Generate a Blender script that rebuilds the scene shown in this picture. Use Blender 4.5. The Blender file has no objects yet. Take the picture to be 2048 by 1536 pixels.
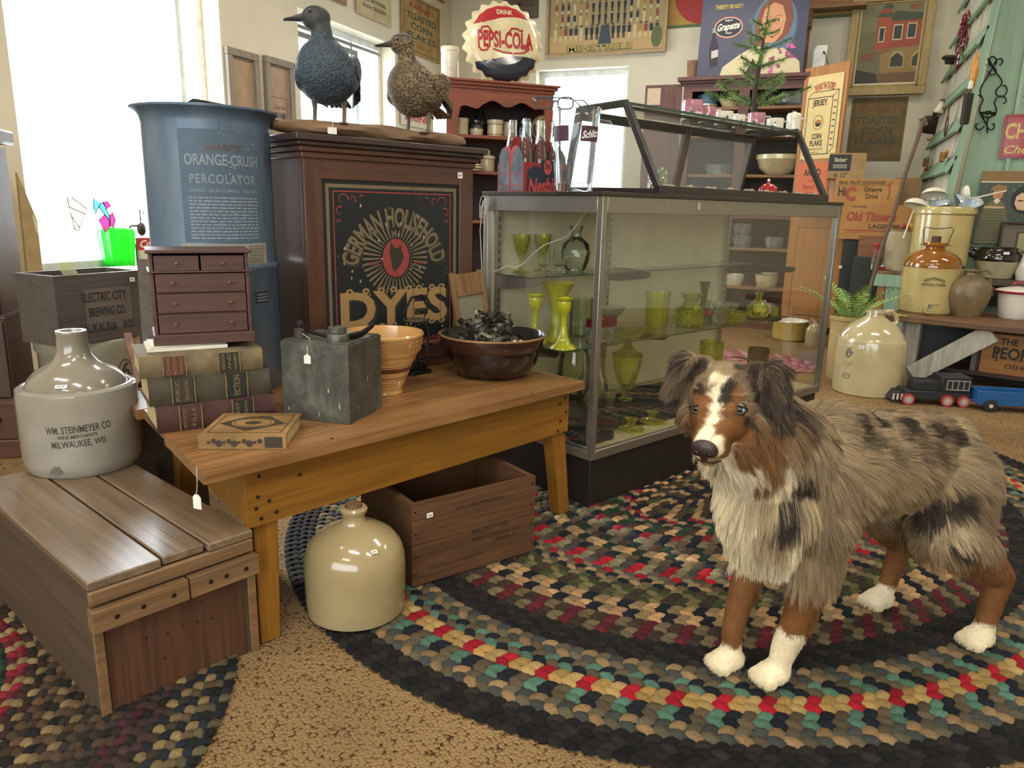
import bpy, bmesh, math, random
import numpy as np
from math import sin, cos, pi, radians, hypot, sqrt, atan2
from mathutils import Vector, Matrix, Euler
SC = bpy.context.scene
COL = SC.collection
# ---------------------------------------------------------------- camera
F_PX, CAM_H = 1485.0, 0.95
YAW, PITCH, ROLL = radians(22.0), radians(13.4), radians(1.3)
FW = np.array([-sin(YAW)*cos(PITCH), cos(YAW)*cos(PITCH), -sin(PITCH)])
R0 = np.array([cos(YAW), sin(YAW), 0.0]); U0 = np.cross(R0, FW)
RV = R0*cos(ROLL)+U0*sin(ROLL); UV = U0*cos(ROLL)-R0*sin(ROLL)
CP = np.array([0, 0, CAM_H])
cam_d = bpy.data.cameras.new('camera'); cam_d.sensor_width = 36; cam_d.lens = F_PX*36/2048
cam_d.clip_start = 0.05; cam_d.clip_end = 200
cam = bpy.data.objects.new('camera', cam_d); COL.objects.link(cam)
cam.matrix_world = Matrix(((RV[0], UV[0], -FW[0], 0), (RV[1], UV[1], -FW[1], 0), (RV[2], UV[2], -FW[2], CAM_H), (0, 0, 0, 1)))
SC.camera = cam
# ---------------------------------------------------------------- light
SC.view_settings.view_transform = 'Standard'; SC.view_settings.look = 'None'
SC.view_settings.gamma = 1; SC.view_settings.use_curve_mapping = False
SC.view_settings.exposure = -0.08
SC.cycles.use_denoising = True
SC.cycles.max_bounces = 9; SC.cycles.diffuse_bounces = 4; SC.cycles.glossy_bounces = 3
SC.cycles.transmission_bounces = 6; SC.cycles.transparent_max_bounces = 40
SC.cycles.sample_clamp_indirect = 6; SC.cycles.caustics_reflective = False; SC.cycles.caustics_refractive = False
wd = bpy.data.worlds.new('overcast_daylight'); SC.world = wd; wd.use_nodes = True
wd.node_tree.nodes['Background'].inputs[0].default_value = (0.86, 0.94, 1.0, 1)
wd.node_tree.nodes['Background'].inputs[1].default_value = 5.0
def area(name, loc, size, power, color, rot=(0, 0, 0)):
 d = bpy.data.lights.new(name, 'AREA'); d.shape = 'RECTANGLE'; d.size, d.size_y = size; d.energy = power; d.color = color
 o = bpy.data.objects.new(name, d); COL.objects.link(o); o.location = loc; o.rotation_euler = rot
 return o
WARM = (1.0, 0.93, 0.82)
LAMPS = [(-2.2, 0.4), (-0.2, 0.2), (1.6, 0.8), (-2.0, 3.4), (0.6, 3.0), (2.2, 4.2), (-1.0, 5.6), (1.2, 6.0), (-0.4, -1.8)]
for lx, ly in LAMPS:
 area('ceiling_lamp_light', (lx, ly, 2.93), (1.1, 0.28), (26 if ly < .5 else 24) if ly < 3.2 else 20, WARM)
# daylight through the two side windows and the back window; added fill at the shop front
area('window_daylight', (-3.75, 3.24, 1.45), (1.7, 1.35), 60, (0.86, 0.94, 1.0), (0, radians(-90), 0))
area('window_daylight', (-3.75, 5.35, 1.45), (1.7, 1.3), 40, (0.86, 0.94, 1.0), (0, radians(-90), 0))
area('window_daylight', (-2.23, 7.25, 1.6), (0.85, 1.2), 30, (0.86, 0.94, 1.0), (radians(-90), 0, 0))
area('window_daylight', (0.1, -3.15, 1.65), (5.2, 1.6), 95, (1.0, 0.95, 0.88), (radians(90), 0, 0))  # added warm fill from behind the viewer, brightens the dog's front
sun_d = bpy.data.lights.new('sun', 'SUN'); sun_d.energy = 7; sun_d.angle = radians(1.5); sun_d.color = (1, 0.93, 0.82)
sun = bpy.data.objects.new('sun', sun_d); COL.objects.link(sun)
sun.rotation_euler = Vector((0.80, -0.42, -0.50)).to_track_quat('-Z', 'Y').to_euler()
# ---------------------------------------------------------------- pixel -> point on a real plane
def ray(px, py): return FW*F_PX+RV*(px-1024)+UV*(768-py)
def G(px, py, z=0.0): d = ray(px, py); return CP+d*((z-CAM_H)/d[2])
def PX(px, py, x): d = ray(px, py); return CP+d*(x/d[0])
def PY(px, py, y): d = ray(px, py); return CP+d*(y/d[1])
def PP(px, py, p0, n): d = ray(px, py); n = np.array(n, float); return CP+d*(((np.array(p0)-CP)@n)/(d@n))
def ZAT(px, py, xy): d = ray(px, py); return CAM_H+d[2]*hypot(xy[0], xy[1])/hypot(d[0], d[1])
def AT(px, py, dist): d = ray(px, py); return CP+d*dist/hypot(d[0], d[1])
# ---------------------------------------------------------------- materials
def lin(h):
 if isinstance(h, (tuple, list)): return tuple(h[:3])
 h = h.lstrip('#'); o = []
 for i in (0, 2, 4):
  c = int(h[i:i+2], 16)/255; o.append(c/12.92 if c < .04045 else ((c+.055)/1.055)**2.4)
 return tuple(o)
MATS = {}
def newmat(key):
 m = bpy.data.materials.new(key); m.use_nodes = True; MATS[key] = m
 return m, m.node_tree, m.node_tree.nodes['Principled BSDF']
def nd(t, kind, **kw):
 n = t.nodes.new(kind)
 for k, v in kw.items():
  if k in n.inputs: n.inputs[k].default_value = v
  else: setattr(n, k, v)
 return n
def ramp(t, fac, stops):
 r = t.nodes.new('ShaderNodeValToRGB'); e = r.color_ramp.elements
 while len(e) < len(stops): e.new(0.5)
 for i, (p, c) in enumerate(stops): e[i].position = p; e[i].color = (*lin(c), 1)
 t.links.new(fac, r.inputs[0]); return r.outputs[0]
def mixc(t, fac, a, b, mode='MIX'):
 m = t.nodes.new('ShaderNodeMix'); m.data_type = 'RGBA'; m.blend_type = mode
 for sock, v in ((0, fac), (6, a), (7, b)):
  if isinstance(v, (int, float)): m.inputs[sock].default_value = v
  elif isinstance(v, (tuple, str)): m.inputs[sock].default_value = (*lin(v), 1)
  else: t.links.new(v, m.inputs[sock])
 return m.outputs[2]
def coord(t, scale=(1, 1, 1), rot=(0, 0, 0), kind='Object'):
 c = t.nodes.new('ShaderNodeTexCoord'); mp = t.nodes.new('ShaderNodeMapping')
 mp.inputs['Scale'].default_value = scale; mp.inputs['Rotation'].default_value = rot
 t.links.new(c.outputs[kind], mp.inputs[0]); return mp.outputs[0]
def noise(t, vec, sc, det=4, rough=.6, dist=0):
 n = nd(t, 'ShaderNodeTexNoise', Scale=sc, Detail=det, Roughness=rough, Distortion=dist); t.links.new(vec, n.inputs['Vector']); return n.outputs[0]
def bump(t, b, h, st, d=.01):
 n = nd(t, 'ShaderNodeBump', Strength=st, Distance=d); t.links.new(h, n.inputs['Height']); t.links.new(n.outputs[0], b.inputs['Normal'])
def plain(key, c, rough=.5, metal=0, var=.12, sc=12, bmp=0, spec=None, coat=0, c2=None, det=4):
 """painted / glazed / metal surface: base colour with soft mottling"""
 if key in MATS: return MATS[key]
 m, t, b = newmat(key); v = coord(t); n = noise(t, v, sc, det)
 base = lin(c); dk = lin(c2) if c2 else tuple(x*(1-var*2) for x in base)
 t.links.new(ramp(t, n, [(.35, dk), (.65, base)]), b.inputs['Base Color'])
 b.inputs['Roughness'].default_value = rough; b.inputs['Metallic'].default_value = metal
 if spec is not None: b.inputs['Specular IOR Level'].default_value = spec
 if coat: b.inputs['Coat Weight'].default_value = coat; b.inputs['Coat Roughness'].default_value = .06
 if bmp: bump(t, b, noise(t, v, sc*6, 3), bmp, .004)
 return m
def wood(key, c1, c2, c3=None, axis='X', sc=1.0, rough=.55, bmp=.25, grain=1.0, coat=0):
 """grain runs along axis; c1 light, c2 dark, c3 worn/blotch colour"""
 if key in MATS: return MATS[key]
 m, t, b = newmat(key)
 s = [22*sc, 22*sc, 22*sc]; s['XYZ'.index(axis)] = 1.3*sc
 v = coord(t, tuple(s)); n1 = noise(t, v, 1.0, 5, .65, .8)
 s2 = [90*sc, 90*sc, 90*sc]; s2['XYZ'.index(axis)] = 3*sc
 n2 = noise(t, coord(t, tuple(s2)), 1.0, 3, .6)
 c = ramp(t, n1, [(.30, c2), (.70, c1)])
 c = mixc(t, .35*grain, c, ramp(t, n2, [(.40, c2), (.56, c1)]))
 if c3: c = mixc(t, ramp(t, noise(t, coord(t), 5*sc, 5, .7), [(.48, (0, 0, 0)), (.68, (.75, .75, .75))]), c, c3)
 t.links.new(c, b.inputs['Base Color']); b.inputs['Roughness'].default_value = rough
 if coat: b.inputs['Coat Weight'].default_value = coat; b.inputs['Coat Roughness'].default_value = .2
 if bmp: bump(t, b, n2, bmp, .003)
 return m
def glass(key, c=(1, 1, 1), dens=1.0, rough=.02, refl=1.0, bmp=0, body=None):
 """thin glass: tinted see-through plus fresnel gloss (both faces of the wall tint it)"""
 if key in MATS: return MATS[key]
 m = bpy.data.materials.new(key); m.use_nodes = True; MATS[key] = m; t = m.node_tree; t.nodes.clear()
 out = t.nodes.new('ShaderNodeOutputMaterial'); tr = t.nodes.new('ShaderNodeBsdfTransparent'); gl = nd(t, 'ShaderNodeBsdfGlossy', Roughness=rough)
 tr.inputs[0].default_value = (*lin(c), 1); gl.inputs[0].default_value = (1, 1, 1, 1)
 lw = nd(t, 'ShaderNodeLayerWeight', Blend=.28); mm = nd(t, 'ShaderNodeMath', operation='MULTIPLY'); mm.inputs[1].default_value = refl
 t.links.new(lw.outputs['Fresnel'], mm.inputs[0])
 mx = t.nodes.new('ShaderNodeMixShader'); t.links.new(mm.outputs[0], mx.inputs[0]); t.links.new(tr.outputs[0], mx.inputs[1]); t.links.new(gl.outputs[0], mx.inputs[2])
 last = mx.outputs[0]
 if dens < 1:   # a little body colour so coloured or milky glass reads as glass
  df = t.nodes.new('ShaderNodeBsdfTranslucent'); df.inputs[0].default_value = (*lin(body or c), 1)
  d2 = t.nodes.new('ShaderNodeBsdfDiffuse'); d2.inputs[0].default_value = (*lin(body or c), 1)
  a = nd(t, 'ShaderNodeMixShader', Fac=.5); t.links.new(df.outputs[0], a.inputs[1]); t.links.new(d2.outputs[0], a.inputs[2])
  x = nd(t, 'ShaderNodeMixShader', Fac=1-dens); t.links.new(last, x.inputs[1]); t.links.new(a.outputs[0], x.inputs[2]); last = x.outputs[0]
 t.links.new(last, out.inputs[0])
 if bmp:
  bn = nd(t, 'ShaderNodeBump', Strength=bmp, Distance=.004); vo = nd(t, 'ShaderNodeTexVoronoi', Scale=110.0)
  t.links.new(coord(t), vo.inputs['Vector']); t.links.new(vo.outputs[0], bn.inputs['Height']); t.links.new(bn.outputs[0], gl.inputs['Normal']); t.links.new(bn.outputs[0], lw.inputs['Normal'])
 return m
def flat(c, rough=.6):
 key = 'paint_'+(c if isinstance(c, str) else '%.2f_%.2f_%.2f' % tuple(c)).lstrip('#')+('' if rough == .6 else '_%d' % int(rough*100))
 return plain(key, c, rough, var=.05, sc=30)
def attrmat(key, attr='tint', rough=.85, bmp=0, sc=200, var=.25, sheen=0):
 if key in MATS: return MATS[key]
 m, t, b = newmat(key); a = nd(t, 'ShaderNodeAttribute', attribute_name=attr)
 n = noise(t, coord(t), sc, 3); c = mixc(t, 1.0, a.outputs[0], ramp(t, n, [(.3, (1-var,)*3), (.7, (1+var*.4,)*3)]), 'MULTIPLY')
 t.links.new(c, b.inputs['Base Color']); b.inputs['Roughness'].default_value = rough; b.inputs['Specular IOR Level'].default_value = .25
 if sheen: b.inputs['Sheen Weight'].default_value = sheen
 if bmp: bump(t, b, n, bmp, .003)
 return m
# ---------------------------------------------------------------- mesh builder
def frame(o, ux, uy):
 ux = Vector(ux).normalized(); uy = Vector(uy).normalized(); n = ux.cross(uy).normalized()
 return Matrix(((ux.x, uy.x, n.x, o[0]), (ux.y, uy.y, n.y, o[1]), (ux.z, uy.z, n.z, o[2]), (0, 0, 0, 1)))
GLY = {}
def glyphs(s, bold=0.0, spacing=1.0):
 k = (s, bold, spacing)
 if k not in GLY:
  cu = bpy.data.curves.new('t', 'FONT'); cu.body = s; cu.size = 1; cu.offset = bold; cu.align_x = 'CENTER'; cu.space_character = spacing; cu.resolution_u = 3
  ob = bpy.data.objects.new('t', cu); COL.objects.link(ob); dg = bpy.context.evaluated_depsgraph_get()
  me = ob.evaluated_get(dg).to_mesh(); vs = np.array([v.co[:2] for v in me.vertices]) if len(me.vertices) else np.zeros((0, 2)); fs = [tuple(p.vertices) for p in me.polygons]
  ob.evaluated_get(dg).to_mesh_clear(); bpy.data.objects.remove(ob); bpy.data.curves.remove(cu)
  if len(vs): vs[:, 1] -= (vs[:, 1].min()+vs[:, 1].max())/2
  if len(vs): vs[:, 0] -= (vs[:, 0].min()+vs[:, 0].max())/2
  GLY[k] = (vs, fs)
 return GLY[k]
class MB:
 def __init__(s): s.v = []; s.f = []; s.mi = []; s.mats = []; s.M = Matrix(); s.tint = None; s.tints = []
 def m_(s, m):
  if m not in s.mats: s.mats.append(m)
  return s.mats.index(m)
 def add(s, vs, fs, m, M=None):
  o = len(s.v); T = s.M @ M if M is not None else s.M
  s.v += [tuple(T @ Vector(p)) for p in vs]; s.f += [tuple(i+o for i in f) for f in fs]; k = s.m_(m); s.mi += [k]*len(fs)
  if s.tint is not None: s.tints += [s.tint]*len(fs)
  return s
 def bx(s, x0, x1, y0, y1, z0, z1, m, M=None):
  return s.add([(x0, y0, z0), (x1, y0, z0), (x1, y1, z0), (x0, y1, z0), (x0, y0, z1), (x1, y0, z1), (x1, y1, z1), (x0, y1, z1)],
                     [(0, 3, 2, 1), (4, 5, 6, 7), (0, 1, 5, 4), (1, 2, 6, 5), (2, 3, 7, 6), (3, 0, 4, 7)], m, M)
 def box(s, c, d, m, rot=None):
  M = Matrix.Translation(c)
  if rot: M = M @ Euler(rot).to_matrix().to_4x4()
  return s.bx(-d[0]/2, d[0]/2, -d[1]/2, d[1]/2, -d[2]/2, d[2]/2, m, M)
 def beam(s, a, b, w, h, m, up=(0, 0, 1), w2=None):
  a = Vector(a); b = Vector(b); L = (b-a).length; z = (b-a).normalized(); u = Vector(up)
  if abs(z.dot(u)) > .99: u = Vector((0, 1, 0))
  x = u.cross(z).normalized(); y = z.cross(x); M = Matrix(((x.x, y.x, z.x, a.x), (x.y, y.y, z.y, a.y), (x.z, y.z, z.z, a.z), (0, 0, 0, 1)))
  k = (w2 or w)/w
  return s.add([(-w/2, -h/2, 0), (w/2, -h/2, 0), (w/2, h/2, 0), (-w/2, h/2, 0), (-w/2*k, -h/2*k, L), (w/2*k, -h/2*k, L), (w/2*k, h/2*k, L), (-w/2*k, h/2*k, L)],
                     [(0, 3, 2, 1), (4, 5, 6, 7), (0, 1, 5, 4), (1, 2, 6, 5), (2, 3, 7, 6), (3, 0, 4, 7)], m, M)
 def lathe(s, pr, m, seg=36, c=(0, 0, 0), M=None, sx=1, sy=1, flute=0, nfl=12, arc=None):
  """pr: [(r,z)...] or [(r,z,material)...]; material applies from that ring on"""
  T = Matrix.Translation(c) @ (M if M is not None else Matrix())
  vs = []; cur = m; bands = []
  for p in pr:
   if len(p) > 2: cur = p[2]
   bands.append(cur)
  for p in pr:
   for i in range(seg):
    a = 2*pi*i/seg; r = p[0]*(1+flute*cos(nfl*a)) if flute else p[0]
    vs.append((r*cos(a)*sx, r*sin(a)*sy, p[1]))
  o = len(s.v); TT = s.M @ T; s.v += [tuple(TT @ Vector(p)) for p in vs]
  for j in range(len(pr)-1):
   k = s.m_(bands[j])
   for i in range(seg):
    i2 = (i+1) % seg; s.f.append((o+j*seg+i, o+j*seg+i2, o+(j+1)*seg+i2, o+(j+1)*seg+i)); s.mi.append(k)
    if s.tint is not None: s.tints.append(s.tint)
  for j, rev in ((0, True), (len(pr)-1, False)):
   if pr[j][0] > 1e-4:
    q = [o+j*seg+i for i in range(seg)]; s.f.append(tuple(q[::-1] if rev else q)); s.mi.append(s.m_(bands[j]))
    if s.tint is not None: s.tints.append(s.tint)
  return s
 def tube(s, pts, r, m, seg=8, closed=False, flatn=1.0):
  P = [Vector(p) for p in pts]; n = len(P); rs = r if isinstance(r, (list, tuple)) else [r]*n
  vs = []; prev = None
  for i in range(n):
   if closed: d = (P[(i+1) % n]-P[i-1]).normalized()
   else: d = (P[min(i+1, n-1)]-P[max(i-1, 0)]).normalized()
   if prev is None:
    a = Vector((0, 0, 1)) if abs(d.z) < .9 else Vector((1, 0, 0)); x = d.cross(a).normalized()
   else:
    x = (prev-d*prev.dot(d)); x = x.normalized() if x.length > 1e-6 else d.orthogonal().normalized()
   prev = x; y = d.cross(x)
   for k in range(seg):
    t = 2*pi*k/seg; vs.append(P[i]+x*cos(t)*rs[i]+y*sin(t)*rs[i]*flatn)
  fs = []
  for i in range(n if closed else n-1):
   j = (i+1) % n
   for k in range(seg): k2 = (k+1) % seg; fs.append((i*seg+k, i*seg+k2, j*seg+k2, j*seg+k))
  if not closed: fs += [tuple(range(seg))[::-1], tuple((n-1)*seg+k for k in range(seg))]
  return s.add(vs, fs, m)
 def ell(s, c, r, m, seg=16, rings=10, rot=None):
  M = Matrix.Translation(c)
  if rot: M = M @ Euler(rot).to_matrix().to_4x4()
  if isinstance(r, (int, float)): r = (r, r, r)
  pr = [(max(1e-5, sin(pi*i/rings)), -cos(pi*i/rings)) for i in range(rings+1)]
  return s.lathe(pr, m, seg, M=M @ Matrix.Diagonal((*r, 1)))
 def prism(s, poly, d, m, M=None, z0=0.0):
  n = len(poly); vs = [(x, y, z0) for x, y in poly]+[(x, y, z0+d) for x, y in poly]
  fs = [tuple(range(n))[::-1], tuple(range(n, 2*n))]+[(i, (i+1) % n, n+(i+1) % n, n+i) for i in range(n)]
  return s.add(vs, fs, m, M)
 def text(s, txt, x, y, h, m, M=None, w=None, bold=0.0, shear=0.0, rot=0.0, lift=.001, fn=None, arc=None, spacing=1.0, align='c'):
  """flat lettering printed on a surface. h = cap height, w = total width, arc = radius of an arch"""
  vs, fs = glyphs(txt, bold, spacing)
  if not len(vs): return s
  q = vs.copy()*(h/.70); wd0 = q[:, 0].max()-q[:, 0].min()
  if w: q[:, 0] *= w/wd0; wd0 = w
  q[:, 0] += q[:, 1]*shear
  if align == 'l': q[:, 0] += wd0/2
  if arc:
   a = q[:, 0]/arc; rr = abs(arc)+(q[:, 1] if arc > 0 else -q[:, 1]); q = np.stack([np.sin(a)*rr*(1 if arc > 0 else -1), (np.cos(a)*rr-abs(arc))*(1 if arc > 0 else -1)], 1)
  if rot: c, sn = cos(rot), sin(rot); q = q @ np.array([[c, sn], [-sn, c]])
  q += (x, y)
  if fn: return s.add([fn(a, b) for a, b in q], fs, m, M)
  return s.add([(a, b, lift) for a, b in q], fs, m, M)
 def poly(s, pts, m, M=None, lift=.001, fn=None):
  return s.add([fn(*p) if fn else (p[0], p[1], lift) for p in pts], [tuple(range(len(pts)))], m, M)
 def rect(s, x0, x1, y0, y1, m, M=None, lift=.001): return s.poly([(x0, y0), (x1, y0), (x1, y1), (x0, y1)], m, M, lift)
 def disc(s, x, y, r, m, M=None, lift=.001, ry=None, n=28, a0=0): return s.poly([(x+r*cos(2*pi*i/n+a0), y+(ry or r)*sin(2*pi*i/n+a0)) for i in range(n)], m, M, lift)
 def ribbon(s, pts, w, m, M=None, lift=.001, closed=False, fn=None):
  P = [Vector((p[0], p[1])) for p in pts]; n = len(P); ws = w if isinstance(w, (list, tuple)) else [w]*n; L = []
  for i in range(n):
   d = (P[(i+1) % n]-P[i-1]) if closed else P[min(i+1, n-1)]-P[max(i-1, 0)]
   d = d.normalized() if d.length > 0 else Vector((1, 0)); q = Vector((-d.y, d.x))*ws[i]/2; L += [P[i]+q, P[i]-q]
  fs = [(2*i, 2*i+1, 2*((i+1) % n)+1, 2*((i+1) % n)) for i in range(n if closed else n-1)]
  return s.add([fn(*p) if fn else (p.x, p.y, lift) for p in L], fs, m, M)
 def frame2(s, x0, x1, y0, y1, w, m, M=None, lift=.001):
  for a in ((x0, x1, y0, y0+w), (x0, x1, y1-w, y1), (x0, x0+w, y0+w, y1-w), (x1-w, x1, y0+w, y1-w)): s.rect(*a, m, M, lift)
  return s
 def mesh(s, name, angle=38, bevel=0, smooth=True):
  me = bpy.data.meshes.new(name); me.from_pydata(s.v, [], s.f)
  for m in s.mats: me.materials.append(m)
  me.polygons.foreach_set('material_index', s.mi)
  if s.tints:
   a = me.attributes.new('tint', 'FLOAT_COLOR', 'FACE'); a.data.foreach_set('color', np.array([(*t, 1) for t in s.tints], 'f').ravel())
  me.update()
  if smooth:
   me.polygons.foreach_set('use_smooth', [True]*len(me.polygons)); me.set_sharp_from_angle(angle=radians(angle))
  return me
 def build(s, name, parent=None, loc=None, rz=0, angle=38, bevel=0, smooth=True):
  o = bpy.data.objects.new(name, s.mesh(name, angle, smooth=smooth)); COL.objects.link(o)
  if parent: o.parent = parent
  if loc is not None: o.location = loc
  if rz: o.rotation_euler = (0, 0, rz)
  if bevel:
   b = o.modifiers.new('bevel', 'BEVEL'); b.width = bevel; b.segments = 2; b.limit_method = 'ANGLE'; b.angle_limit = radians(50)
  return o
def tag(o, label, cat, group=None, kind=None):
 o['label'] = label; o['category'] = cat
 if group: o['group'] = group
 if kind: o['kind'] = kind
 return o
def thing(name, label, cat, loc=(0, 0, 0), rz=0, group=None, rot=None):
 o = bpy.data.objects.new(name, None); COL.objects.link(o); o.empty_display_size = .05
 o.location = loc; o.rotation_euler = rot or (0, 0, rz); return tag(o, label, cat, group)
def struct(o): o['kind'] = 'structure'; return o
def lab(o, label): o['label'] = label; return o
def copy_tree(o, parent=None):
 c = o.copy(); COL.objects.link(c); c.parent = parent
 for ch in list(o.children): copy_tree(ch, c)
 return c
def cyl(R, zc=0.0, lift=.0012, a0=-pi/2):
 """maps flat art (x along the girth, y up) onto a cylinder of radius R (or R(z)), art centre facing a0"""
 def fn(x, y):
  r = R(y+zc) if callable(R) else R
  a = a0+x/max(r, 1e-3); return ((r+lift)*cos(a), (r+lift)*sin(a), y+zc)
 return fn
def sticker(parent, M, w=.022, h=.014, name='price_tag'):
 b = MB(); b.add([(-w/2, -h/2, 0), (w/2, -h/2, 0), (w/2, h/2, 0), (-w/2, h/2, 0), (-w/2, -h/2, .0012), (w/2, -h/2, .0012), (w/2, h/2, .0012), (-w/2, h/2, .0012)], [(0, 3, 2, 1), (4, 5, 6, 7), (0, 1, 5, 4), (1, 2, 6, 5), (2, 3, 7, 6), (3, 0, 4, 7)], flat('#f2efe4'), M)
 for k in range(3): b.rect(-w*.33+k*w*.22, -w*.33+k*w*.22+w*.13, -h*.18, h*.18, flat('#55524a'), M, .0018)
 return lab(b.build(name, parent, smooth=False), 'small white price sticker')
rnd = random.Random(7)
# ================================================================= SETTING
XW, YW, ZC = -3.6, 7.1, 3.0
M_wall, t_, b_ = newmat('wall_plaster')
v_ = coord(t_); t_.links.new(ramp(t_, noise(t_, v_, 1.4, 5, .6), [(.3, '#c4bca6'), (.7, '#d6cdb6')]), b_.inputs['Base Color']); b_.inputs['Roughness'].default_value = .8
bump(t_, b_, noise(t_, v_, 60, 4), .15, .004)
# carpet: looped pile in rows with dark pits
M_carpet, t_, b_ = newmat('carpet_loop_pile')
v_ = coord(t_, rot=(0, 0, radians(30)))
vo = nd(t_, 'ShaderNodeTexVoronoi', Scale=125.0, Randomness=.7); t_.links.new(v_, vo.inputs['Vector'])
pit = ramp(t_, vo.outputs['Distance'], [(.60, (1, 1, 1)), (.82, (.20, .15, .11))])
big = ramp(t_, noise(t_, v_, 2.2, 4), [(.3, '#836b4d'), (.7, '#987d59')])
fine = ramp(t_, noise(t_, v_, 260, 2), [(.3, (.72, .70, .66)), (.7, (1.1, 1.08, 1.04))])
t_.links.new(mixc(t_, 1.0, mixc(t_, 1.0, big, fine, 'MULTIPLY'), pit, 'MULTIPLY'), b_.inputs['Base Color'])
b_.inputs['Roughness'].default_value = .95; b_.inputs['Specular IOR Level'].default_value = .1
inv = nd(t_, 'ShaderNodeMath', operation='SUBTRACT'); inv.inputs[0].default_value = 1; t_.links.new(vo.outputs['Distance'], inv.inputs[1]); bump(t_, b_, inv.outputs[0], .7, .006)
b = MB(); b.bx(-4, 4.2, -3, 7.5, -.1, 0, M_carpet); struct(b.build('floor'))
b = MB(); b.bx(-4, 4.2, -3, 7.5, ZC, ZC+.1, plain('ceiling_white', '#cfc7b2', .9)); struct(b.build('ceiling'))
def wall_holes(name, axis, c0, c1, lo, hi, holes):
 """wall slab between c0..c1 on its thickness axis, lo..hi along it; holes = (a0,a1,z0,z1)"""
 b = MB(); us = sorted({lo, hi, *[h[0] for h in holes], *[h[1] for h in holes]})
 for a0, a1 in zip(us[:-1], us[1:]):
  hs = [h for h in holes if h[0] <= a0 and h[1] >= a1]; segs = [(0, ZC)] if not hs else [(0, hs[0][2]), (hs[0][3], ZC)]
  for z0, z1 in segs:
   if axis == 'x': b.bx(c0, c1, a0, a1, z0, z1, M_wall)
   else: b.bx(a0, a1, c0, c1, z0, z1, M_wall)
 return struct(b.build(name, smooth=False))
W1 = (2.55, 3.93, .56, 2.45); W2 = (4.70, 6.02, .56, 2.29); W3 = (-2.69, -1.79, .75, 2.225)
wall_holes('wall_left', 'x', XW-.22, XW, -3, YW+.2, [W1, W2])
wall_holes('wall_back', 'y', YW, YW+.2, XW, 4.2, [W3])
wall_holes('wall_right', 'x', 4.0, 4.2, -3, YW, [])
wall_holes('wall_front', 'y', -3.2, -3.0, -3.8, 4.2, [(-2.6, 2.8, .8, 2.5)])
M_wf = plain('window_frame_white', '#e9ece9', .45); M_alu = plain('aluminium_trim', '#8d8f8c', .35, .7)
M_pane = glass('window_glass', (.97, .99, 1.0), refl=.5)
def window(n, axis, c, h, mull, fr=.05):
 b = MB(); a0, a1, z0, z1 = h; w = .05
 def q(u0, u1, zz0, zz1, t0=-.02, t1=.02, m=M_wf):
  if axis == 'x': b.bx(c+t0, c+t1, u0, u1, zz0, zz1, m)
  else: b.bx(u0, u1, c+t0, c+t1, zz0, zz1, m)
 q(a0, a1, z0, z0+w); q(a0, a1, z1-w, z1); q(a0, a0+w, z0+w, z1-w); q(a1-w, a1, z0+w, z1-w)
 for u in mull: q(u, u+.035, z0+w, z1-w)
 o = struct(b.build('window_%d' % n, smooth=False))
 b = MB(); q(a0+w, a1-w, z0+w, z1-w, -.003, .003, M_pane); b.build('pane', o, smooth=False)
 return o
w1 = window(1, 'x', XW-.16, W1, [3.72]); w2 = window(2, 'x', XW-.16, W2, [5.55]); window(3, 'y', YW+.14, W3, [])
window(4, 'y', -3.1, (-2.6, 2.8, .8, 2.5), [-.8, 1.0])
# inner metal sash of window 2 and the ledges
b = MB(); x0 = XW-.13
for y0, y1, z0, z1 in ((4.75, 5.60, 2.13, 2.17), (5.56, 5.60, .62, 2.13), (4.75, 5.95, 2.19, 2.215), (5.50, 5.515, .62, 2.13)): b.bx(x0, x0+.03, y0, y1, z0, z1, M_alu)
b.build('inner_sash', w2, smooth=False)
for n, h in ((1, W1), (2, W2)):
 b = MB(); b.bx(XW-.2, XW+.03, h[0]-.02, h[1]+.02, h[2]-.03, h[2], plain('sill_cream', '#e6dcc2', .5)); struct(b.build('trim_%d' % n, smooth=False))
b = MB(); b.bx(XW, 4.0, YW-.015, YW, 0, .1, flat('#b9aa88')); struct(b.build('baseboard_back', smooth=False))
b = MB(); b.bx(XW, XW+.015, -3, YW-.015, 0, .1, flat('#b9aa88')); struct(b.build('baseboard_left', smooth=False))
# ceiling lamps (their own light is set at the top)
M_lampw = plain('lamp_housing_white', '#dddddd', .5); ml, tl, bl = newmat('lamp_diffuser_lit'); bl.inputs['Emission Color'].default_value = (1, .9, .74, 1); bl.inputs['Emission Strength'].default_value = 6
NM = ['nearest the shop front', 'over the table', 'right of the dog', 'over the left windows', 'over the display case', 'over the right side', 'by the corner hutch', 'by the shuttered stand', 'behind the viewer']
for i, (lx, ly) in enumerate(LAMPS):
 t = thing('ceiling_lamp', 'white oblong ceiling lamp '+NM[i], 'ceiling lamp', (lx, ly, 2.945), 0, 'ceiling lamps')
 b = MB(); b.bx(-.6, .6, -.17, .17, .025, .055, M_lampw)
 for a in ((-.6, .6, -.17, -.155), (-.6, .6, .155, .17), (-.6, -.585, -.155, .155), (.585, .6, -.155, .155)): b.bx(*a, 0, .025, M_lampw)
 b.build('housing', t, smooth=False)
 b = MB(); b.bx(-.58, .58, -.15, .15, .012, .02, ml); b.build('diffuser', t, smooth=False)
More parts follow.
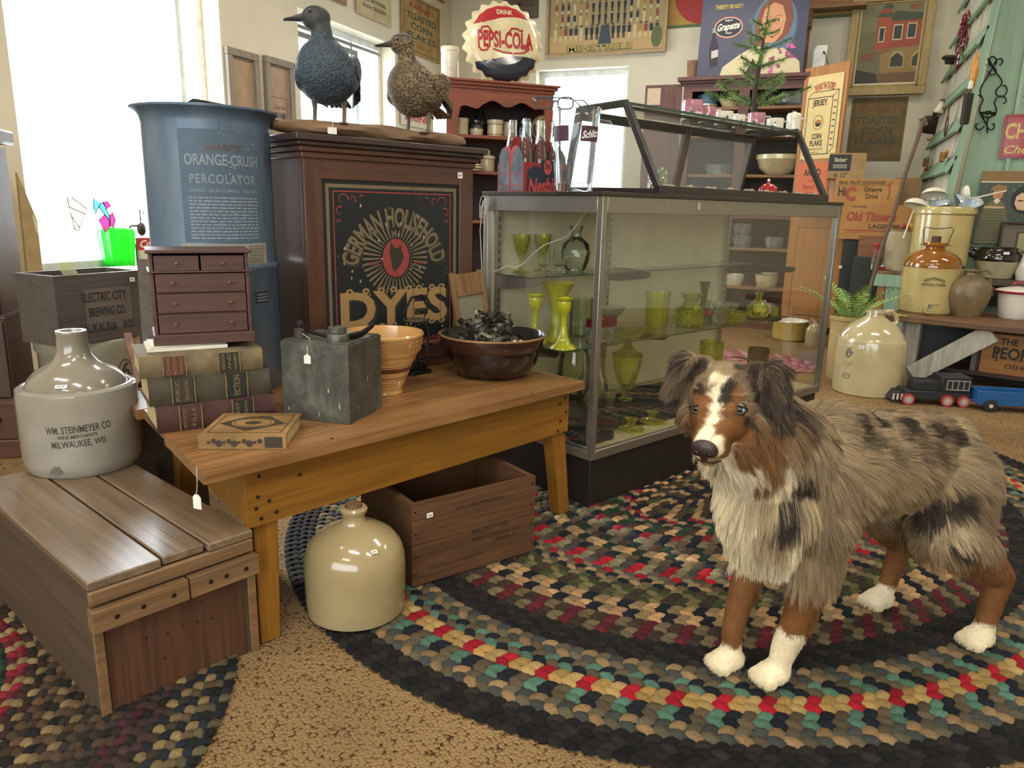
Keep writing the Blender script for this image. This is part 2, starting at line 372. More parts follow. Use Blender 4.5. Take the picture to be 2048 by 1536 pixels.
# ================================================================= BRAIDED RUGS
M_wool = attrmat('braided_wool', rough=.95, bmp=.5, sc=330, var=.45)
def braided_rug(name, label, cx, cy, a, bb, rot, rows, lobe=.030, thick=.0115, sector=None):
 """rows: [(width, palette of 3 colours, speckle)] from the rim inwards; every lobe of every braid is its own little cushion"""
 ct, st = cos(rot), sin(rot); V = []; Fc = []; C = []; d = 0.0; rg = np.random.default_rng(3); nv = 0
 nu, nw = 5, 4
 us = np.linspace(-1, 1, nu); ws = np.linspace(-1, 1, nw)
 for ri, (w, pal) in enumerate(rows):
  for half in (0, 1):
   dm = d+w*(.27+.46*half); A, B = a-dm, bb-dm
   if min(A, B) < .02: continue
   per = pi*(3*(A+B)-sqrt((3*A+B)*(A+3*B))); n = max(6, int(per/lobe)); n -= n % 3
   # arc-length table
   th = np.linspace(0, 2*pi, 721); sx, sy = A*np.cos(th), B*np.sin(th); s = np.concatenate([[0], np.cumsum(np.hypot(np.diff(sx), np.diff(sy)))])
   sl = s[-1]/n
   for i in range(n):
    sm = (i+.5*half+.13*ri)*sl; tm = np.interp(sm % s[-1], s, th)
    if sector is not None:
     x, y = A*cos(tm), B*sin(tm); X, Y = cx+x*ct-y*st, cy+x*st+y*ct
     if not sector(X, Y): continue
    col = np.array(lin(pal[(i+half*2) % len(pal)]))*rg.uniform(.72, 1.2)
    slant = .14*sl*(1 if half else -1); hw = w*.36; j = rg.uniform(-.05, .05)
    for wi in ws:
     for ui in us:
      e = sqrt(max(0, 1-(abs(ui)**2.6)*.92))
      ss = sm+ui*sl*.62*(1-.10*wi*wi)+wi*slant+j*sl; dd = dm+wi*hw*e*1.05
      t2 = np.interp(ss % s[-1], s, th); x, y = (a-dd)*cos(t2), (bb-dd)*sin(t2)
      h = thick*(.22+.78*sqrt(max(0, (1-.93*ui*ui)*(1-.90*wi*wi))))+rg.uniform(-.0007, .0007)
      V.append((cx+x*ct-y*st, cy+x*st+y*ct, h))
    for p in range(nw-1):
     for q in range(nu-1):
      k = nv+p*nu+q; Fc.append((k, k+1, k+nu+1, k+nu)); C.append(col)
    nv += nu*nw
  d += w
 # backing sheet
 n = 96; base = nv
 for i in range(n):
  t = 2*pi*i/n; x, y = (a-.008)*cos(t), (bb-.008)*sin(t); V.append((cx+x*ct-y*st, cy+x*st+y*ct, .004))
 Fc.append(tuple(base+i for i in range(n))); C.append(np.array((.012, .011, .010)))
 me = bpy.data.meshes.new(name); me.from_pydata(V, [], Fc); me.materials.append(M_wool)
 at = me.attributes.new('tint', 'FLOAT_COLOR', 'FACE'); at.data.foreach_set('color', np.array([(*c, 1) for c in C], 'f').ravel())
 me.polygons.foreach_set('use_smooth', [True]*len(me.polygons)); me.update()
 o = bpy.data.objects.new(name, me); COL.objects.link(o); tag(o, label, 'rug'); return o
K_, TN, GR, TL, NV, CR, RD = '#1d1b1a', '#8b7150', '#3f423f', '#4f7160', '#181c24', '#a58a58', '#9b1626'
HB, OL, BR, MR, PK, PL = '#5c5443', '#3c4229', '#3d3026', '#5b1f26', '#b08b62', '#8d7656'
rows = [(.038, ['#1b1918', '#24211f', '#171618'])]*1+[(.042, ['#1f1d1b', '#2c2723', '#181719']), (.048, [TN, HB, GR]), (.046, [TL, NV, '#5a4e3c']), (.048, [CR, RD, '#a3824c']),
  (.045, [TL, NV, '#5a4e3c']), (.046, [TN, HB, GR]), (.042, ['#1f1d1b', '#272422', '#181719']), (.038, ['#211e1b', '#1b1a19', '#2a2521']), (.042, ['#6d6046', MR, '#382f28']),
  (.042, ['#6a5c43', BR, MR]), (.042, [PK, NV, PL]), (.042, [PK, NV, PL]), (.040, [OL, '#6d6443', BR]), (.040, ['#6d6443', OL, BR]), (.042, ['#5e4e3a', NV, PL]),
  (.042, [RD, '#7c7256', '#4e4a40']), (.042, [RD, '#7c7256', '#3e3a36']), (.042, ['#4a4032', NV, '#6c6046']), (.042, [PK, '#1d2c22', PL]), (.042, [BR, '#1d2c22', '#5a5040']),
  (.042, ['#5a4d3a', NV, '#6f6650']), (.042, ['#7c1c2c', '#6f6650', NV]), (.042, [PK, '#1d3a28', BR]), (.042, ['#6f6650', '#1d3a28', '#2c2621']), (.042, ['#7c1c2c', TN, NV]), (.042, [PK, BR, NV]), (.042, [OL, TN, BR]), (.042, [BR, NV, TN]), (.042, [TN, BR, NV])]
rug = braided_rug('braided_rug', 'large oval braided rug of multicoloured wool the dog stands on', -.276, 2.517, 1.44, 1.269, radians(65.6), rows)
P1 = ['#2a2320', '#4a3a2c', '#6d5a40']
rows2 = [(.036, ['#1c1c1b', '#57503c', '#22252b']), (.038, ['#7a6747', '#1d2127', '#5d4f36']), (.038, ['#7a6747', '#20242c', '#3a3128']), (.036, ['#41302c', '#27211f', '#37292a']), (.036, ['#41302c', '#2d2220', '#4a2430']),
         (.036, ['#33302b', '#49392d', '#22201e']), (.036, ['#4b3b2d', '#2c2621', '#3a3128']), (.036, P1), (.036, ['#7d6a4a', '#1e1d1c', '#4c3a2a']), (.036, ['#40342a', '#58422f', '#2a2420']),
         (.036, ['#7d6a4a', '#3a2420', '#28231f']), (.036, ['#7a1f2b', '#8b7450', '#5b2029']), (.036, ['#25372f', '#1b2a26', '#30403a']), (.036, ['#2c4640', '#1c2a28', '#25372f']), (.036, ['#5a1f2a', '#7a2c37', '#33282a']),
         (.036, ['#7a3a3f', '#5a4c4c', '#8b7450']), (.036, ['#9a8f80', '#6a5c50', '#8c2434']), (.036, ['#8c2434', '#9a8f80', '#40363a']), (.036, ['#9a8f80', '#3c3a40', '#7d6a5a']), (.036, ['#555', '#777', '#999'] and ['#5a5550', '#3a3a3c', '#8a8070']), (.036, P1), (.036, P1), (.036, P1)]
rug2 = braided_rug('braided_rug', 'smaller round braided rug in red, teal and brown under the plank crate', -1.70, .53, .85, .85, 0, rows2, lobe=.024, thick=.012)
rug3 = braided_rug('braided_rug', 'small faded pink braided rug on the carpet beyond the display case', -.32, 5.05, .42, .30, radians(-20), [(.05, ['#a2606a', '#b98a84', '#8d4a57'])]*5, lobe=.04, thick=.01)
# ================================================================= TABLE AND WHAT STANDS ON IT
WM = wood('mustard_stained_wood', '#96671f', '#6b4414', '#7a541e', 'X', 1.0, .45, .2, .8)
WT = wood('worn_plank_top', '#a1774a', '#66421f', '#7a5230', 'X', .8, .42, .3, coat=.35)
IRON = plain('dark_iron', '#2c2a28', .45, .7, sc=40)
NAIL = plain('nail_head', '#2a1d14', .5, .4)
T0 = np.array([-1.053, 1.028]); TE = np.array([.3690, .9294]); TB = np.array([-.9294, .3690]); TZ = .44; TRZ = atan2(TE[1], TE[0])
def tp(u, w, z=0.0): q = T0+TE*u+TB*w; return (q[0], q[1], TZ+z)
t = thing('table', 'long low table of mustard-stained wood with a worn plank top', 'table', (T0[0], T0[1], 0), TRZ)
TL_, TD_ = 1.178, .735
b = MB()   # three boards; the rear one is shorter at the far end
for w0, w1, u0, u1 in ((0, .30, 0, TL_), (.303, .53, .008, TL_-.004), (.536, TD_, -.008, TL_-.004)): b.prism([(u0+.15*w0, w0), (u1, w0), (u1, w1), (u0+.15*w1, w1)], .026, WT, z0=TZ-.026)
for u, w in ((.95, .012), (1.13, .1), (1.145, .24), (1.10, .17), (.3, .02), (.62, .28), (.98, .33)): b.lathe([(.004, TZ), (.004, TZ+.0008)], NAIL, 8, c=(u, w, 0))
b.build('tabletop', t, bevel=.006)
b = MB(); b.bx(.10, TL_-.03, .035, .058, TZ-.026-.135, TZ-.026, WM)
for u, z in ((.13, -.03), (.125, -.075), (.15, -.09), (.13, -.125), (.165, -.12), (.12, -.10), (.225, -.05), (TL_-.05, -.03), (TL_-.075, -.045), (TL_-.045, -.075), (TL_-.07, -.10), (TL_-.05, -.14), (TL_-.08, -.13)):
 b.lathe([(.0045, 0), (.0045, .002)], NAIL, 8, M=Matrix.Translation((u, .034, TZ-.02+z)) @ Matrix.Rotation(pi/2, 4, 'X'))
lab(b.build('apron', t, bevel=.003), 'mustard front apron board with nail heads')
b = MB(); b.bx(.19, TL_-.03, TD_-.06, TD_-.037, TZ-.161, TZ-.026, WM); b.build('apron', t)
for u, k in ((.10, .09), (TL_-.052, 0)): b = MB(); b.prism([(u, .058), (u+.022, .058), (u+.022+k, TD_-.06), (u+k, TD_-.06)], .124, WM, z0=TZ-.15); b.build('end_rail', t)
WML = wood('mustard_stained_leg', '#96671f', '#6b4414', '#7a541e', 'Z', 1.0, .45, .2, .8)
for u, w, s in ((.150, .075, -.3), (TL_-.075, .075, 1), (.235, TD_-.09, -.3), (TL_-.075, TD_-.09, 1)):
 b = MB(); b.beam((u, w, TZ-.026), (u+s*.045, w-(.022 if w < .3 else -.022), 0), .062, .05, WML, up=(0, 1, 0), w2=.048); b.build('leg', t, bevel=.003)
# ---- books
def book_mat(c): return plain('cloth_'+c.lstrip('#'), c, .75, var=.2, sc=25, bmp=.2)
PAGE = wood('page_block', '#c9b48a', '#9c865f', None, 'X', 3, .9, .3)
GILT = plain('gilt_lettering', '#86754f', .45, .2)
def book(name, label, u, w, z, L, D, H, c, rz=0, lbl=None, group=None, lift=0, tilt=0):
 """spine faces -Y locally; L along spine, D deep, H thick"""
 q = tp(u, w, z); t = thing(name, label, 'book', q, TRZ+rz, group); m = book_mat(c)
 b = MB(); r = .004
 b.bx(0, L, 0, D, 0, r, m); b.bx(0, L, 0, D, H-r, H, m)
 sp = [(.006*(1-cos(pi*i/8)) * 0 - .007*sin(pi*i/8), H*i/8) for i in range(9)]
 vs = [(x0, y, z_) for x0 in (0, L) for y, z_ in sp]; b.add(vs, [(i, i+9, i+10, i+1) for i in range(8)], m)
 b.add([(0, y, z_) for y, z_ in sp], [tuple(range(9))], m); b.add([(L, y, z_) for y, z_ in sp], [tuple(range(9))[::-1]], m)
 for x in (.18, .36, .62, .80): b.bx(L*x-.0012, L*x+.0012, -.0085, -.002, .002, H-.002, GILT)
 Ms = frame((0, -.0078, 0), (1, 0, 0), (0, 0, 1))
 if lbl:
  for cx, txts, lc in lbl:
   if lc: b.rect(L*(cx-.075), L*(cx+.075), .004, H-.004, flat(lc, .7), Ms, .0006)
   n = len(txts)
   for i, tx in enumerate(txts): b.text(tx, L*(cx-.075*(n > 1)*.66+ i*(.15*L/max(n, 1))/L)+ (0 if n > 1 else 0), H/2, .0075 if n > 1 else .014, GILT, Ms, w=H*.74, rot=pi/2, lift=.0012, bold=.01)
 b.build('cover', t)
 b = MB(); b.bx(.004, L-.004, 0.0, D-.005, r, H-r, PAGE); b.build('pages', t)
 return t
book('book', 'lowest of the three stacked old books, maroon cloth with gilt title', .033, .302, 0, .262, .165, .062, '#4b2a26', radians(-12), [(.27, ['WOOD', 'TILLS'], None), (.71, ['WEST', 'NORTH'], '#23231f')], 'stacked reference books')
book('book', 'middle of the three stacked old books, plain olive-brown cloth', .025, .312, .062, .262, .165, .064, '#4a4232', radians(-13.5), [(.27, ['PUBLIC', 'SCHOOL'], '#3a2f28'), (.71, ['FICTION'], '#20211d')], 'stacked reference books')
book('book', 'topmost of the three stacked old books, worn tan cloth with maroon and black spine labels', .012, .318, .126, .262, .165, .05, '#77674a', radians(-15), [(.27, ['CHASE', 'MODERN', 'FOUNDATIONS'], '#5b2c27'), (.71, ['ORGANIZATION', 'AND', 'MANAGEMENT'], '#1e1f1c')], 'stacked reference books')
b = MB(); b.box((0, 0, .004), (.17, .11, .008), plain('loose_paper', '#ddd8c6', .8)); b.box((.002, .003, .0105), (.16, .10, .004), flat('#cfc8b4'), rot=(0, 0, .04))
tag(b.build('paper_bundle', loc=tp(.14, .375, .177), rz=TRZ-.3), 'thin bundle of pale papers lying on the topmost stacked book', 'papers')
# single tan book
q = G(400, 898, TZ); q2 = G(570, 898, TZ); ang = atan2(q2[1]-q[1], q2[0]-q[0])
TANB = plain('tan_book_cloth', '#957345', .7, c2='#70542f', sc=9, bmp=.2); DKB = flat('#3b2f22', .7)
t = thing('book', 'single worn tan book with a black ornament, lying flat at the front table edge', 'book', (q[0], q[1], TZ), ang)
b = MB(); L, D, H = .178, .165, .032
b.bx(0, L, 0, D, 0, .004, TANB); b.bx(0, L, 0, D, H-.004, H, TANB); b.bx(-.002, L+.002, -.004, .004, .001, H-.001, TANB)
Ms = frame((0, -.0042, 0), (1, 0, 0), (0, 0, 1))
b.rect(.135, .172, .004, H-.004, DKB, Ms, .0004)
for i in range(11): b.disc(.02+.0105*i, H/2+.003*sin(i*2.1), .0036+.002*(i % 3), DKB, Ms, .0005, n=9)
Mt = frame((0, 0, H), (1, 0, 0), (0, 1, 0)); cx, cy = L*.5, D*.52
b.poly([(cx-.072, cy-.005), (cx-.03, cy+.045), (cx+.03, cy+.045), (cx+.072, cy-.005), (cx, cy-.062)], DKB, Mt, .0004)
b.disc(cx, cy, .046, TANB, Mt, .0007, ry=.034); b.frame2(.012, L-.012, .012, D-.012, .0018, DKB, Mt, .0006)
b.ribbon([(cx+.040*cos(a), cy+.029*sin(a)) for a in np.linspace(0, 2*pi, 33)[:-1]], .0022, DKB, Mt, .001, closed=True)
b.poly([(cx-.012, cy-.012), (cx-.02, cy+.002), (cx-.004, cy+.014), (cx+.012, cy+.010), (cx+.020, cy-.004), (cx+.006, cy-.014)], DKB, Mt, .001)
b.text('WOMAN', cx+.003, D-.030, .009, DKB, Mt, bold=.02, lift=.001); b.text('J. T. TROW', L-.03, .03, .005, DKB, Mt, lift=.001)
b.build('cover', t); b = MB(); b.bx(.003, L-.003, .004, D-.004, .004, H-.004, PAGE); b.build('pages', t)
# ---- small drawer chest on the books
CW = wood('dark_mahogany', '#5a3b33', '#3c2823', '#4a3430', 'X', 1.2, .5, .15)
t = thing('drawer_chest', 'small dark wooden chest of drawers standing on the stacked books', 'drawer chest', tuple(G(312, 692, TZ+.189)), TRZ-radians(20))
W_, D_, H_ = .208, .13, .205
b = MB(); b.bx(0, .008, 0, D_, 0, H_, CW); b.bx(W_-.008, W_, 0, D_, 0, H_, CW); b.bx(0, W_, D_-.006, D_, 0, H_, CW); b.bx(-.006, W_+.006, -.008, D_+.002, H_, H_+.008, CW); b.bx(-.004, W_+.004, -.006, D_, 0, .024, CW)
zs = [.026, .072, .118, .166]; b.bx(-.005, W_+.005, -.006, D_, .166-.004, .166, CW)
for z in zs: b.bx(.008, W_-.008, .002, D_-.006, z-.004, z-.001, CW)
b.build('body', t, bevel=.0015)
KN = plain('brass_knob_dull', '#6d5a3e', .4, .6)
for i, z in enumerate(zs):
 h = (.042 if i < 3 else .034)
 halves = [(.01, W_-.01)] if i < 3 else [(.01, W_/2-.002), (W_/2+.002, W_-.01)]
 for x0, x1 in halves:
  b = MB(); b.bx(x0, x1, 0, D_-.01, z, z+h, CW); d = b.build('drawer', t, bevel=.001)
  for kx in ((x0+.035, x1-.035) if i < 3 else ((x0+x1)/2,)):
   b = MB(); b.lathe([(.0015, 0), (.0015, .004), (.0038, .006), (.0035, .009), (.001, .010)], KN, 10, M=Matrix.Translation((kx, -.0005, z+h/2)) @ Matrix.Rotation(pi/2, 4, 'X')); b.build('knob', d)
# ---- percolator tank
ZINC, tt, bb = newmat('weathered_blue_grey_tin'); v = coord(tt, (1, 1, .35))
c = ramp(tt, noise(tt, v, 9, 5, .65), [(.3, '#4c6074'), (.5, '#61758a'), (.72, '#7a868c')]); tt.links.new(c, bb.inputs['Base Color']); bb.inputs['Roughness'].default_value = .42; bb.inputs['Metallic'].default_value = .35  # tin's own blue-grey, with bluish flare haze put into the colour
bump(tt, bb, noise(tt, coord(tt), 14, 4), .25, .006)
pc = tp(.357, .66); R = .164
t = thing('percolator_tank', 'tall round blue-grey tin drink percolator with faded lettering, behind the drawer chest', 'tank', pc, 0)
PM = flat('#7d888e', .6); PB = flat('#485a6a', .6)
face = atan2(-pc[1], -pc[0])+.22
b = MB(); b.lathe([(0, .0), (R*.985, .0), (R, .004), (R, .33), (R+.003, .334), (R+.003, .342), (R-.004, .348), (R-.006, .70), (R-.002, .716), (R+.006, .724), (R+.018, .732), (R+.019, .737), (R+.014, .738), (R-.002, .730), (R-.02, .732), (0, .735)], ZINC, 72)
fn = cyl(R-.005, .55, .0015, face)
b.rect_ = None
def rectf(b, x0, x1, y0, y1, m, fn, n=14):
 for i in range(n):
  a, c = x0+(x1-x0)*i/n, x0+(x1-x0)*(i+1)/n; b.add([fn(a, y0), fn(c, y0), fn(c, y1), fn(a, y1)], [(0, 1, 2, 3)], m)
fn0 = cyl(R-.005, .55, .0008, face); rectf(b, -.105, .105, -.145, .13, PB, fn0)
b.text("WARD'S", .0, .088, .016, plain('faded_red_print', '#5d4a48', .6), fn=fn, w=.09, shear=.3, bold=.02)
b.text('ORANGE-CRUSH', 0, .058, .026, PM, fn=fn, w=.185, bold=.02); b.text('PERCOLATOR', 0, .012, .022, PM, fn=fn, w=.165, bold=.012, spacing=1.15)
b.text('ORANGE - CRUSH COMPANY,   CHICAGO', 0, -.017, .0085, PM, fn=fn, w=.17, bold=.01)
rr = random.Random(4)
for i in range(13):
 x = -.088
 while x < .085:
  w = rr.uniform(.006, .02); x2 = min(x+w, .088); rectf(b, x, x2, -.034-i*.0083-.0018, -.034-i*.0083+.0018, PM, fn, 1); x = x2+.003
for i in range(70):
 x, y = rr.gauss(.06, .05), rr.uniform(-.16, .16); w, h = rr.uniform(.001, .006), rr.uniform(.001, .004); rectf(b, x, x+w, y, y+h, PM, cyl(R-.005, .55, .0019, face), 1)
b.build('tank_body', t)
b = MB(); PL_ = flat('#8f8b7a', .6); fn1 = cyl(R-.005, .34, .0012, face)
rectf(b, -.115, .112, -.0, .062, PL_, fn1)
for k, (xa, xb) in enumerate(((-.11, -.035), (-.03, .045), (.05, .108))):
 for i in range(9): rectf(b, xa+rr.uniform(0, .004), xb-rr.uniform(0, .012), .006+i*.006, .0085+i*.006, flat('#5c5b52', .7), cyl(R-.005, .34, .0018, face), 2)
lab(b.build('paper_label', t), 'yellowed instruction label around the tank')
b = MB(); rectf(b, .062, .105, .245, .275, flat('#23262a'), cyl(R+.0, 0, .001, face), 3)
for i in range(3): rectf(b, .066, .101, .25+i*.008, .253+i*.008, PM, cyl(R, 0, .0018, face), 2)
lab(b.build('maker_label', t), 'small dark maker label')
b = MB(); hx = .02
b.tube([(-.03, -.02, .735), (-.035, -.02, .757), (-.03, -.01, .762), (.03, .03, .752), (.07, .05, .738)], .004, IRON, 8, flatn=2.0); b.build('lid_handle', t)
# ---- square tin can
TIN, tt, bb = newmat('old_spattered_tin'); v = coord(tt)
c = ramp(tt, noise(tt, v, 16, 6, .7), [(.25, '#34342e'), (.5, '#54544b'), (.75, '#77776b')]); c = mixc(tt, ramp(tt, noise(tt, coord(tt, (60, 60, 18)), 1, 2), [(.70, (0, 0, 0)), (.73, (1, 1, 1))]), c, '#b8b7a6')
tt.links.new(c, bb.inputs['Base Color']); bb.inputs['Roughness'].default_value = .5; bb.inputs['Metallic'].default_value = .4; bump(tt, bb, noise(tt, v, 60, 3), .3, .004)
n0 = G(700, 850, TZ); lf = G(565, 835, TZ); rt = G(745, 808, TZ); s1, s2 = .178, .172; zc = .190
a1 = atan2(lf[1]-n0[1], lf[0]-n0[0])
t = thing('square_tin_can', 'old square grey tin can with paint spatters, spout and bail handle', 'can', (n0[0], n0[1], TZ), a1-pi/2)
b = MB(); b.bx(-s2*1.0, 0, 0, s1, 0, zc, TIN); b.bx(-s2+.004, -.004, .004, s1-.004, zc, zc+.003, TIN)
b.M = Matrix()
b.build('can_body', t, bevel=.004).modifiers[0].segments = 3
for o in t.children: o.scale = (-1, 1, 1)
def at_can(x, y, z): return (x, y, z)
b = MB(); b.lathe([(.026, 0), (.026, .012), (.023, .018), (.020, .020), (.022, .022), (.022, .034), (.013, .036), (.013, .033), (0, .033)], TIN, 20, c=(.035, .045, zc+.002)); b.build('spout', t)
b = MB(); b.lathe([(.016, 0), (.016, .02), (.012, .022), (0, .023)], plain('rusty_cap', '#4a3f36', .6, .3), 16, c=(.045, .150, zc+.002)); b.build('cap', t)
b = MB(); pts = [(.085, .172, zc+.028), (.06, .155, zc+.024), (.03, .12, zc+.022), (.03, .07, zc+.014), (.05, .035, zc+.008), (.09, .01, zc+.014), (.13, .0, zc+.030)]
b.tube(pts, [.0035, .0035, .003, .004, .006, .006, .004], IRON, 8, flatn=1.5); b.tube([(.07, .165, zc+.03), (.095, .185, zc+.03)], .008, plain('handle_grip', '#241f1c', .5), 10); b.build('handle', t)
b = MB(); b.tube([(.045, .16, zc+.02), (.02, .11, zc+.006), (-.001, .105, zc-.01), (-.002, .105, zc-.028)], .0008, flat('#d8d3c4'), 5)
b.add([(-.0015, .097, zc-.05), (-.0015, .115, zc-.05), (-.0015, .115, zc-.032), (-.0015, .106, zc-.026), (-.0015, .097, zc-.032)], [(0, 1, 2, 3, 4)], flat('#eeeade')); lab(b.build('price_tag', t), 'white string price tag')
# ---- yellow ware bowl
YG = plain('yellow_ware_glaze', '#c79a5e', .16, var=.06, coat=.5); YD = plain('brown_slip_band', '#5a2d18', .2, coat=.5); YT = plain('slip_tan', '#b8864a', .2, coat=.5)
yb = tp(.640, .285); t = thing('mixing_bowl', 'yellow ware mixing bowl with brown stripes and a moulded rim', 'bowl', yb, 0)
pr = [(0, .0), (.050, 0), (.052, .004), (.050, .012), (.058, .03), (.066, .05, YD), (.0675, .052, YG), (.073, .067, YD), (.078, .080, YG), (.0795, .083, YD), (.080, .085, YG), (.090, .107), (.092, .110), (.0945, .112), (.099, .121), (.1075, .160), (.1105, .163), (.111, .168), (.108, .172), (.104, .171), (.102, .163), (.088, .115), (.065, .055), (.04, .018), (0, .012)]
b = MB(); b.lathe(pr, YG, 72)
for i in range(34):   # moulded arches of the rim band
 a = 2*pi*i/34
 for k, r_ in enumerate((.020, .013)):
  pts = []
  for j in range(7):
   u = pi*j/6; aa = a+(r_*cos(u))/.104; z = .124+r_*sin(u)*1.5; rr_ = .0995+(z-.121)*.205+.0012; pts.append((rr_*cos(aa), rr_*sin(aa), z))
  b.tube(pts, .0012, YT, 4)
for zz, a0 in ((.020, 0), (.028, .1), (.036, .2), (.094, 0), (.100, .1)):   # chevron mould lines
 pts = []
 for j in range(97): a = 2*pi*j/96; z = zz+.003*abs(((j % 16)-8)/8); r_ = np.interp(z, [0, .012, .03, .05, .067, .080, .107], [.051, .050, .058, .066, .073, .078, .090])+.0004; pts.append((r_*cos(a), r_*sin(a), z))
 b.tube(pts, .0011, YT, 4)
b.build('bowl', t) ;
# ---- brown bowl with cookie cutters
BRG = plain('dark_brown_glaze', '#1d1110', .12, var=.08, coat=.7); BRT = plain('brown_glaze_band', '#382019', .14, coat=.6); BRR = plain('tan_rim_edge', '#9a734f', .25, coat=.4); INB = plain('black_glaze_inside', '#1b1817', .2, coat=.4)
bb_ = tp(1.032, .255); t = thing('stoneware_bowl', 'large dark brown glazed stoneware bowl filled with tin cookie cutters', 'bowl', bb_, 0)
b = MB(); b.lathe([(0, 0), (.094, 0), (.100, .003), (.124, .022), (.140, .045), (.149, .075), (.151, .088, BRR), (.157, .090, BRT), (.159, .092), (.164, .118), (.1655, .126, BRR), (.165, .1305), (.160, .131, INB), (.157, .127), (.152, .09), (.135, .045), (.09, .014), (0, .010)], BRG, 80)
b.build('bowl', t)
M_cut = plain('tinned_strip_bright', '#c9c2ac', .3, .75, sc=30); M_cutd = plain('tinned_strip_dark', '#4c473f', .4, .7, sc=30)
def cutter(k, x, y, z, rx, ry, rz, s, m, nm):
 shapes = {'star': [(1 if i % 2 == 0 else .5, 2*pi*i/10) for i in range(10)], 'ring': [(1, 2*pi*i/16) for i in range(16)], 'heart': [(.9+.35*abs(cos(a/1.0-pi/2))-.5*(abs(a-pi*1.5) < .3), a) for a in np.linspace(0, 2*pi, 15)[:-1]], 'leaf': [(1+.25*cos(3*a), a) for a in np.linspace(0, 2*pi, 15)[:-1]], 'bar': [(1 if abs(cos(a)) > .8 else .45, a) for a in np.linspace(0, 2*pi, 13)[:-1]]}
 P = [(s*r*cos(a), s*r*sin(a)) for r, a in shapes[k]]
 b = MB(); n = len(P)
 for off in (0, -.0016):
  pass
 vs = [(x_, y_, 0) for x_, y_ in P]+[(x_, y_, .012) for x_, y_ in P]+[(x_*.95, y_*.95, 0) for x_, y_ in P]+[(x_*.95, y_*.95, .012) for x_, y_ in P]
 fs = []
 for i in range(n):
  j = (i+1) % n; fs += [(i, j, n+j, n+i), (2*n+j, 2*n+i, 3*n+i, 3*n+j), (n+i, n+j, 3*n+j, 3*n+i), (j, i, 2*n+i, 2*n+j)]
 b.add(vs, fs, m); b.beam((0, -s*.7, .012), (0, s*.7, .012), .006, .001, m, up=(1, 0, 0))
 b.tube([(0, -s*.5, .018), (0, -s*.3, .03), (0, s*.3, .03), (0, s*.5, .018)], .0035, m, 6, flatn=.3)
 o = b.build('cookie_cutter', loc=(bb_[0]+x, bb_[1]+y, bb_[2]+z)); o.rotation_euler = (rx, ry, rz)
 return tag(o, nm, 'cookie cutter', 'tin cookie cutters heaped in the dark brown bowl')
rc = random.Random(11); kinds = ['star', 'ring', 'heart', 'leaf', 'bar']
for i in range(26):
 r = .105*sqrt(rc.random()) if i > 9 else .06*rc.random(); a = rc.uniform(0, 2*pi); lay = .085+.028*(i % 3)+(.025 if r < .055 else 0)
 k = kinds[i % 5]; m = M_cut if i % 3 == 0 else M_cutd
 cutter(k, r*cos(a), r*sin(a), lay, rc.uniform(-1.1, 1.1), rc.uniform(-1.1, 1.1), rc.uniform(0, 6), rc.uniform(.024, .036), m, 'old tin cookie cutter in the tangled heap inside the dark brown bowl')
# ---- washboard leaning on the big cabinet
ZR = plain('ribbed_zinc', '#c9c2aa', .4, .25); WB = wood('washboard_wood', '#8d6a42', '#5f432a', None, 'Z', 1.3, .6, .2)
wq = G(985, 735, TZ); wq = tp(1.125, .40)
t = thing('washboard', 'small washboard with a ribbed metal panel leaning behind the brown bowl', 'washboard', wq, 0); t.scale = (1.12, 1.12, 1.12); t.rotation_euler = (radians(-12), radians(-4), TRZ-.15)
b = MB(); W2_ = .058
b.bx(-W2_, -W2_+.013, 0, .016, 0, .275, WB); b.bx(W2_-.013, W2_, 0, .016, 0, .275, WB); b.bx(-W2_+.013, W2_-.013, .002, .014, .205, .270, WB); b.bx(-W2_+.013, W2_-.013, .002, .014, .06, .075, WB); b.bx(-W2_+.013, W2_-.013, -.004, .002, .203, .210, WB)
b.build('frame', t, bevel=.002)
b = MB(); n = 44; vs = []
for i in range(n+1): vs += [(-W2_+.013, .006+.0035*cos(i*pi), .075+.13*i/n), (W2_-.013, .006+.0035*cos(i*pi), .075+.13*i/n)]
b.add(vs, [(2*i, 2*i+1, 2*i+3, 2*i+2) for i in range(n)], ZR); b.build('ribbed_panel', t, smooth=False)
b = MB(); b.prism([(.008*(1 if i % 2 == 0 else .45)*cos(2*pi*i/10), .008*(1 if i % 2 == 0 else .45)*sin(2*pi*i/10)) for i in range(10)], .001, flat('#e8dcc0'), Matrix.Translation((.012, -.001, .15)) @ Matrix.Rotation(pi/2, 4, 'X')); lab(b.build('price_sticker', t), 'pale star-shaped sticker')
# ---- iron scale
t = thing('iron_scale', 'black cast-iron scale with a small round pan, behind the mixing bowl', 'scale', tp(.86, .42), TRZ)
b = MB(); b.bx(-.04, .04, -.03, .03, 0, .012, IRON); b.bx(-.03, .03, -.02, .02, .012, .03, IRON); b.lathe([(.012, .03), (.008, .06), (.006, .10), (.010, .15), (.004, .16)], IRON, 14)
for s in (-1, 1):
 for k in (-1, 1): b.ell((s*.032, k*.024, .003), (.010, .010, .006), IRON, 8, 6)
b.build('base', t, bevel=.002)
b = MB(); b.lathe([(0, 0), (.036, .002), (.038, .006), (.035, .008), (0, .004)], plain('scale_pan', '#6d675c', .4, .6), 28, c=(0, 0, .162)); b.build('pan', t)
b = MB(); b.tube([(.012, 0, .158), (.045, 0, .14), (.055, 0, .10), (.04, 0, .06), (.05, 0, .03)], [.007, .008, .006, .005, .004], plain('iron_arm', '#4a463e', .45, .6), 8, flatn=.5)
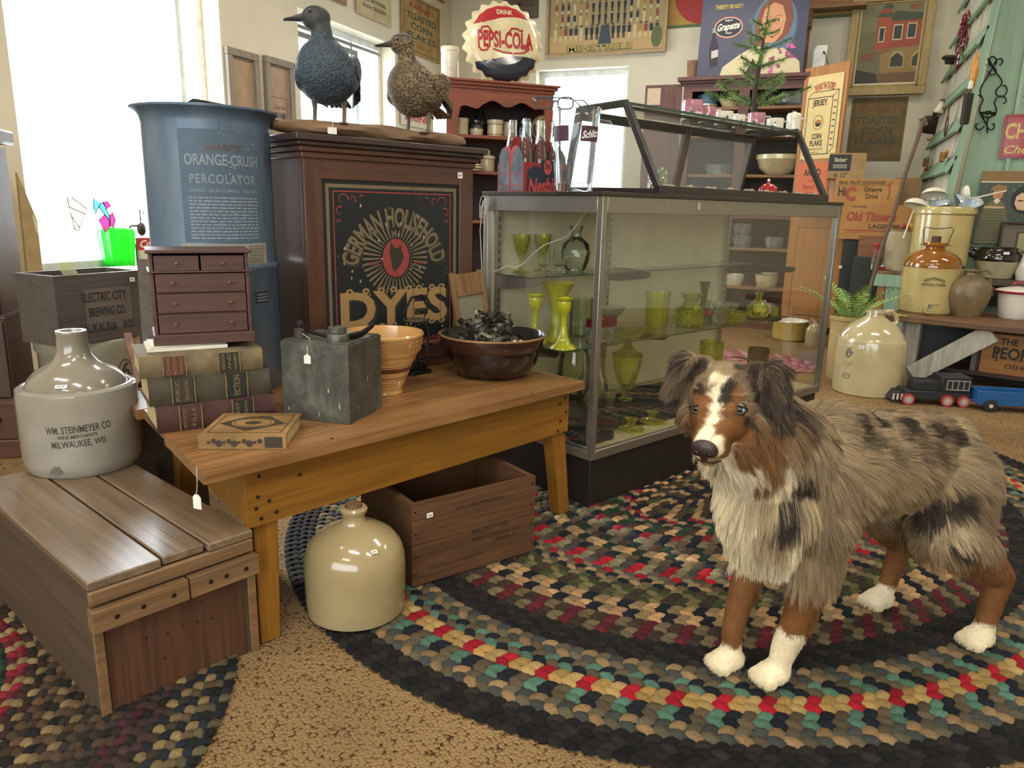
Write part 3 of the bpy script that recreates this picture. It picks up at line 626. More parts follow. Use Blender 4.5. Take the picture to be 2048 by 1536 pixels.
b.tube([(-.02, .005, .15), (-.04, .005, .19), (-.01, .005, .235), (.03, .005, .24), (.055, .005, .20), (.04, .005, .17)], [.003, .004, .004, .004, .003, .002], IRON, 8); b.build('arm', t)
# ---- string tag hanging at the table corner
b = MB(); b.tube([(0, 0, .055), (.002, -.004, .02), (0, -.006, 0)], .0007, flat('#cfc9b8'), 5); b.add([(-.010, -.006, -.030), (.010, -.006, -.030), (.010, -.006, -.006), (.004, -.006, 0), (-.004, -.006, 0), (-.010, -.006, -.006), (-.010, -.005, -.030), (.010, -.005, -.030), (.010, -.005, -.006), (.004, -.005, 0), (-.004, -.005, 0), (-.010, -.005, -.006)],
 [(0, 1, 2, 3, 4, 5), tuple(range(6, 12))[::-1]], flat('#efece2'))
tag(b.build('price_tag', loc=tp(-.006, .012, -.045), rz=TRZ-1.2), 'white string price tag hanging from the near left corner of the table', 'tag')
# ================================================================= CRATES AND JUGS IN FRONT
# ---- big plank crate
CT = wood('crate_top_plank', '#857058', '#57483a', '#6f5438', 'X', .8, .38, .3, coat=.35)
CF = wood('crate_end_redwood', '#64402c', '#3c2619', '#4d3020', 'Z', .9, .6, .4, 1.4)
CS = wood('crate_side_wood', '#5e4a38', '#3f3126', '#4c3a2a', 'X', .8, .6, .3)
CB = wood('crate_batten', '#8a6a48', '#5e462f', None, 'Y', .9, .55, .3)
N = np.array([-1.147, .835]); Rr = np.array([-1.043, 1.135]); ey = (Rr-N)/np.linalg.norm(Rr-N); CWd = .312; CLn = .70; CH = .283
# local: x = length away from camera to the left, y = width to the right
crz = atan2(ey[1], ey[0])-pi/2
t = thing('plank_crate', 'low wooden plank crate with three boards on top, under the grey jug', 'crate', (N[0], N[1], 0), crz)
# local +y = ey ; local -x = length direction
b = MB(); b.bx(-CLn, 0, 0, .018, 0, CH-.018, CS); b.build('side_board', t, bevel=.002)
b = MB(); b.bx(-CLn, 0, CWd-.018, CWd, 0, CH-.018, CS); b.build('side_board', t, bevel=.002)
b = MB(); b.bx(-.02, 0.0, .018, CWd-.018, 0, CH-.02, CF)
for y, z in ((.09, .13), (.13, .12), (.16, .125), (.19, .12), (.22, .115), (.12, .07), (.2, .16)): b.lathe([(.0025, 0), (.0025, .001)], NAIL, 7, M=Matrix.Translation((0, y, z)) @ Matrix.Rotation(pi/2, 4, 'Y'))
lab(b.build('end_board', t), 'reddish-brown end board'); b = MB(); b.bx(-CLn, -CLn+.02, .018, CWd-.018, 0, CH-.02, CF); b.build('end_board', t)
b = MB(); b.bx(-CLn+.02, -.02, .018, CWd-.018, .01, .02, CS); b.build('bottom', t)
for y0, y1, e in ((-.004, .128, .004), (.133, .215, .010), (.220, CWd+.004, .0)): b = MB(); b.bx(-CLn-.004, .012-e, y0, y1, CH-.018, CH, CT); b.build('top_board', t, bevel=.003)
b = MB(); b.bx(0, .012, -.004, CWd+.004, CH-.048, CH-.0185, CB); b.build('batten', t, bevel=.004)
for y0, y1 in ((-.006, .168), (.172, CWd+.006)):
 b = MB(); b.bx(.0, .026, y0, y1, CH-.094, CH-.052, CB)
 for y in (y0+.04, y1-.03, (y0+y1)/2): b.lathe([(.005, 0), (.005, .0015)], NAIL, 8, M=Matrix.Translation((.026, y, CH-.073)) @ Matrix.Rotation(pi/2, 4, 'Y'))
 lab(b.build('batten', t, bevel=.005), 'thick handle batten')
for y0 in (-.003, CWd-.012): b = MB(); b.bx(0, .008, y0, y0+.018, 0, CH-.094, CB); b.build('corner_strip', t, bevel=.002)
# ---- Steinmeyer jug
def stone(key, c, c2=None, rough=.18): return plain(key, c, rough, c2=c2, sc=3.5, coat=.5, bmp=.02, var=.06)
SG = stone('grey_salt_glaze', '#9c968a', '#857f72'); ST = stone('grey_glaze_top', '#8d8474', '#7a7163')
jx, jy = -1.700, 1.275; JR = .136
t = thing('whiskey_jug', 'grey stoneware shoulder jug stencilled by a Milwaukee wine merchant, standing on the plank crate', 'jug', (jx, jy, CH), 0)
fj = atan2(-jy, -jx)-.06; INK = flat('#3a3730', .5)
b = MB(); b.lathe([(0, 0), (.125, 0), (.131, .006), (JR, .03), (JR+.001, .10), (JR, .195), (JR-.002, .207), (JR-.010, .213), (JR-.018, .2135, ST), (.114, .211), (.112, .216), (.106, .229), (.090, .246), (.068, .258), (.053, .268), (.042, .282), (.036, .30), (.034, .335), (.0355, .341), (.034, .345, SG), (.026, .345), (.024, .335), (.022, .30), (0, .29)], SG, 80)
fn = cyl(JR, .105, .0012, fj)
b.text('WM. STEINMEYER CO', 0, .022, .017, INK, fn=fn, w=.142, bold=.015, rot=.03); b.text('WINE MERCHANTS', -.004, .004, .0085, INK, fn=fn, w=.085, bold=.02, rot=.03); b.text('MILWAUKEE, WIS', -.002, -.015, .016, INK, fn=fn, w=.118, bold=.015, rot=.03)
CHP = flat('#6a6258', .8)
b.poly([fn(x, y) for x, y in ((-.062, -.1), (-.05, -.098), (-.042, -.086), (-.048, -.074), (-.058, -.076), (-.066, -.088))], CHP, fn=lambda *p: p) if False else b.add([fn(x, y) for x, y in ((-.075, -.088), (-.052, -.088), (-.044, -.084), (-.050, -.070), (-.060, -.068), (-.070, -.076))], [(0, 1, 2, 3, 4, 5)], CHP)
b.build('jug_body', t)
a = fj-.25; sticker(t, frame((.109*cos(a), .109*sin(a), .2265), (-sin(a), cos(a), 0), (-cos(a)*.75, -sin(a)*.75, .66)), .026, .010)
# ---- big cream jug under the table
CG = stone('cream_glaze', '#a8966f', '#93815c')
q = G(715, 1278); r = .117; dn = hypot(q[0], q[1]); jx, jy = q[0]*(1+r/dn), q[1]*(1+r/dn)
t = thing('cream_jug', 'large round-shouldered cream stoneware jug standing on the carpet under the table', 'jug', (jx, jy, .012), 0); t.scale = (1, 1, .88)
b = MB(); b.lathe([(0, 0), (.106, 0), (.112, .005), (.115, .03), (.1165, .08), (.117, .13), (.115, .160), (.107, .189), (.090, .214), (.065, .233), (.042, .243), (.030, .250), (.025, .264), (.0255, .275), (.031, .280), (.032, .288), (.028, .293), (.020, .294), (.018, .28), (0, .27)], CG, 80); b.build('jug_body', t)
b = MB(); b.lathe([(.018, .276), (.018, .300), (.017, .303), (0, .303)], plain('cork', '#6a4f33', .8), 16); b.build('cork', t)
a = atan2(-jy, -jx)+.45; sticker(t, frame((.097*cos(a), .097*sin(a), .207), (-sin(a), cos(a), 0), (-cos(a)*.85, -sin(a)*.85, .55)), .014, .010)
# ---- open crate under the table
OC = wood('open_crate_wood', '#6e4a2d', '#3e291a', '#543720', 'X', .9, .6, .35, 1.2); STN = plain('faint_stencil_ink', '#3b2b1c', .7, var=.3, sc=60)
p0 = np.array([-.857, 1.484]); p1 = np.array([-.654, 1.806]); oe = (p1-p0)/np.linalg.norm(p1-p0); L = .381; D = .30; H = .222
orz = atan2(oe[1], oe[0])
t = thing('open_wooden_crate', 'open brown wooden box with faint stencilling, on the rug under the table', 'crate', (p0[0], p0[1], .014), orz)
b = MB(); b.bx(0, L, 0, .012, 0, H*.50-.001, OC); b.bx(0, L, 0, .012, H*.50+.001, H, OC)
Ms = frame((0, 0, 0), (1, 0, 0), (0, 0, 1))
b.text('PROCTOR', .235, .105, .013, STN, Ms, w=.12, bold=.02); b.text('ARMS COMPANY, INC.', .255, .083, .010, STN, Ms, w=.16, bold=.02); b.text('BREMEN, N.Y.', .29, .067, .010, STN, Ms, w=.08, bold=.02); b.text('CENTRAL CARTRIDGE CO.', .13, .04, .009, STN, Ms, w=.16, bold=.015); b.text('SMALL ARMS AMMUNITION', .2, .185, .008, STN, Ms, w=.15, bold=.015)
for x in (.01, L-.01):
 for z in (.03, .08, .14, .2): b.lathe([(.003, 0), (.003, .001)], NAIL, 7, M=Matrix.Translation((x, 0, z)) @ Matrix.Rotation(pi/2, 4, 'X'))
lab(b.build('front_board', t, bevel=.0015), 'front board with faded black stencilling')
for x in (0, L-.014): b = MB(); b.bx(x, x+.014, .012, D-.012, 0, H, OC); b.build('end_board', t, bevel=.0015)
b = MB(); b.bx(0, L, D-.012, D, 0, H, OC); b.build('back_board', t); b = MB(); b.bx(.014, L-.014, .012, D-.012, 0, .01, OC); b.build('bottom', t)
sticker(t, frame((.05, -.0005, H-.038), (1, .0, .05), (-.05, 0, 1)), .017, .012)
# ================================================================= DYE CABINET, DUCKS
CBW = wood('cabinet_walnut_z', '#5a392b', '#3a241c', '#4a3029', 'Z', 1.0, .38, .15, coat=.15)
CBX = wood('cabinet_walnut_x', '#5a392b', '#3a241c', '#4a3029', 'X', 1.0, .38, .15, coat=.15)
cq = G(879, 727, TZ); crz_ = radians(65); CE = np.array([cos(crz_), sin(crz_)]); CBk = np.array([-sin(crz_), cos(crz_)])
# local x: 0..CWD left to right, y back
CWD, CHT, CDP = .60, .69, .20
co = PP(605, 300, (cq[0], cq[1], 0), (CBk[0], CBk[1], 0))[:2]
t = thing('dye_cabinet', 'upright walnut dye cabinet with a black lithographed tin front reading DYES, standing on the table', 'cabinet', (co[0], co[1], TZ), crz_)
b = MB(); st = .055
b.bx(0, st, 0, .02, .02, CHT-.06, CBW); b.bx(0, .018, .02, CDP, .02, CHT-.06, CBW); b.build('side_frame', t, bevel=.002)
b = MB(); b.bx(CWD-st, CWD, 0, .02, .02, CHT-.06, CBW); b.bx(CWD-.018, CWD, .02, CDP, .02, CHT-.06, CBW); b.build('side_frame', t, bevel=.002)
b = MB(); b.bx(st, CWD-st, 0.001, .02, CHT-.115, CHT-.06, CBX); b.build('rail', t); b = MB(); b.bx(st, CWD-st, 0.001, .02, .02, .06, CBX); b.build('rail', t); b = MB(); b.bx(.018, CWD-.018, CDP-.01, CDP, .02, CHT-.06, CBX); b.build('back_board', t)
b = MB()
for k, (z0, z1, o) in enumerate(((CHT-.062, CHT-.045, .006), (CHT-.045, CHT-.030, .014), (CHT-.030, CHT-.018, .024), (CHT-.018, CHT, .034))): b.bx(-o, CWD+o, -o, CDP+.005, z0, z1, plain('cornice_dark', '#3c2c27', .4, coat=.2) if k > 1 else CBX)
b.build('cornice', t, bevel=.003)
b = MB(); b.bx(-.012, CWD+.012, -.014, CDP, 0, .024, CBX); b.bx(-.006, CWD+.006, -.008, CDP, .024, .036, CBX); b.build('plinth', t, bevel=.003)
# lithographed panel
LB, LG, LR, LT = flat('#141a1e', .45), flat('#6d6047', .5), flat('#8c3b38', .5), flat('#9a7a4e', .5); SHD = flat('#2e2a22', .5)
b = MB(); b.bx(st, CWD-st, .006, .016, .06, CHT-.115, LB)
pw, ph = CWD-2*st, CHT-.175; Mp = frame((st, .006, .06), (1, 0, 0), (0, 0, 1))
b.frame2(.012, pw-.012, .012, ph-.012, .010, LG, Mp, .0008); b.frame2(.034, pw-.034, .03, ph-.03, .0035, LR, Mp, .0008)
cx = pw/2; cy = ph-.205
for sx in (-1, 1):   # corner scrolls
 for (ox, oy, r, t0, t1) in ((.065, .055, .020, 0, 5), (.055, .088, .015, 1, 6), (.098, .052, .012, -1, 4), (.048, .118, .009, 0, 4.5), (.125, .046, .007, 0, 4.5)):
  pts = [(cx+sx*(pw/2-ox-r*(1-k/22)*cos(t0+(t1-t0)*k/16)), ph-oy+r*(1-k/22)*sin(t0+(t1-t0)*k/16)) for k in range(17)]; b.ribbon(pts, [.004*(1-k/22) for k in range(17)], LR, Mp, .001)
b.text('GERMAN HOUSEHOLD', cx+.004, cy+.098, .056, SHD, Mp, w=.47, arc=.165, bold=.045, lift=.0009); b.text('GERMAN HOUSEHOLD', cx, cy+.102, .054, LG, Mp, w=.46, arc=.165, bold=.03, lift=.0014)
for i in range(40):
 a = 2*pi*i/40; r1 = .115 if abs(cos(a)) > .3 or sin(a) < 0 else .085
 b.poly([(cx+.055*cos(a-.03), cy-.02+.055*sin(a-.03)), (cx+r1*cos(a-.035), cy-.02+r1*.95*sin(a-.035)), (cx+(r1+.006)*cos(a), cy-.02+(r1+.006)*.95*sin(a)), (cx+r1*cos(a+.035), cy-.02+r1*.95*sin(a+.035)), (cx+.055*cos(a+.03), cy-.02+.055*sin(a+.03))], LG, Mp, .001)
b.disc(cx, cy-.02, .053, LB, Mp, .0013, ry=.062); b.disc(cx, cy-.02, .049, LR, Mp, .0016, ry=.058)
b.poly([(cx-.022, cy+.012), (cx-.018, cy-.004+.035), (cx-.006, cy+.012), (cx+.008, cy+.010), (cx+.018, cy+.022), (cx+.020, cy+.004), (cx+.028, cy-.018), (cx+.020, cy-.034), (cx+.008, cy-.05), (cx-.004, cy-.062), (cx-.014, cy-.052), (cx-.018, cy-.026), (cx-.024, cy-.008)], SHD, Mp, .002)
b.text('TRADE', cx-.083, cy-.035, .009, LR, Mp, lift=.0022, bold=.02); b.text('MARK', cx+.083, cy-.035, .009, LR, Mp, lift=.0022, bold=.02)
b.text('DYES', cx+.006, cy-.176, .104, SHD, Mp, w=.405, bold=.05, lift=.001)
b.text('DYES', cx, cy-.170, .10, LT, Mp, w=.395, bold=.035, lift=.0016)
for i, lx in enumerate((-.165, -.11, -.055, -.012, .045, .085, .135, .175)):   # slab serifs and curls of the big letters
 for sy in (-.115, -.225): b.disc(cx+lx, cy+sy, .012, LT, Mp, .0018, ry=.009); b.disc(cx+lx, cy+sy, .005, SHD, Mp, .0022, ry=.004)
b.text('FOR DYEING', cx, cy-.252, .017, LR, Mp, w=.155, shear=.2, bold=.02); b.text('WOOL·SILK·COTTON or LINEN', cx+.015, cy-.288, .036, LR, Mp, w=.40, bold=.02)
b.text('PAUL OPPERMANN', cx+.01, cy-.333, .020, LG, Mp, w=.27, bold=.02)
WEA = flat('#a89a80', .7)
for i in range(46): x, y, w, h = rc.uniform(.03, pw-.03), rc.uniform(.02, ph-.03), rc.uniform(.001, .005), rc.uniform(.001, .012); b.poly([(x, y), (x+w, y+h*.2), (x+w*.7, y+h), (x-w*.3, y+h*.6)], WEA, Mp, .0026)
for x in (.305, .413): b.rect(x, x+.0016, .02, ph-.01, flat('#080a0b'), Mp, .003)
lab(b.build('printed_panel', t), 'black tin panel lettered GERMAN HOUSEHOLD DYES')
sticker(t, frame((CWD-.055, -.0005, CHT-.085), (1, 0, 0), (0, 0, 1)), .018, .018)
# driftwood
def cab(x, y, z=0): q = co+CE*x+CBk*y; return (q[0], q[1], TZ+CHT+z)
DW = wood('driftwood_grey_brown', '#8a6c4d', '#54402e', '#6d5741', 'X', 1.1, .75, .5)
b = MB(); n = 22; seg = 14; vs = []; pf = random.Random(5)
for i in range(n+1):
 x = -.05+.66*i/n; k = sin(pi*(i+.6)/(n+1.2))**.35; ry, rz = .060*k, .026*k+.004*(1 if i > 17 else 0)
 for j in range(seg): a = 2*pi*j/seg; r_ = 1+.10*sin(3*a+i*.7)+pf.uniform(-.04, .04); vs.append((x, .085+ry*cos(a)*r_+.01*sin(i*.5), max(0.0, .024+rz*sin(a)*r_)))
b.add(vs, [(i*seg+j, i*seg+(j+1) % seg, (i+1)*seg+(j+1) % seg, (i+1)*seg+j) for i in range(n) for j in range(seg)]+[tuple(range(seg))[::-1], tuple(n*seg+j for j in range(seg))], DW)
o = b.build('driftwood_slab', loc=(cab(0, 0)[0], cab(0, 0)[1], TZ+CHT), rz=crz_); tag(o, 'flat weathered driftwood slab lying on the dye cabinet under both ducks', 'driftwood')
# ---- ducks : one continuous blended body each
def blob(parts, vox, smooth=6, name='body'):
 """parts: ('e',c,r,rot) ellipsoids or ('c',p1,r1,p2,r2) tapered limbs, fused into one skin"""
 b = MB(); d = flat('#808080')
 for p in parts:
  if p[0] == 'e': b.ell(p[1], p[2], d, 20, 12, p[3] if len(p) > 3 else None)
  else:
   a, r1, c, r2 = Vector(p[1]), p[2], Vector(p[3]), p[4]; n = max(2, int((c-a).length/(min(r1, r2)*.45))+1)
   for i in range(n+1): b.ell(a.lerp(c, i/n), r1+(r2-r1)*i/n, d, 12, 8)
 me = b.mesh(name); ob = bpy.data.objects.new(name, me); COL.objects.link(ob)
 m = ob.modifiers.new('r', 'REMESH'); m.mode = 'VOXEL'; m.voxel_size = vox; m.use_smooth_shade = True
 s = ob.modifiers.new('s', 'SMOOTH'); s.factor = .5; s.iterations = smooth
 dg = bpy.context.evaluated_depsgraph_get(); me2 = bpy.data.meshes.new_from_object(ob.evaluated_get(dg)); bpy.data.objects.remove(ob)
 me2.materials.clear(); me2.polygons.foreach_set('use_smooth', [True]*len(me2.polygons)); return me2
FT, tt, bb = newmat('speckled_duck_feathers'); v = coord(tt, (1, 1, 1)); vo = nd(tt, 'ShaderNodeTexVoronoi', Scale=150.0); mp_ = coord(tt, (.55, 1, 1)); tt.links.new(mp_, vo.inputs['Vector'])
c = ramp(tt, vo.outputs['Distance'], [(.18, '#2a231c'), (.42, '#43372a'), (.62, '#86714f')]); c = mixc(tt, ramp(tt, noise(tt, v, 7, 3), [(.35, (0, 0, 0)), (.7, (1, 1, 1))]), c, '#5b4a36'); tt.links.new(c, bb.inputs['Base Color']); bb.inputs['Roughness'].default_value = .7; bump(tt, bb, vo.outputs['Distance'], .8, .006)
FD, tt, bb = newmat('dark_duck_feathers'); vo = nd(tt, 'ShaderNodeTexVoronoi', Scale=180.0); tt.links.new(coord(tt, (.5, 1, 1)), vo.inputs['Vector'])
c = ramp(tt, vo.outputs['Distance'], [(.2, '#202a35'), (.6, '#3d4954')]); tt.links.new(c, bb.inputs['Base Color']); bb.inputs['Roughness'].default_value = .65; bump(tt, bb, vo.outputs['Distance'], .6, .005)
HEADD = plain('duck_head_dark', '#3a3a36', .6, c2='#272b2e', sc=60, bmp=.3); BILL = plain('duck_bill', '#4a4a48', .4, sc=30); LEGM = plain('duck_leg', '#6a5d49', .6, sc=60)
def duck(label, base, yaw, s, feath, dark, turn=0.0):
 t = thing('stuffed_duck', label, 'duck', base, yaw, 'pair of stuffed ducks on driftwood'); t.scale = (s, s, s)
 # local: +x = direction the bill points, z up ; body upright-ish
 ct_, st_ = cos(turn), sin(turn); hp = lambda x, y, z: (.046+(x-.046)*ct_-y*st_, (x-.046)*st_+y*ct_, z)
 body = [('e', (0, 0, .130), (.088, .084, .078), (0, .35, 0)), ('e', (.030, 0, .145), (.068, .078, .080)), ('e', (-.045, 0, .112), (.064, .060, .050), (0, .5, 0)), ('e', (.038, 0, .198), (.040, .040, .038)), ('c', (.044, 0, .205), .034, (.047, 0, .245), .027), ('e', hp(.060, 0, .268), (.040, .032, .033), (0, .1, turn)), ('c', (.047, 0, .25), .0225, hp(.056, 0, .266), .024),
   ('e', (-.095, 0, .098), (.040, .030, .012), (0, .45, 0)), ('e', (-.02, .072, .140), (.085, .014, .046), (0, .38, 0)), ('e', (-.02, -.072, .140), (.085, .014, .046), (0, .38, 0))]
 me = blob(body, .0055, 5, 'body'); me.materials.append(feath); me.materials.append(HEADD)
 mi = [1 if me.vertices[p.vertices[0]].co.z > .232 and dark or me.vertices[p.vertices[0]].co.z > .285 else 0 for p in me.polygons]; me.polygons.foreach_set('material_index', mi)
 o = bpy.data.objects.new('body', me); COL.objects.link(o); o.parent = t
 # layered flight feathers on the wings
 for sd in (-1, 1):
  b = MB()
  for i in range(9):
   x0, z0 = .02-.012*i, .15-.0055*i; L_ = .075
   b.add([(x0, sd*(.086-.001*i), z0+.012), (x0-L_*.5, sd*(.089-.0022*i), z0-.006), (x0-L_, sd*(.062-.003*i), z0-.030), (x0-L_*.98, sd*(.060-.003*i), z0-.044), (x0-L_*.45, sd*(.088-.0022*i), z0-.026), (x0, sd*(.086-.001*i), z0-.010)], [(0, 1, 2, 3, 4, 5)], feath)
  b.build('wing', t)
 b = MB()
 for k in (-2, -1, 0, 1, 2): b.add([(-.095, k*.007-.006, .098), (-.095, k*.007+.006, .098), (-.158, k*.013+.006, .070), (-.168, k*.014, .066), (-.158, k*.013-.006, .070), (-.095, k*.007-.006, .092), (-.095, k*.007+.006, .092), (-.158, k*.013+.006, .066), (-.168, k*.014, .064), (-.158, k*.013-.006, .066)], [(0, 1, 2, 3, 4), (9, 8, 7, 6, 5), (0, 5, 6, 1), (1, 6, 7, 2), (2, 7, 8, 3), (3, 8, 9, 4), (4, 9, 5, 0)], feath)
 b.build('tail', t)
 b = MB(); pr_ = []
 ns = 9; vs = []
 for i in range(ns+1):
  k = i/ns; x = .094+.050*k; w = .0165-.003*sin(pi*k)+.003*(k > .6)*(1-abs(k-.8)/.2 if k > .6 else 0); w *= (1 if k < .93 else .7); hh = .014*(1-k)+.004
  zc_ = .268-.010*k
  for j in range(10): a = 2*pi*j/10; vs.append((x, w*cos(a), zc_+hh*.62*sin(a)))
 b.add(vs, [(i*10+j, i*10+(j+1) % 10, (i+1)*10+(j+1) % 10, (i+1)*10+j) for i in range(ns) for j in range(10)]+[tuple(range(10))[::-1], tuple(ns*10+j for j in range(10))], BILL); b.v = [hp(*q_) for q_ in b.v]; b.build('bill', t)
 for sd in (-1, 1):
  b = MB(); b.ell(hp(.074, sd*.0285, .279), (.0045, .0035, .0045), plain('glass_eye', '#14100c', .08, coat=1), 10, 8); b.build('eye', t)
  b = MB(); lx, ly = -.012, sd*.042; b.tube([(lx+.004, ly, .085), (lx-.004, ly, .045), (lx+.004, ly, .006)], [.012, .006, .006], LEGM, 8)
  for a in (-.45, 0, .45): b.tube([(lx+.002, ly, .006), (lx+.028*cos(a), ly+.028*sin(a), .0035), (lx+.048*cos(a), ly+.048*sin(a), .0025)], [.0055, .004, .002], LEGM, 6)
  b.add([(lx, ly, .005)]+[(lx+r_*cos(a), ly+r_*sin(a), .0015) for a, r_ in ((-.45, .046), (-.22, .036), (0, .046), (.22, .036), (.45, .046))], [(0, 1, 2), (0, 2, 3), (0, 3, 4), (0, 4, 5)], LEGM); b.tube([(lx, ly, .008), (lx-.014, ly, .002)], [.003, .0015], LEGM, 6); b.build('leg', t)
 return t
d1 = cab(.13, .085, .038); d2 = cab(.435, .085, .036)
dk1 = duck('larger dark stuffed duck standing at the left end of the driftwood, bill pointing left', d1, radians(292), 1.01, FD, True, radians(-78))
dk2 = duck('smaller speckled brown stuffed duck standing at the right end of the driftwood', d2, radians(262), .95, FT, False, radians(-52))
b = MB(); b.tube([(.0, 0, .03), (.004, -.004, .012), (0, -.004, 0)], .0007, flat('#d8d3c4'), 5); b.add([(-.014, -.004, -.018), (.014, -.004, -.018), (.014, -.004, 0), (-.014, -.004, 0), (-.014, -.003, -.018), (.014, -.003, -.018), (.014, -.003, 0), (-.014, -.003, 0)], [(0, 1, 2, 3), (7, 6, 5, 4), (0, 4, 5, 1), (2, 6, 7, 3)], flat('#efece2'))
tag(b.build('price_tag', loc=cab(.10, .018, .025), rz=crz_), 'white card price tag hanging by the larger duck', 'tag')
# ================================================================= GLASS DISPLAY CASE
C0 = np.array([-.602, 2.169]); CX = np.array([.4363, .8998]); CY = np.array([-.8998, .4363]); CRZ = atan2(CX[1], CX[0])
def cs(x, y, z=0): q = C0+CX*x+CY*y; return (q[0], q[1], z)
def csl(px, py, z, lo=(.06, .05), hi=(1.46, .50)):
 q = G(px, py, z)[:2]-C0; return cs(min(max(q @ CX, lo[0]), hi[0]), min(max(q @ CY, lo[1]), hi[1]), z)
AL = plain('brushed_aluminium', '#a5a095', .32, .85, var=.05, sc=60); ALD = plain('dark_aluminium_rail', '#4a453f', .35, .6, var=.08); PNL = plain('cream_back_panel', '#dcd5b2', .55, var=.05)
PG = glass('case_glass', (.99, .995, .985), refl=.22); SG_ = glass('shelf_glass', (.94, .975, .95), refl=.5); GE = plain('green_glass_edge', '#2f4a40', .15, coat=.5); KB = plain('black_kick_board', '#211d1b', .45, coat=.1)
CL, CD, ZB, ZT = 1.53, .545, .17, 1.0
t = thing('display_case', 'large glass display case with aluminium frame and black kick base', 'display case', (C0[0], C0[1], 0), CRZ)
b = MB(); b.bx(.012, CL-.012, .012, CD, 0, ZB, KB); b.build('kick_base', t, bevel=.002)
b = MB(); p_ = .022
for x in (0, CL-p_): b.bx(x, x+p_, 0, p_, ZB, ZT-.012, AL); b.bx(x, x+p_, CD-p_, CD, ZB, ZT-.012, AL)
b.bx(p_, CL-p_, 0, p_, ZB, ZB+.03, AL); b.bx(0, p_, p_, CD-p_, ZB, ZB+.03, AL); b.bx(CL-p_, CL, p_, CD-p_, ZB, ZB+.03, AL); b.bx(p_, CL-p_, CD-p_, CD, ZB, ZB+.03, AL)
b.bx(p_, CL-p_, 0, p_, ZT-.062, ZT-.012, AL); b.bx(0, p_, p_, CD-p_, ZT-.062, ZT-.012, AL); b.bx(CL-p_, CL, p_, CD-p_, ZT-.062, ZT-.012, AL)
b.build('metal_frame', t, bevel=.0015)
b = MB(); b.bx(-.006, .30, -.006, CD+.004, ZT-.012, ZT, ALD); b.bx(1.46, CL+.006, -.006, CD+.004, ZT-.012, ZT, ALD); b.bx(.30, 1.46, -.006, .03, ZT-.012, ZT, ALD); b.bx(.30, 1.46, .47, CD+.004, ZT-.012, ZT, ALD); lab(b.build('top_rim', t, bevel=.001), 'dark metal top rim')
b = MB(); b.bx(.30, 1.46, .03, .47, ZT-.010, ZT-.002, plain('case_deck', '#8c8a7c', .3)); b.build('deck', t)
b = MB(); b.bx(p_, CL-p_, .008, .013, ZB+.03, ZT-.062, PG); lab(b.build('glass_pane', t, smooth=False), 'front glass pane')
for x in (.008, CL-.013): b = MB(); b.bx(x, x+.005, p_, CD-p_, ZB+.03, ZT-.062, PG); b.build('glass_pane', t, smooth=False)
b = MB(); b.bx(p_, CL-p_, CD-.018, CD-.012, ZB+.03, ZT-.03, PNL); lab(b.build('back_panel', t, smooth=False), 'cream opaque sliding back panel')
b = MB(); b.bx(p_, CL-p_, p_, CD-p_, ZB+.012, ZB+.028, plain('case_floor_cream', '#b5a97e', .5)); b.build('case_floor', t)
for x in (.03, .62, CL-.05):
 b = MB(); b.bx(x, x+.018, CD-.040, CD-.028, ZB+.03, ZT-.03, AL)
 for i in range(26): b.bx(x+.006, x+.012, CD-.0408, CD-.040, ZB+.06+i*.028, ZB+.075+i*.028, flat('#26241f'))
 b.build('shelf_standard', t, smooth=False)
S1, S2 = .722, .495
def bracket(x, z, d): b = MB(); b.prism([(CD-.04, -.005), (CD-.04, -.052), (CD-.10, -.050), (CD-.03-d, -.030), (CD-.045-d, -.022), (CD-.045-d, -.005)], .010, AL if x < .1 and z > .6 else ALD, Matrix.Translation((x, 0, z)) @ Matrix(((0, 0, 1, 0), (1, 0, 0, 0), (0, 1, 0, 0), (0, 0, 0, 1)))); b.build('shelf_bracket', t)
for x in (.036, .626, CL-.044): bracket(x, S1, .20 if x < 1 else .34)
for x in (.036, .626, CL-.044): bracket(x, S2, .30)
def shelf(x0, x1, y0, y1, z):
 b = MB(); b.bx(x0, x1, y0, y1, z-.004, z, SG_); b.bx(x0, x1, y0-.001, y0, z-.0045, z+.0005, GE); b.bx(x1, x1+.001, y0, y1, z-.0045, z+.0005, GE); b.bx(x0-.001, x0, y0, y1, z-.0045, z+.0005, GE); lab(b.build('glass_shelf', t, smooth=False), 'clear glass shelf with green edges')
shelf(.026, .64, .33, .50, S1); shelf(.65, 1.49, .33, .50, S1); shelf(.026, 1.49, .165, .50, S2)
# black cloth and black box on the case floor
BC = plain('black_cloth', '#17181b', .95, var=.3, sc=30, bmp=.4)
b = MB(); nx, ny = 26, 10; vs = []
for j in range(ny+1):
 for i in range(nx+1):
  x = .20+.95*i/nx; y = .10+.36*j/ny+.02*sin(x*9)*(1 if j in (0, ny) else 0); vs.append((*cs(x, y)[:2], ZB+.0295+.004*abs(sin(x*31+j)*cos(y*40+i*.7))))
b.add(vs, [(j*(nx+1)+i, j*(nx+1)+i+1, (j+1)*(nx+1)+i+1, (j+1)*(nx+1)+i) for j in range(ny) for i in range(nx)], BC); tag(b.build('black_cloth', smooth=True), 'rumpled black cloth spread on the floor of the display case', 'cloth')
b = MB(); b.bx(.03, .17, .05, .30, 0, .085, plain('black_box', '#1c1e22', .4)); o = b.build('black_box', loc=(C0[0], C0[1], ZB+.03), rz=CRZ, bevel=.003); tag(o, 'plain black box in the near left corner of the case floor', 'box')
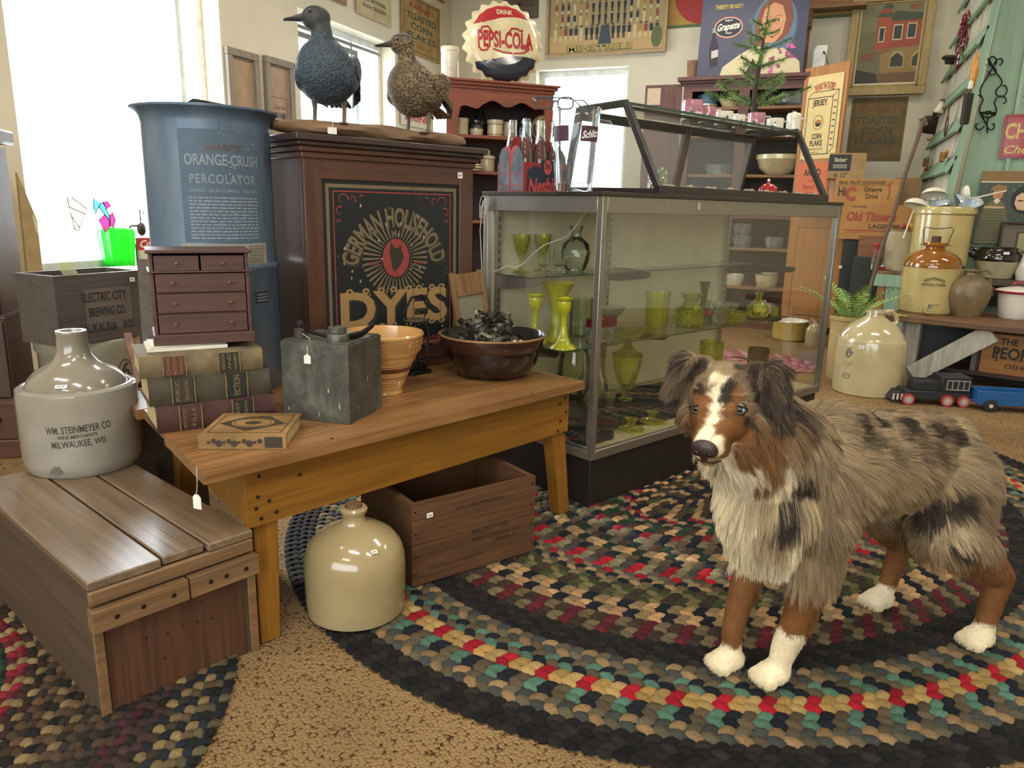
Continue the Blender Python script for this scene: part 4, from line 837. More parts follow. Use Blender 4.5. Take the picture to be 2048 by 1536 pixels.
# cord
M_cord = plain('white_cord', '#d9d5c6', .5)
b = MB(); P = []
for px, py, y_ in ((1196, 405, .10), (1178, 418, .16), (1160, 440, .20), (1150, 455, .24), (1132, 475, .28), (1110, 482, .33), (1088, 490, .37), (1065, 508, .40), (1050, 525, .42), (1030, 536, .44), (1015, 531, .46), (988, 544, .50)):
 q = PP(px, py, cs(0, y_), (CY[0], CY[1], 0)); P.append(q)
b.tube(P, .0022, M_cord, 7); o = b.build('electric_wire'); tag(o, 'thin white electric cord strung diagonally inside the display case', 'cord')
b = MB(); q0 = np.array(cs(-.012, .535, .97))
for k in range(4):
 P = [(q0[0]+.018*sin(a+k)*CY[0], q0[1]+.018*sin(a+k)*CY[1], q0[2]-.02-.006*k-(.035-.004*k)*cos(a)) for a in np.linspace(0, 2*pi, 15)]; b.tube(P, .0016, M_cord, 6)
b.tube([q0+(0, 0, .0), q0+(-.01, 0, -.1), q0+(0, .0, -.25)], .0018, M_cord, 6); tag(b.build('coiled_cord'), 'coil of thin cord hooked on the back left corner of the display case', 'cord')
b = MB(); q0 = np.array(PP(1398, 412, cs(0, -.004), (CY[0], CY[1], 0))); b.tube([q0+np.array((.006*sin(a)*CX[0], .006*sin(a)*CX[1], .011*cos(a))) for a in np.linspace(0, 2*pi, 17)[:-1]], .0012, M_cord, 6, closed=True); tag(b.build('wire_hook'), 'tiny wire loop hanging on the front glass below the rim', 'hook')
# ---- slanted countertop showcase on top
UX0, UX1 = .30, 1.455
t = thing('slanted_showcase', 'slant-fronted glass countertop showcase with dark wooden edges, on top of the display case', 'display case', cs(0, 0, ZT), CRZ)
DWD = plain('dark_case_edge', '#2b2220', .35, coat=.3); prof = [(.037, .008), (.19, .285), (.40, .285), (.455, .008)]
b = MB()
for x in (UX0, UX1-.02):
 for (y0, z0), (y1, z1) in ((prof[0], prof[1]), (prof[1], prof[2]), (prof[2], prof[3]), (prof[3], prof[0])): b.beam((x+.01, y0, z0+.006), (x+.01, y1, z1-.0), .022, .020, DWD, up=(1, 0, 0))
b.bx(UX0, UX1, .025, .045, 0, .028, DWD); b.bx(UX0, UX1, .445, .465, 0, .022, DWD); b.bx(UX0, UX1, .185, .197, .272, .282, ALD); b.bx(UX0, UX1, .39, .405, .25, .282, ALD); b.build('frame', t, bevel=.0015)
b = MB(); b.add([(UX0+.01, .045, .028), (UX1-.01, .045, .028), (UX1-.01, .188, .275), (UX0+.01, .188, .275)], [(0, 1, 2, 3)], PG); lab(b.build('glass_pane', t, smooth=False), 'slanting front glass')
b = MB(); b.bx(UX0-.006, UX1+.006, .18, .41, .285, .292, SG_); b.bx(UX0-.006, UX1+.006, .179, .18, .284, .293, GE); lab(b.build('top_glass', t, smooth=False), 'green-edged top glass')
HZ = glass('dusty_sliding_glass', (.72, .72, .66), dens=.86, refl=.6)
b = MB(); xm = (UX0+UX1)/2+.05; b.add([(UX0+.02, .45, .02), (xm, .45, .02), (xm, .398, .27), (UX0+.02, .398, .27)], [(0, 1, 2, 3)], HZ); b.add([(xm, .442, .02), (UX1-.02, .442, .02), (UX1-.02, .392, .27), (xm, .392, .27)], [(0, 1, 2, 3)], HZ); b.build('sliding_door', t, smooth=False)
b = MB(); b.beam((xm, .448, .01), (xm, .396, .27), .022, .012, plain('worn_mullion', '#6a5a48', .5), up=(1, 0, 0)); b.beam((xm+.022, .438, .01), (xm+.022, .388, .27), .010, .012, plain('worn_mullion', '#6a5a48', .5), up=(1, 0, 0)); b.build('mullion', t)
b = MB(); n = 60; vs = []
for i in range(n+1): x = UX0+.04+(UX1-UX0-.08)*i/n; z = .032+.004*sin(i*.9)+.003*sin(i*2.3); vs += [(x, .05, .004), (x, .05, z)]
b.add(vs, [(2*i, 2*i+2, 2*i+3, 2*i+1) for i in range(n)], plain('paper_edging', '#c8bfa6', .8)); b.build('scalloped_edging', t, smooth=False)
# ================================================================= GLASSWARE
UG = glass('uranium_green_glass', '#f9fbd2', dens=.88, refl=.8, body='#d6da50'); UGD = glass('uranium_glass_pressed', '#f5f8bc', dens=.84, refl=1.0, bmp=.9, body='#d0d64c'); UO = plain('opaque_vaseline_glass', '#b4b41e', .2, var=.05, coat=.6); UOD = plain('matt_vaseline_glass', '#a5a234', .35, var=.05, coat=.3)
CGp = glass('clear_table_glass', (.965, .98, .96), refl=.6); CGpb = glass('clear_pressed_glass', (.86, .89, .80), dens=.93, refl=1.4, bmp=.9); GNt = glass('pale_green_glass', (.96, .99, .965), refl=.9); RUB = glass('ruby_flash_glass', '#a2324f', dens=.6, refl=1.0)
def glassware(name, label, cat, pr, m, pos, seg=40, group=None, kind=None, **kw):
 b = MB(); b.lathe(pr, m, seg, **kw); o = b.build(name, loc=pos); return tag(o, label, cat, group)
# upper shelf
gob = [(0, .001), (.030, 0), (.031, .003), (.010, .008), (.0045, .016), (.0045, .045), (.010, .056), (.022, .078), (.031, .110), (.033, .135), (.0315, .135), (.0295, .110), (.020, .080), (.003, .060)]
glassware('goblet', 'leftmost yellow-green wine goblet on the upper shelf', 'goblet', gob, UG, csl(1030, 543, S1), group='wine goblets on the upper shelf')
glassware('goblet', 'second yellow-green wine goblet on the upper shelf, beside the cordials', 'goblet', gob, UG, csl(1064, 540, S1), group='wine goblets on the upper shelf')
cor = [(0, .001), (.022, 0), (.022, .003), (.007, .007), (.006, .020), (.020, .026), (.0235, .030), (.0235, .085), (.022, .085), (.0215, .032), (.004, .028)]
glassware('cordial_glass', 'small clear footed glass next to the yellow goblets', 'glass', cor, CGp, csl(1087, 546, S1), group='small footed glasses')
glassware('cordial_glass', 'small clear footed glass next to the round carafe', 'glass', cor, CGp, csl(1118, 546, S1), group='small footed glasses')
glassware('carafe', 'clear round-bellied carafe with a narrow neck on the upper shelf', 'carafe', [(0, .001), (.034, 0), (.040, .006), (.052, .04), (.056, .07), (.050, .098), (.028, .118), (.018, .126), (.017, .140), (.027, .165), (.026, .165), (.0155, .140), (.016, .127), (.048, .098), (.054, .07), (.050, .04), (.036, .006), (0, .004)], GNt, csl(1150, 541, S1))
# middle shelf
glassware('vase', 'tall flared matt yellow-green vase behind the candlesticks', 'vase', [(0, 0), (.052, 0), (.054, .004), (.030, .014), (.022, .04), (.022, .10), (.030, .15), (.055, .195), (.062, .203), (.060, .203), (.028, .15), (.018, .10), (.0, .05)], UOD, cs(.16, .33, S2))
cst = [(0, .0), (.044, 0), (.046, .003), (.044, .008), (.024, .022), (.014, .045), (.010, .075), (.009, .105), (.013, .118), (.0215, .130), (.023, .150), (.022, .158), (.030, .168), (.030, .172), (.018, .171), (.014, .155), (0, .150)]
glassware('candlestick', 'opaque yellow glass candlestick, the rear one, half behind the brown bowl', 'candlestick', cst, UO, cs(.060, .335, S2), 36, group='pair of yellow glass candlesticks')
glassware('candlestick', 'opaque yellow glass candlestick, the front one at the left end of the middle shelf', 'candlestick', cst, UO, cs(.068, .205, S2-.0), 36, group='pair of yellow glass candlesticks')
def thumb(name, label, cat, R, H, m, pos, top=None, zt=.7, flare=0, seg=48):
 pr = [(0, .004), (R*.9, 0), (R, .006)]
 k = 9
 for i in range(k): z = .006+H*zt*i/k; pr += [(R*(1+flare*i/k)*1.0, z), (R*(1+flare*(i+.5)/k)*1.045, z+H*zt/k/2)]
 pr += [(R*(1+flare), H*zt, top or m), (R*(1+flare), H, m), (R*(1+flare)-.003, H), (R*(1+flare)-.003, H*zt), (R*.92, .008), (0, .008)]
 b = MB(); b.lathe(pr, m, seg, flute=.022, nfl=16); return tag(b.build(name, loc=pos), label, cat)
thumb('tumbler', 'pressed clear glass tumbler with a ruby red upper band', 'tumbler', .033, .088, CGpb, cs(.225, .205, S2), RUB, .66)
thumb('tumbler', 'second ruby-banded glass tumbler just behind the corner post', 'tumbler', .033, .088, CGpb, cs(.31, .225, S2), RUB, .60)
glassware('etched_jar', 'plain straight-sided grey-green glass jar behind the ruby tumblers', 'jar', [(0, .002), (.040, 0), (.044, .005), (.045, .13), (.047, .135), (.043, .135), (.042, .006), (0, .006)], glass('grey_green_jar', (.84, .88, .72), dens=.9, refl=1), cs(.32, .36, S2))
b = MB(); b.lathe([(0, .002), (.022, 0), (.012, .01), (.008, .03), (.012, .048), (.028, .062), (.046, .084), (.052, .098), (.048, .097), (.040, .082), (.0, .055)], glass('milky_ruffled', (.74, .78, .62), dens=.7, refl=1), 60, flute=.09, nfl=7); tag(b.build('ruffled_compote', loc=cs(.46, .34, S2)), 'pale ruffled-edge glass compote on the middle shelf', 'compote')
pl_ = [(0, .002), (.03, 0), (.05, .006), (.062, .013), (.061, .0145), (.048, .009), (.0, .005)]
for i, (x, y) in enumerate(((.40, .22), (.55, .26))):
 b = MB(); b.lathe(pl_, UG, 48, flute=.03, nfl=24); tag(b.build('scalloped_saucer', loc=cs(x, y, S2)), ['yellow-green scalloped saucer behind the ruby tumblers', 'yellow-green scalloped saucer farther along the middle shelf'][i], 'saucer', 'scalloped saucers')
glassware('fluted_pitcher', 'tall pale yellow glass jar with crimped rim beside the square box', 'jar', [(0, .002), (.040, 0), (.044, .006), (.046, .06), (.044, .10), (.046, .128), (.050, .142), (.047, .141), (.042, .10), (.043, .008), (0, .008)], UG, cs(.72, .32, S2), 48, flute=.035, nfl=14)
b = MB(); b.lathe([(0, 0), (.052, 0), (.056, .004), (.056, .070), (.052, .074), (.040, .080), (.030, .092), (.026, .100), (.040, .125), (.044, .132), (.041, .131), (.022, .100), (.034, .080), (.05, .070), (.05, .006), (0, .006)], UGD, 40, flute=.05, nfl=10); tag(b.build('ruffled_vase', loc=cs(.86, .26, S2)), 'squat yellow-green glass vase with a ruffled neck', 'vase')
b = MB(); b.lathe([(0, .002), (.034, 0), (.040, .03), (.040, .055), (.046, .09), (.043, .09), (.037, .055), (.037, .03), (.03, .006), (0, .006)], CGpb, 36, flute=.03, nfl=12)
for k in range(5): a = 2*pi*k/5; b.ell((.012*cos(a)-.028, .012*sin(a)-.028, .05), (.010, .006, .010), flat('#a23a34'), 8, 6)
b.ell((-.030, -.030, .05), (.006, .006, .006), flat('#d9a070'), 8, 6); b.ell((-.022, -.034, .030), (.007, .004, .011), flat('#3e4a2c'), 8, 6); tag(b.build('painted_tumbler', loc=cs(.99, .22, S2)), 'clear glass tumbler with a painted red rose', 'tumbler')
thumb('pressed_bowl', 'yellow-green hobnail glass bowl on the middle shelf', 'bowl', .058, .045, UGD, cs(1.10, .22, S2), None, .9, .15)
glassware('bud_vase', 'slim fluted yellow-green bud vase', 'vase', [(0, .002), (.026, 0), (.028, .006), (.018, .030), (.013, .07), (.013, .105), (.020, .148), (.023, .155), (.020, .154), (.010, .105), (.010, .07), (.0, .02)], glass('olive_glass', '#8f9a34', dens=.75, refl=1), cs(1.13, .38, S2), 40, flute=.08, nfl=8)
b = MB(); b.lathe([(0, .002), (.05, 0), (.062, .008), (.075, .035), (.080, .048), (.077, .048), (.058, .012), (0, .008)], CGpb, 60, flute=.03, nfl=20); tag(b.build('oval_dish', loc=cs(1.30, .40, S2)), 'large clear pressed glass dish at the back of the middle shelf', 'dish')
t = thing('decanter', 'squat yellow-green decanter with painted flowers and a faceted clear stopper', 'decanter', cs(1.33, .23, S2))
b = MB(); b.lathe([(0, .002), (.030, 0), (.042, .008), (.050, .028), (.046, .050), (.026, .070), (.013, .082), (.012, .100), (.018, .108), (.018, .111), (.010, .110), (.009, .085), (.042, .050), (.046, .028), (.038, .010), (0, .007)], UG, 40)
for a, z in ((-2.2, .028), (-1.6, .034), (-1.1, .024)):
 for k in range(5): b.ell((.048*cos(a)+.004*cos(k*1.26), .048*sin(a), z+.006*sin(k*1.26)), .0042, flat('#c79a2c'), 7, 5)
b.build('bottle', t); b = MB(); b.lathe([(.008, .108), (.006, .116), (.016, .130), (.017, .138), (.008, .152), (0, .156)], CGp, 8); lab(b.build('stopper', t, angle=10), 'faceted clear stopper')
glassware('toothpick_holder', 'tiny yellow-green glass holder at the right end of the middle shelf', 'holder', [(0, .001), (.014, 0), (.015, .004), (.015, .035), (.018, .045), (.016, .044), (.013, .006), (0, .005)], UG, cs(1.43, .20, S2), 20, flute=.06, nfl=6)
# floor of the case
ZF = ZB+.034
thumb('tall_tumbler', 'tall pressed glass jar with a dense raised pattern, seen beside the table corner', 'jar', .042, .155, UGD, cs(.13, .40, ZF), None, .92)
glassware('hurricane_vase', 'large clear glass bowl on a stem behind the corner post', 'vase', [(0, .002), (.04, 0), (.03, .008), (.012, .022), (.012, .045), (.04, .07), (.060, .11), (.064, .15), (.058, .20), (.050, .245), (.048, .245), (.056, .20), (.061, .15), (.056, .11), (.036, .072), (0, .05)], glass('yellowish_clear', (.92, .94, .80), dens=.95, refl=1.2), cs(.26, .33, ZF), 48)
glassware('fish_bowl_vase', 'rounded clear glass jar on the case floor beside the covered urn', 'jar', [(0, .002), (.04, 0), (.055, .02), (.062, .06), (.058, .10), (.044, .135), (.040, .19), (.046, .20), (.042, .20), (.038, .19), (.040, .135), (.055, .10), (.059, .06), (.05, .02), (0, .008)], glass('yellowish_clear', (.92, .94, .80)), cs(.42, .38, ZF), 48)
t = thing('covered_urn', 'covered pale green fluted glass urn on the case floor', 'urn', cs(.60, .36, ZF))
b = MB(); b.lathe([(0, .002), (.030, 0), (.030, .004), (.010, .012), (.009, .028), (.024, .045), (.042, .085), (.054, .135), (.058, .175), (.060, .185), (.056, .185), (.054, .17), (.05, .135), (.038, .085), (0, .04)], UG, 56, flute=.03, nfl=14); b.build('urn_body', t)
b = MB(); b.lathe([(.058, .184), (.062, .188), (.058, .192), (.036, .202), (.018, .222), (.010, .236), (.012, .244), (.006, .252), (0, .253)], UG, 48); b.build('lid', t)
glassware('footed_glass', 'small clear footed glass on the black cloth', 'glass', [(0, .001), (.040, 0), (.041, .004), (.028, .010), (.008, .018), (.008, .030), (.016, .042), (.0215, .075), (.022, .088), (.020, .088), (.019, .075), (.013, .045), (0, .035)], glass('yellowish_clear', (.92, .94, .80)), cs(.36, .235, ZF), 36)
b = MB(); b.lathe([(0, .001), (.038, 0), (.040, .004), (.030, .009), (0, .006)], UG, 40, flute=.04, nfl=18); tag(b.build('small_coaster', loc=cs(.20, .16, ZF)), 'small ribbed glass dish on the cloth beside the corner post', 'dish')
hol = [(0, .001), (.044, 0), (.046, .003), (.040, .007), (.016, .010), (.014, .014), (.014, .030), (.024, .036), (.024, .039), (.012, .037), (.010, .016), (0, .014)]
glassware('low_candleholder', 'low yellow glass candleholder, the nearer one on the black cloth', 'candleholder', hol, UG, csl(1262, 858, ZF), 36, group='low yellow candleholders'); glassware('low_candleholder', 'low yellow glass candleholder, the farther one on the black cloth', 'candleholder', hol, UG, csl(1304, 843, ZF, lo=(.06, .09)), 36, group='low yellow candleholders')
thumb('tall_tumbler', 'tall yellow-green hobnail glass vase rising behind the dog\'s left ear', 'vase', .046, .195, UGD, cs(1.10, .30, ZF), None, .92, .1); thumb('tall_tumbler', 'olive and amber pressed glass tumbler near the right end of the case', 'vase', .043, .150, glass('amber_pressed', '#a08a3c', dens=.85, refl=1.3, bmp=.9), cs(1.36, .22, ZF), None, .9, .1)
b = MB(); b.lathe([(0, 0), (.020, 0), (.022, .01), (.012, .02), (.012, .028), (.014, .034), (0, .036)], flat('#17181a'), 20); tag(b.build('black_stopper', loc=cs(1.40, .10, ZF)), 'small black stopper on the floor near the right end of the case', 'stopper')
# ---- on top of the case: carrier, bottles, pitcher
def csp(px, py, x=None, y=None):
 if x is not None: q = PP(px, py, cs(x, 0), (CX[0], CX[1], 0))
 else: q = PP(px, py, cs(0, y), (CY[0], CY[1], 0))
 d = q[:2]-C0; return float(d @ CX), float(d @ CY), float(q[2])
kx, ky, kz = csp(1048, 373, x=.035)
CR_ = plain('carrier_red_card', '#8e2a28', .6, var=.1); CRB = plain('carrier_navy_card', '#232a3c', .6, var=.1); CRW = plain('carrier_scuffed_card', '#74767c', .7, c2='#4a4e58', sc=20); CRP = flat('#b4443f')
t = thing('bottle_carrier', 'red and navy cardboard six-bottle soda carrier with curved ends', 'bottle carrier', cs(.035, ky, ZT), CRZ)
cw, cd = .205, .135   # along x, along y (away)
endp = [(0, 0), (cd, 0), (cd, .085), (cd*.93, .10), (cd*.82, .135), (cd*.70, .15), (cd*.56, .145), (cd*.5, .13), (cd*.44, .145), (cd*.30, .15), (cd*.18, .135), (cd*.07, .10), (0, .085)]
for x in (0, cw-.002):
 b = MB(); Me = Matrix.Translation((x, 0, 0)) @ Matrix(((0, 0, 1, 0), (1, 0, 0, 0), (0, 1, 0, 0), (0, 0, 0, 1))); b.prism(endp, .002, CRP, Me)
 Mf = frame((x, cd, 0), (0, -1, 0), (0, 0, 1))
 for s in (0, 1):
  o_ = s*cd*.5; b.poly([(o_+.004, .004), (o_+cd*.5-.005, .004), (o_+cd*.5-.005, .085), (o_+cd*.42, .12), (o_+cd*.30, .143), (o_+cd*.17, .143), (o_+cd*.07, .12), (o_+.004, .08)], CRW, Mf, .0008)
  b.text('DRINK', o_+cd*.24, .06, .007, CRP, Mf, lift=.0014, bold=.03); b.text("Nesbitt's", o_+cd*.24, .022, .008, CRP, Mf, lift=.0014, shear=.2, bold=.02)
 b.build('end_panel', t, smooth=False)
b = MB(); b.bx(0, cw, 0, .002, 0, .095, CR_); Mf = frame((0, 0, 0), (1, 0, 0), (0, 0, 1)); b.poly([(.012, .004), (cw-.004, .004), (cw-.004, .085), (.12, .058), (.05, .088), (.012, .07)], CRB, Mf, .001)
b.rect(.075, .135, .055, .105, CRB, Mf, .002); b.disc(.105, .082, .018, CRP, Mf, .0026, ry=.024); b.text('5¢', .105, .085, .018, CRB, Mf, lift=.0032, bold=.03); b.text("Nesbitt's", .108, .026, .046, CRP, Mf, w=.175, shear=.22, bold=.03, lift=.002, rot=.08)
lab(b.build('front_panel', t, smooth=False), 'navy and red front panel with script lettering'); b = MB(); b.bx(0, cw, cd-.002, cd, 0, .095, CR_); b.bx(0, cw, 0, cd, 0, .002, CR_); b.build('tray', t, smooth=False)
b = MB(); b.prism([(0, .0), (cw, 0), (cw, .14), (cw-.02, .175), (.135, .178), (.125, .165), (.075, .165), (.065, .18), (.02, .18), (0, .165)], .002, CR_, frame((0, cd/2+.001, 0), (1, 0, 0), (0, 0, 1))); b.build('handle_divider', t, smooth=False)
BG = glass('bottle_glass', (.95, .97, .96), dens=.985, refl=.9)
btl = [(0, .003), (.024, 0), (.028, .004), (.029, .03), (.0285, .09), (.0265, .11), (.0275, .114), (.0255, .118), (.026, .124), (.018, .160), (.0135, .19), (.0125, .215), (.014, .218), (.014, .224), (.0125, .226), (.0125, .232), (.010, .232), (.0105, .19), (.016, .160), (.024, .12), (.026, .09), (.026, .008), (0, .008)]
LBN = ['nearest the left end, front row', 'middle of the front row', 'right of the front row', 'left of the back row', 'middle of the back row', 'right of the back row']
for i in range(6):
 x, y = .035+.067*(i % 3), .034+.067*(i // 3); glassware('soda_bottle', 'clear empty glass soda bottle in the red carrier, '+LBN[i], 'bottle', btl, BG, cs(.035+x, ky+y, ZT+.003), 24, group='empty soda bottles in the carrier')
# pitcher
px_, py_, _ = csp(1148, 368, y=.14)
t = thing('beer_pitcher', 'tall clear glass beer pitcher with a small brown lettered badge, on the case top', 'pitcher', cs(px_, .14, ZT), CRZ)
PGl = glass('thick_pitcher_glass', (.96, .98, .98), dens=.985, refl=.8)
b = MB(); b.lathe([(0, .008), (.052, 0), (.056, .004), (.057, .020), (.062, .10), (.068, .19), (.072, .235), (.074, .240), (.071, .243), (.067, .235), (.064, .19), (.058, .10), (.051, .024), (0, .020)], PGl, 48)
for i in range(12):
 a = 2*pi*i/12; b.tube([((.0575+.005*k)*cos(a), (.0575+.005*k)*sin(a), .015+.07*k) for k in (0, .5, 1)], .003, PGl, 6)
b.build('pitcher_body', t)
ha = atan2(-cs(px_, .14)[1], -cs(px_, .14)[0])+pi/2-CRZ+.15
b = MB(); dr = (cos(ha), sin(ha)); b.tube([((r_)*dr[0], (r_)*dr[1], z) for r_, z in ((.070, .205), (.100, .203), (.114, .18), (.113, .12), (.103, .08), (.085, .066), (.064, .068))], .008, PGl, 10); b.build('handle', t)
b = MB(); fa = ha-pi/2+.55; Rz = lambda z: .0575+z*.058; fnp = cyl(lambda z: .0585+(z-.02)*.063, .165, .0015, fa); SB = flat('#4a2c3a'); SW = flat('#e8e4dc')
rectf(b, -.033, .033, -.022, .022, SB, fnp, 6); b.text('Schlitz', 0, 0, .020, SW, fn=cyl(lambda z: .0585+(z-.02)*.063, .165, .0024, fa), w=.056, shear=.35, bold=.03, rot=.15)
fnq = cyl(lambda z: .0585+(z-.02)*.063, .165, .0015, fa-1.5); lab(b.build('badge', t, smooth=False), 'brown badge with white script'); b = MB(); rectf(b, -.033, .033, -.022, .022, SB, fnq, 6); b.build('badge', t, smooth=False)
# spectacles on the showcase
b = MB(); q0 = (0, 0, 0); BLK = plain('spectacle_frame', '#3f4a50', .3)
for x0, w, h in ((0, .055, .034), (.072, .05, .036)):
 b.tube([(x0+w/2+w/2*np.sign(cos(a))*abs(cos(a))**.6, 0, .022+h/2*np.sign(sin(a))*abs(sin(a))**.6) for a in np.linspace(0, 2*pi, 25)[:-1]], .0025, BLK, 6, closed=True)
b.tube([(.055, 0, .026), (.064, 0, .03), (.072, 0, .026)], .003, BLK, 6); b.tube([(0, 0, .03), (-.02, .03, .045), (.02, .09, .055), (.10, .12, .05), (.15, .12, .01)], .002, BLK, 6); b.tube([(.122, 0, .03), (.15, .03, .035), (.165, .09, .02), (.165, .12, .005)], .002, BLK, 6)
b.build
o = b.build('spectacles', loc=cs(.16, .27, 1.255), rz=radians(8)); o.location = (*cs(.10, .40)[:2], 1.262); tag(o, 'dark-framed spectacles lying above the pitcher at the showcase edge', 'spectacles')
# things inside the showcase
b = MB(); b.lathe([(0, .0), (.05, 0), (.055, .012), (.050, .018), (.03, .010), (0, .009)], plain('smoked_glass_dish', '#20242a', .1, coat=.8), 32, sx=1.3); tag(b.build('ashtray', loc=cs(.42, .25, ZT-.002), rz=CRZ), 'dark oval glass ashtray inside the left end of the showcase', 'ashtray')
b = MB(); b.lathe([(0, .0), (.04, 0), (.045, .008), (.03, .012), (0, .009)], plain('tarnished_dish', '#6a5a48', .3, .4), 32, sx=1.3); tag(b.build('small_dish', loc=cs(.66, .28, ZT-.002), rz=CRZ), 'small brownish oval dish inside the showcase', 'dish')
RE = plain('red_enamel', '#a81e20', .12, var=.05, coat=.8); WE = plain('white_enamel', '#d8d3c0', .2, var=.03, coat=.5)
t = thing('enamel_teapot', 'small red enamel teapot with a white lid knob at the right end of the showcase', 'teapot', cs(1.30, .22, ZT-.002), CRZ)
b = MB(); b.lathe([(0, 0), (.030, 0), (.036, .006), (.040, .03), (.036, .055), (.028, .062)], RE, 36); b.build('pot', t); b = MB(); b.lathe([(.029, .062), (.024, .070), (.006, .075), (.004, .080, WE), (.008, .086), (.004, .092), (0, .093)], RE, 24); b.build('lid', t)
b = MB(); b.tube([(.034, 0, .02), (.055, 0, .035), (.068, 0, .062)], [.010, .007, .004], RE, 10); b.build('spout', t); b = MB(); b.tube([(-.034, 0, .052), (-.062, 0, .05), (-.066, 0, .03), (-.038, 0, .014)], .004, RE, 8); b.build('handle', t)
b = MB(); b.lathe([(0, 0), (.022, 0), (.028, .003), (.05, .008), (.05, .010), (0, .005)], WE, 28); tag(b.build('white_saucer', loc=cs(1.19, .17, ZT-.002)), 'white enamel saucer beside the red teapot', 'saucer')
b = MB(); b.lathe([(0, .002), (.035, 0), (.037, .004), (.037, .10), (.033, .11), (.030, .11), (.034, .1), (.034, .006), (0, .006)], CGpb, 32); tag(b.build('glass_jar', loc=cs(.72, .36, ZT-.002)), 'cut glass jar standing behind the dusty showcase doors', 'jar')
# cups on the showcase glass
ZU = ZT+.292
PKL = plain('pink_lustre', '#b9808c', .15, c2='#a05f70', sc=30, coat=.6); WC = plain('white_china', '#d9d2c0', .18, var=.04, coat=.6); CHN = flat('#7a6a58')
def cup(px, label, r, h, pink, gi, lid=False, y=.33):
 x, yy, _ = csp(px, 240, y=y); t = thing('china_mug' if not lid else 'lidded_jar', label, 'mug' if not lid else 'jar', cs(x, y, ZU), CRZ, 'china mugs on the showcase' if not lid else None)
 b = MB(); m0 = WC; m1 = PKL if pink else WC
 b.lathe([(0, .003), (r*.9, 0), (r, .003, m0), (r, h*.42, m1), (r*1.02, h*.98), (r*1.01, h), (r*.93, h*.98, m0), (r*.9, .006), (0, .006)], m0, 32)
 f0 = atan2(-cs(x, y)[1], -cs(x, y)[0])-CRZ; fn = cyl(r*1.006, h*.45, .001, f0)
 for k in range(0 if lid else 7):
  a_, z_, s_ = rnd.gauss(0, r*.3), rnd.gauss(-h*.08, h*.12), rnd.uniform(.003, .008); b.poly([(a_+s_*cos(q)*rnd.uniform(.5, 1.2), z_+s_*sin(q)) for q in np.linspace(0, 2*pi, 9)[:-1]], [flat('#5d5348'), flat('#8a7a62'), flat('#77654f')][k % 3], fn=fn)
 b.build('cup_body', t); b = MB(); a = f0+1.75; dr = (cos(a), sin(a)); b.tube([((r*.97+e_)*dr[0], (r*.97+e_)*dr[1], z) for e_, z in ((0, h*.8), (r*.55, h*.82), (r*.7, h*.5), (r*.45, h*.22), (0, h*.2))], .0035, m0, 8); b.build('handle', t)
 if lid:
  b = MB(); b.lathe([(r*1.03, h*.80), (r*1.05, h*.84), (r*1.05, h*.97), (r*.9, h*1.05), (r*.3, h*1.09), (r*.28, h*1.12, flat('#26221e')), (r*.34, h*1.17), (0, h*1.19)], WE, 32); b.build('lid', t)
cup(1383, 'pink lustre china mug, leftmost and largest on the showcase', .040, .076, 1, 0); cup(1414, 'pink lustre china mug with a dark picture, second from the left', .033, .062, 1, 0)
cup(1447, 'white china mug with painted scene, third from the left', .037, .056, 0, 0); cup(1478, 'small white china cup with brown figures, fourth from the left', .025, .054, 0, 0)
cup(1513, 'pink-rimmed white mug with painted figures, in front of the feather tree', .036, .074, 1, 0); cup(1551, 'white jug-like mug with a wide gold band, right of the feather tree', .036, .066, 0, 0)
cup(1588, 'white enamel lidded jar with a black knob at the right end of the showcase', .031, .098, 0, 0, lid=True)
# ================================================================= SIGNS AND PICTURES ON THE WALLS
def wrect(plane, v, tl, br):
 f = PX if plane == 'x' else PY; a, c = f(*tl, v), f(*br, v)
 if plane == 'x': return (v, a[1], min(a[2], c[2])), (0, 1, 0), abs(c[1]-a[1]), abs(a[2]-c[2])
 return (a[0], v, min(a[2], c[2])), (1, 0, 0), abs(c[0]-a[0]), abs(a[2]-c[2])
def sign(name, label, cat, plane, v, tl, br, art, m_edge, thick=.012, zt=None, parent=None):
 """flat board hung on a wall: art(b, M, w, h) draws its print"""
 o, ux, w, h = wrect(plane, v, tl, br)
 if zt: h = zt-o[2]
 fr = frame((0, 0, 0), ux, (0, 0, 1)); b = MB()
 b.bx(0, w, 0, h, -thick, 0, m_edge, fr); art(b, fr, w, h)
 ob = b.build(name, loc=o, smooth=False); return tag(ob, label, cat)
def A_kellogg(bg, c1, c2, brd):
 def art(b, M, w, h):
  b.frame2(w*.05, w*.95, h*.04, h*.96, w*.012, brd, M); b.text("Kellogg's", w*.5, h*.82, h*.085, c1, M, w=w*.62, shear=.3, bold=.012, lift=.0015)
  for i, s in enumerate(('TOASTED', 'CORN', 'FLAKES')): b.text(s, w*.5, h*(.645-i*.165), h*.105, c2, M, w=w*(.78, .56, .74)[i], bold=.02, lift=.0015)
  b.text('TOASTED CORN FLAKE CO.', w*.5, h*.92, h*.022, brd, M, w=w*.7); b.text('BATTLE CREEK, MICH.', w*.5, h*.15, h*.03, brd, M, w=w*.6); b.rect(w*.15, w*.85, h*.21, h*.215, brd, M)
 return art
CARD = plain('aged_cardboard', '#a88a55', .8, c2='#8c7044', sc=8)
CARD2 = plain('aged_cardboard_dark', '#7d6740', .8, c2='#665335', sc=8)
sign('cereal_sign', 'aged toasted corn flakes sign on the left wall beside the second window', 'sign', 'x', XW+.02, (803, -22), (880, 128), A_kellogg(CARD, flat('#8c3a30'), flat('#3b5544'), flat('#6b5532')), CARD)
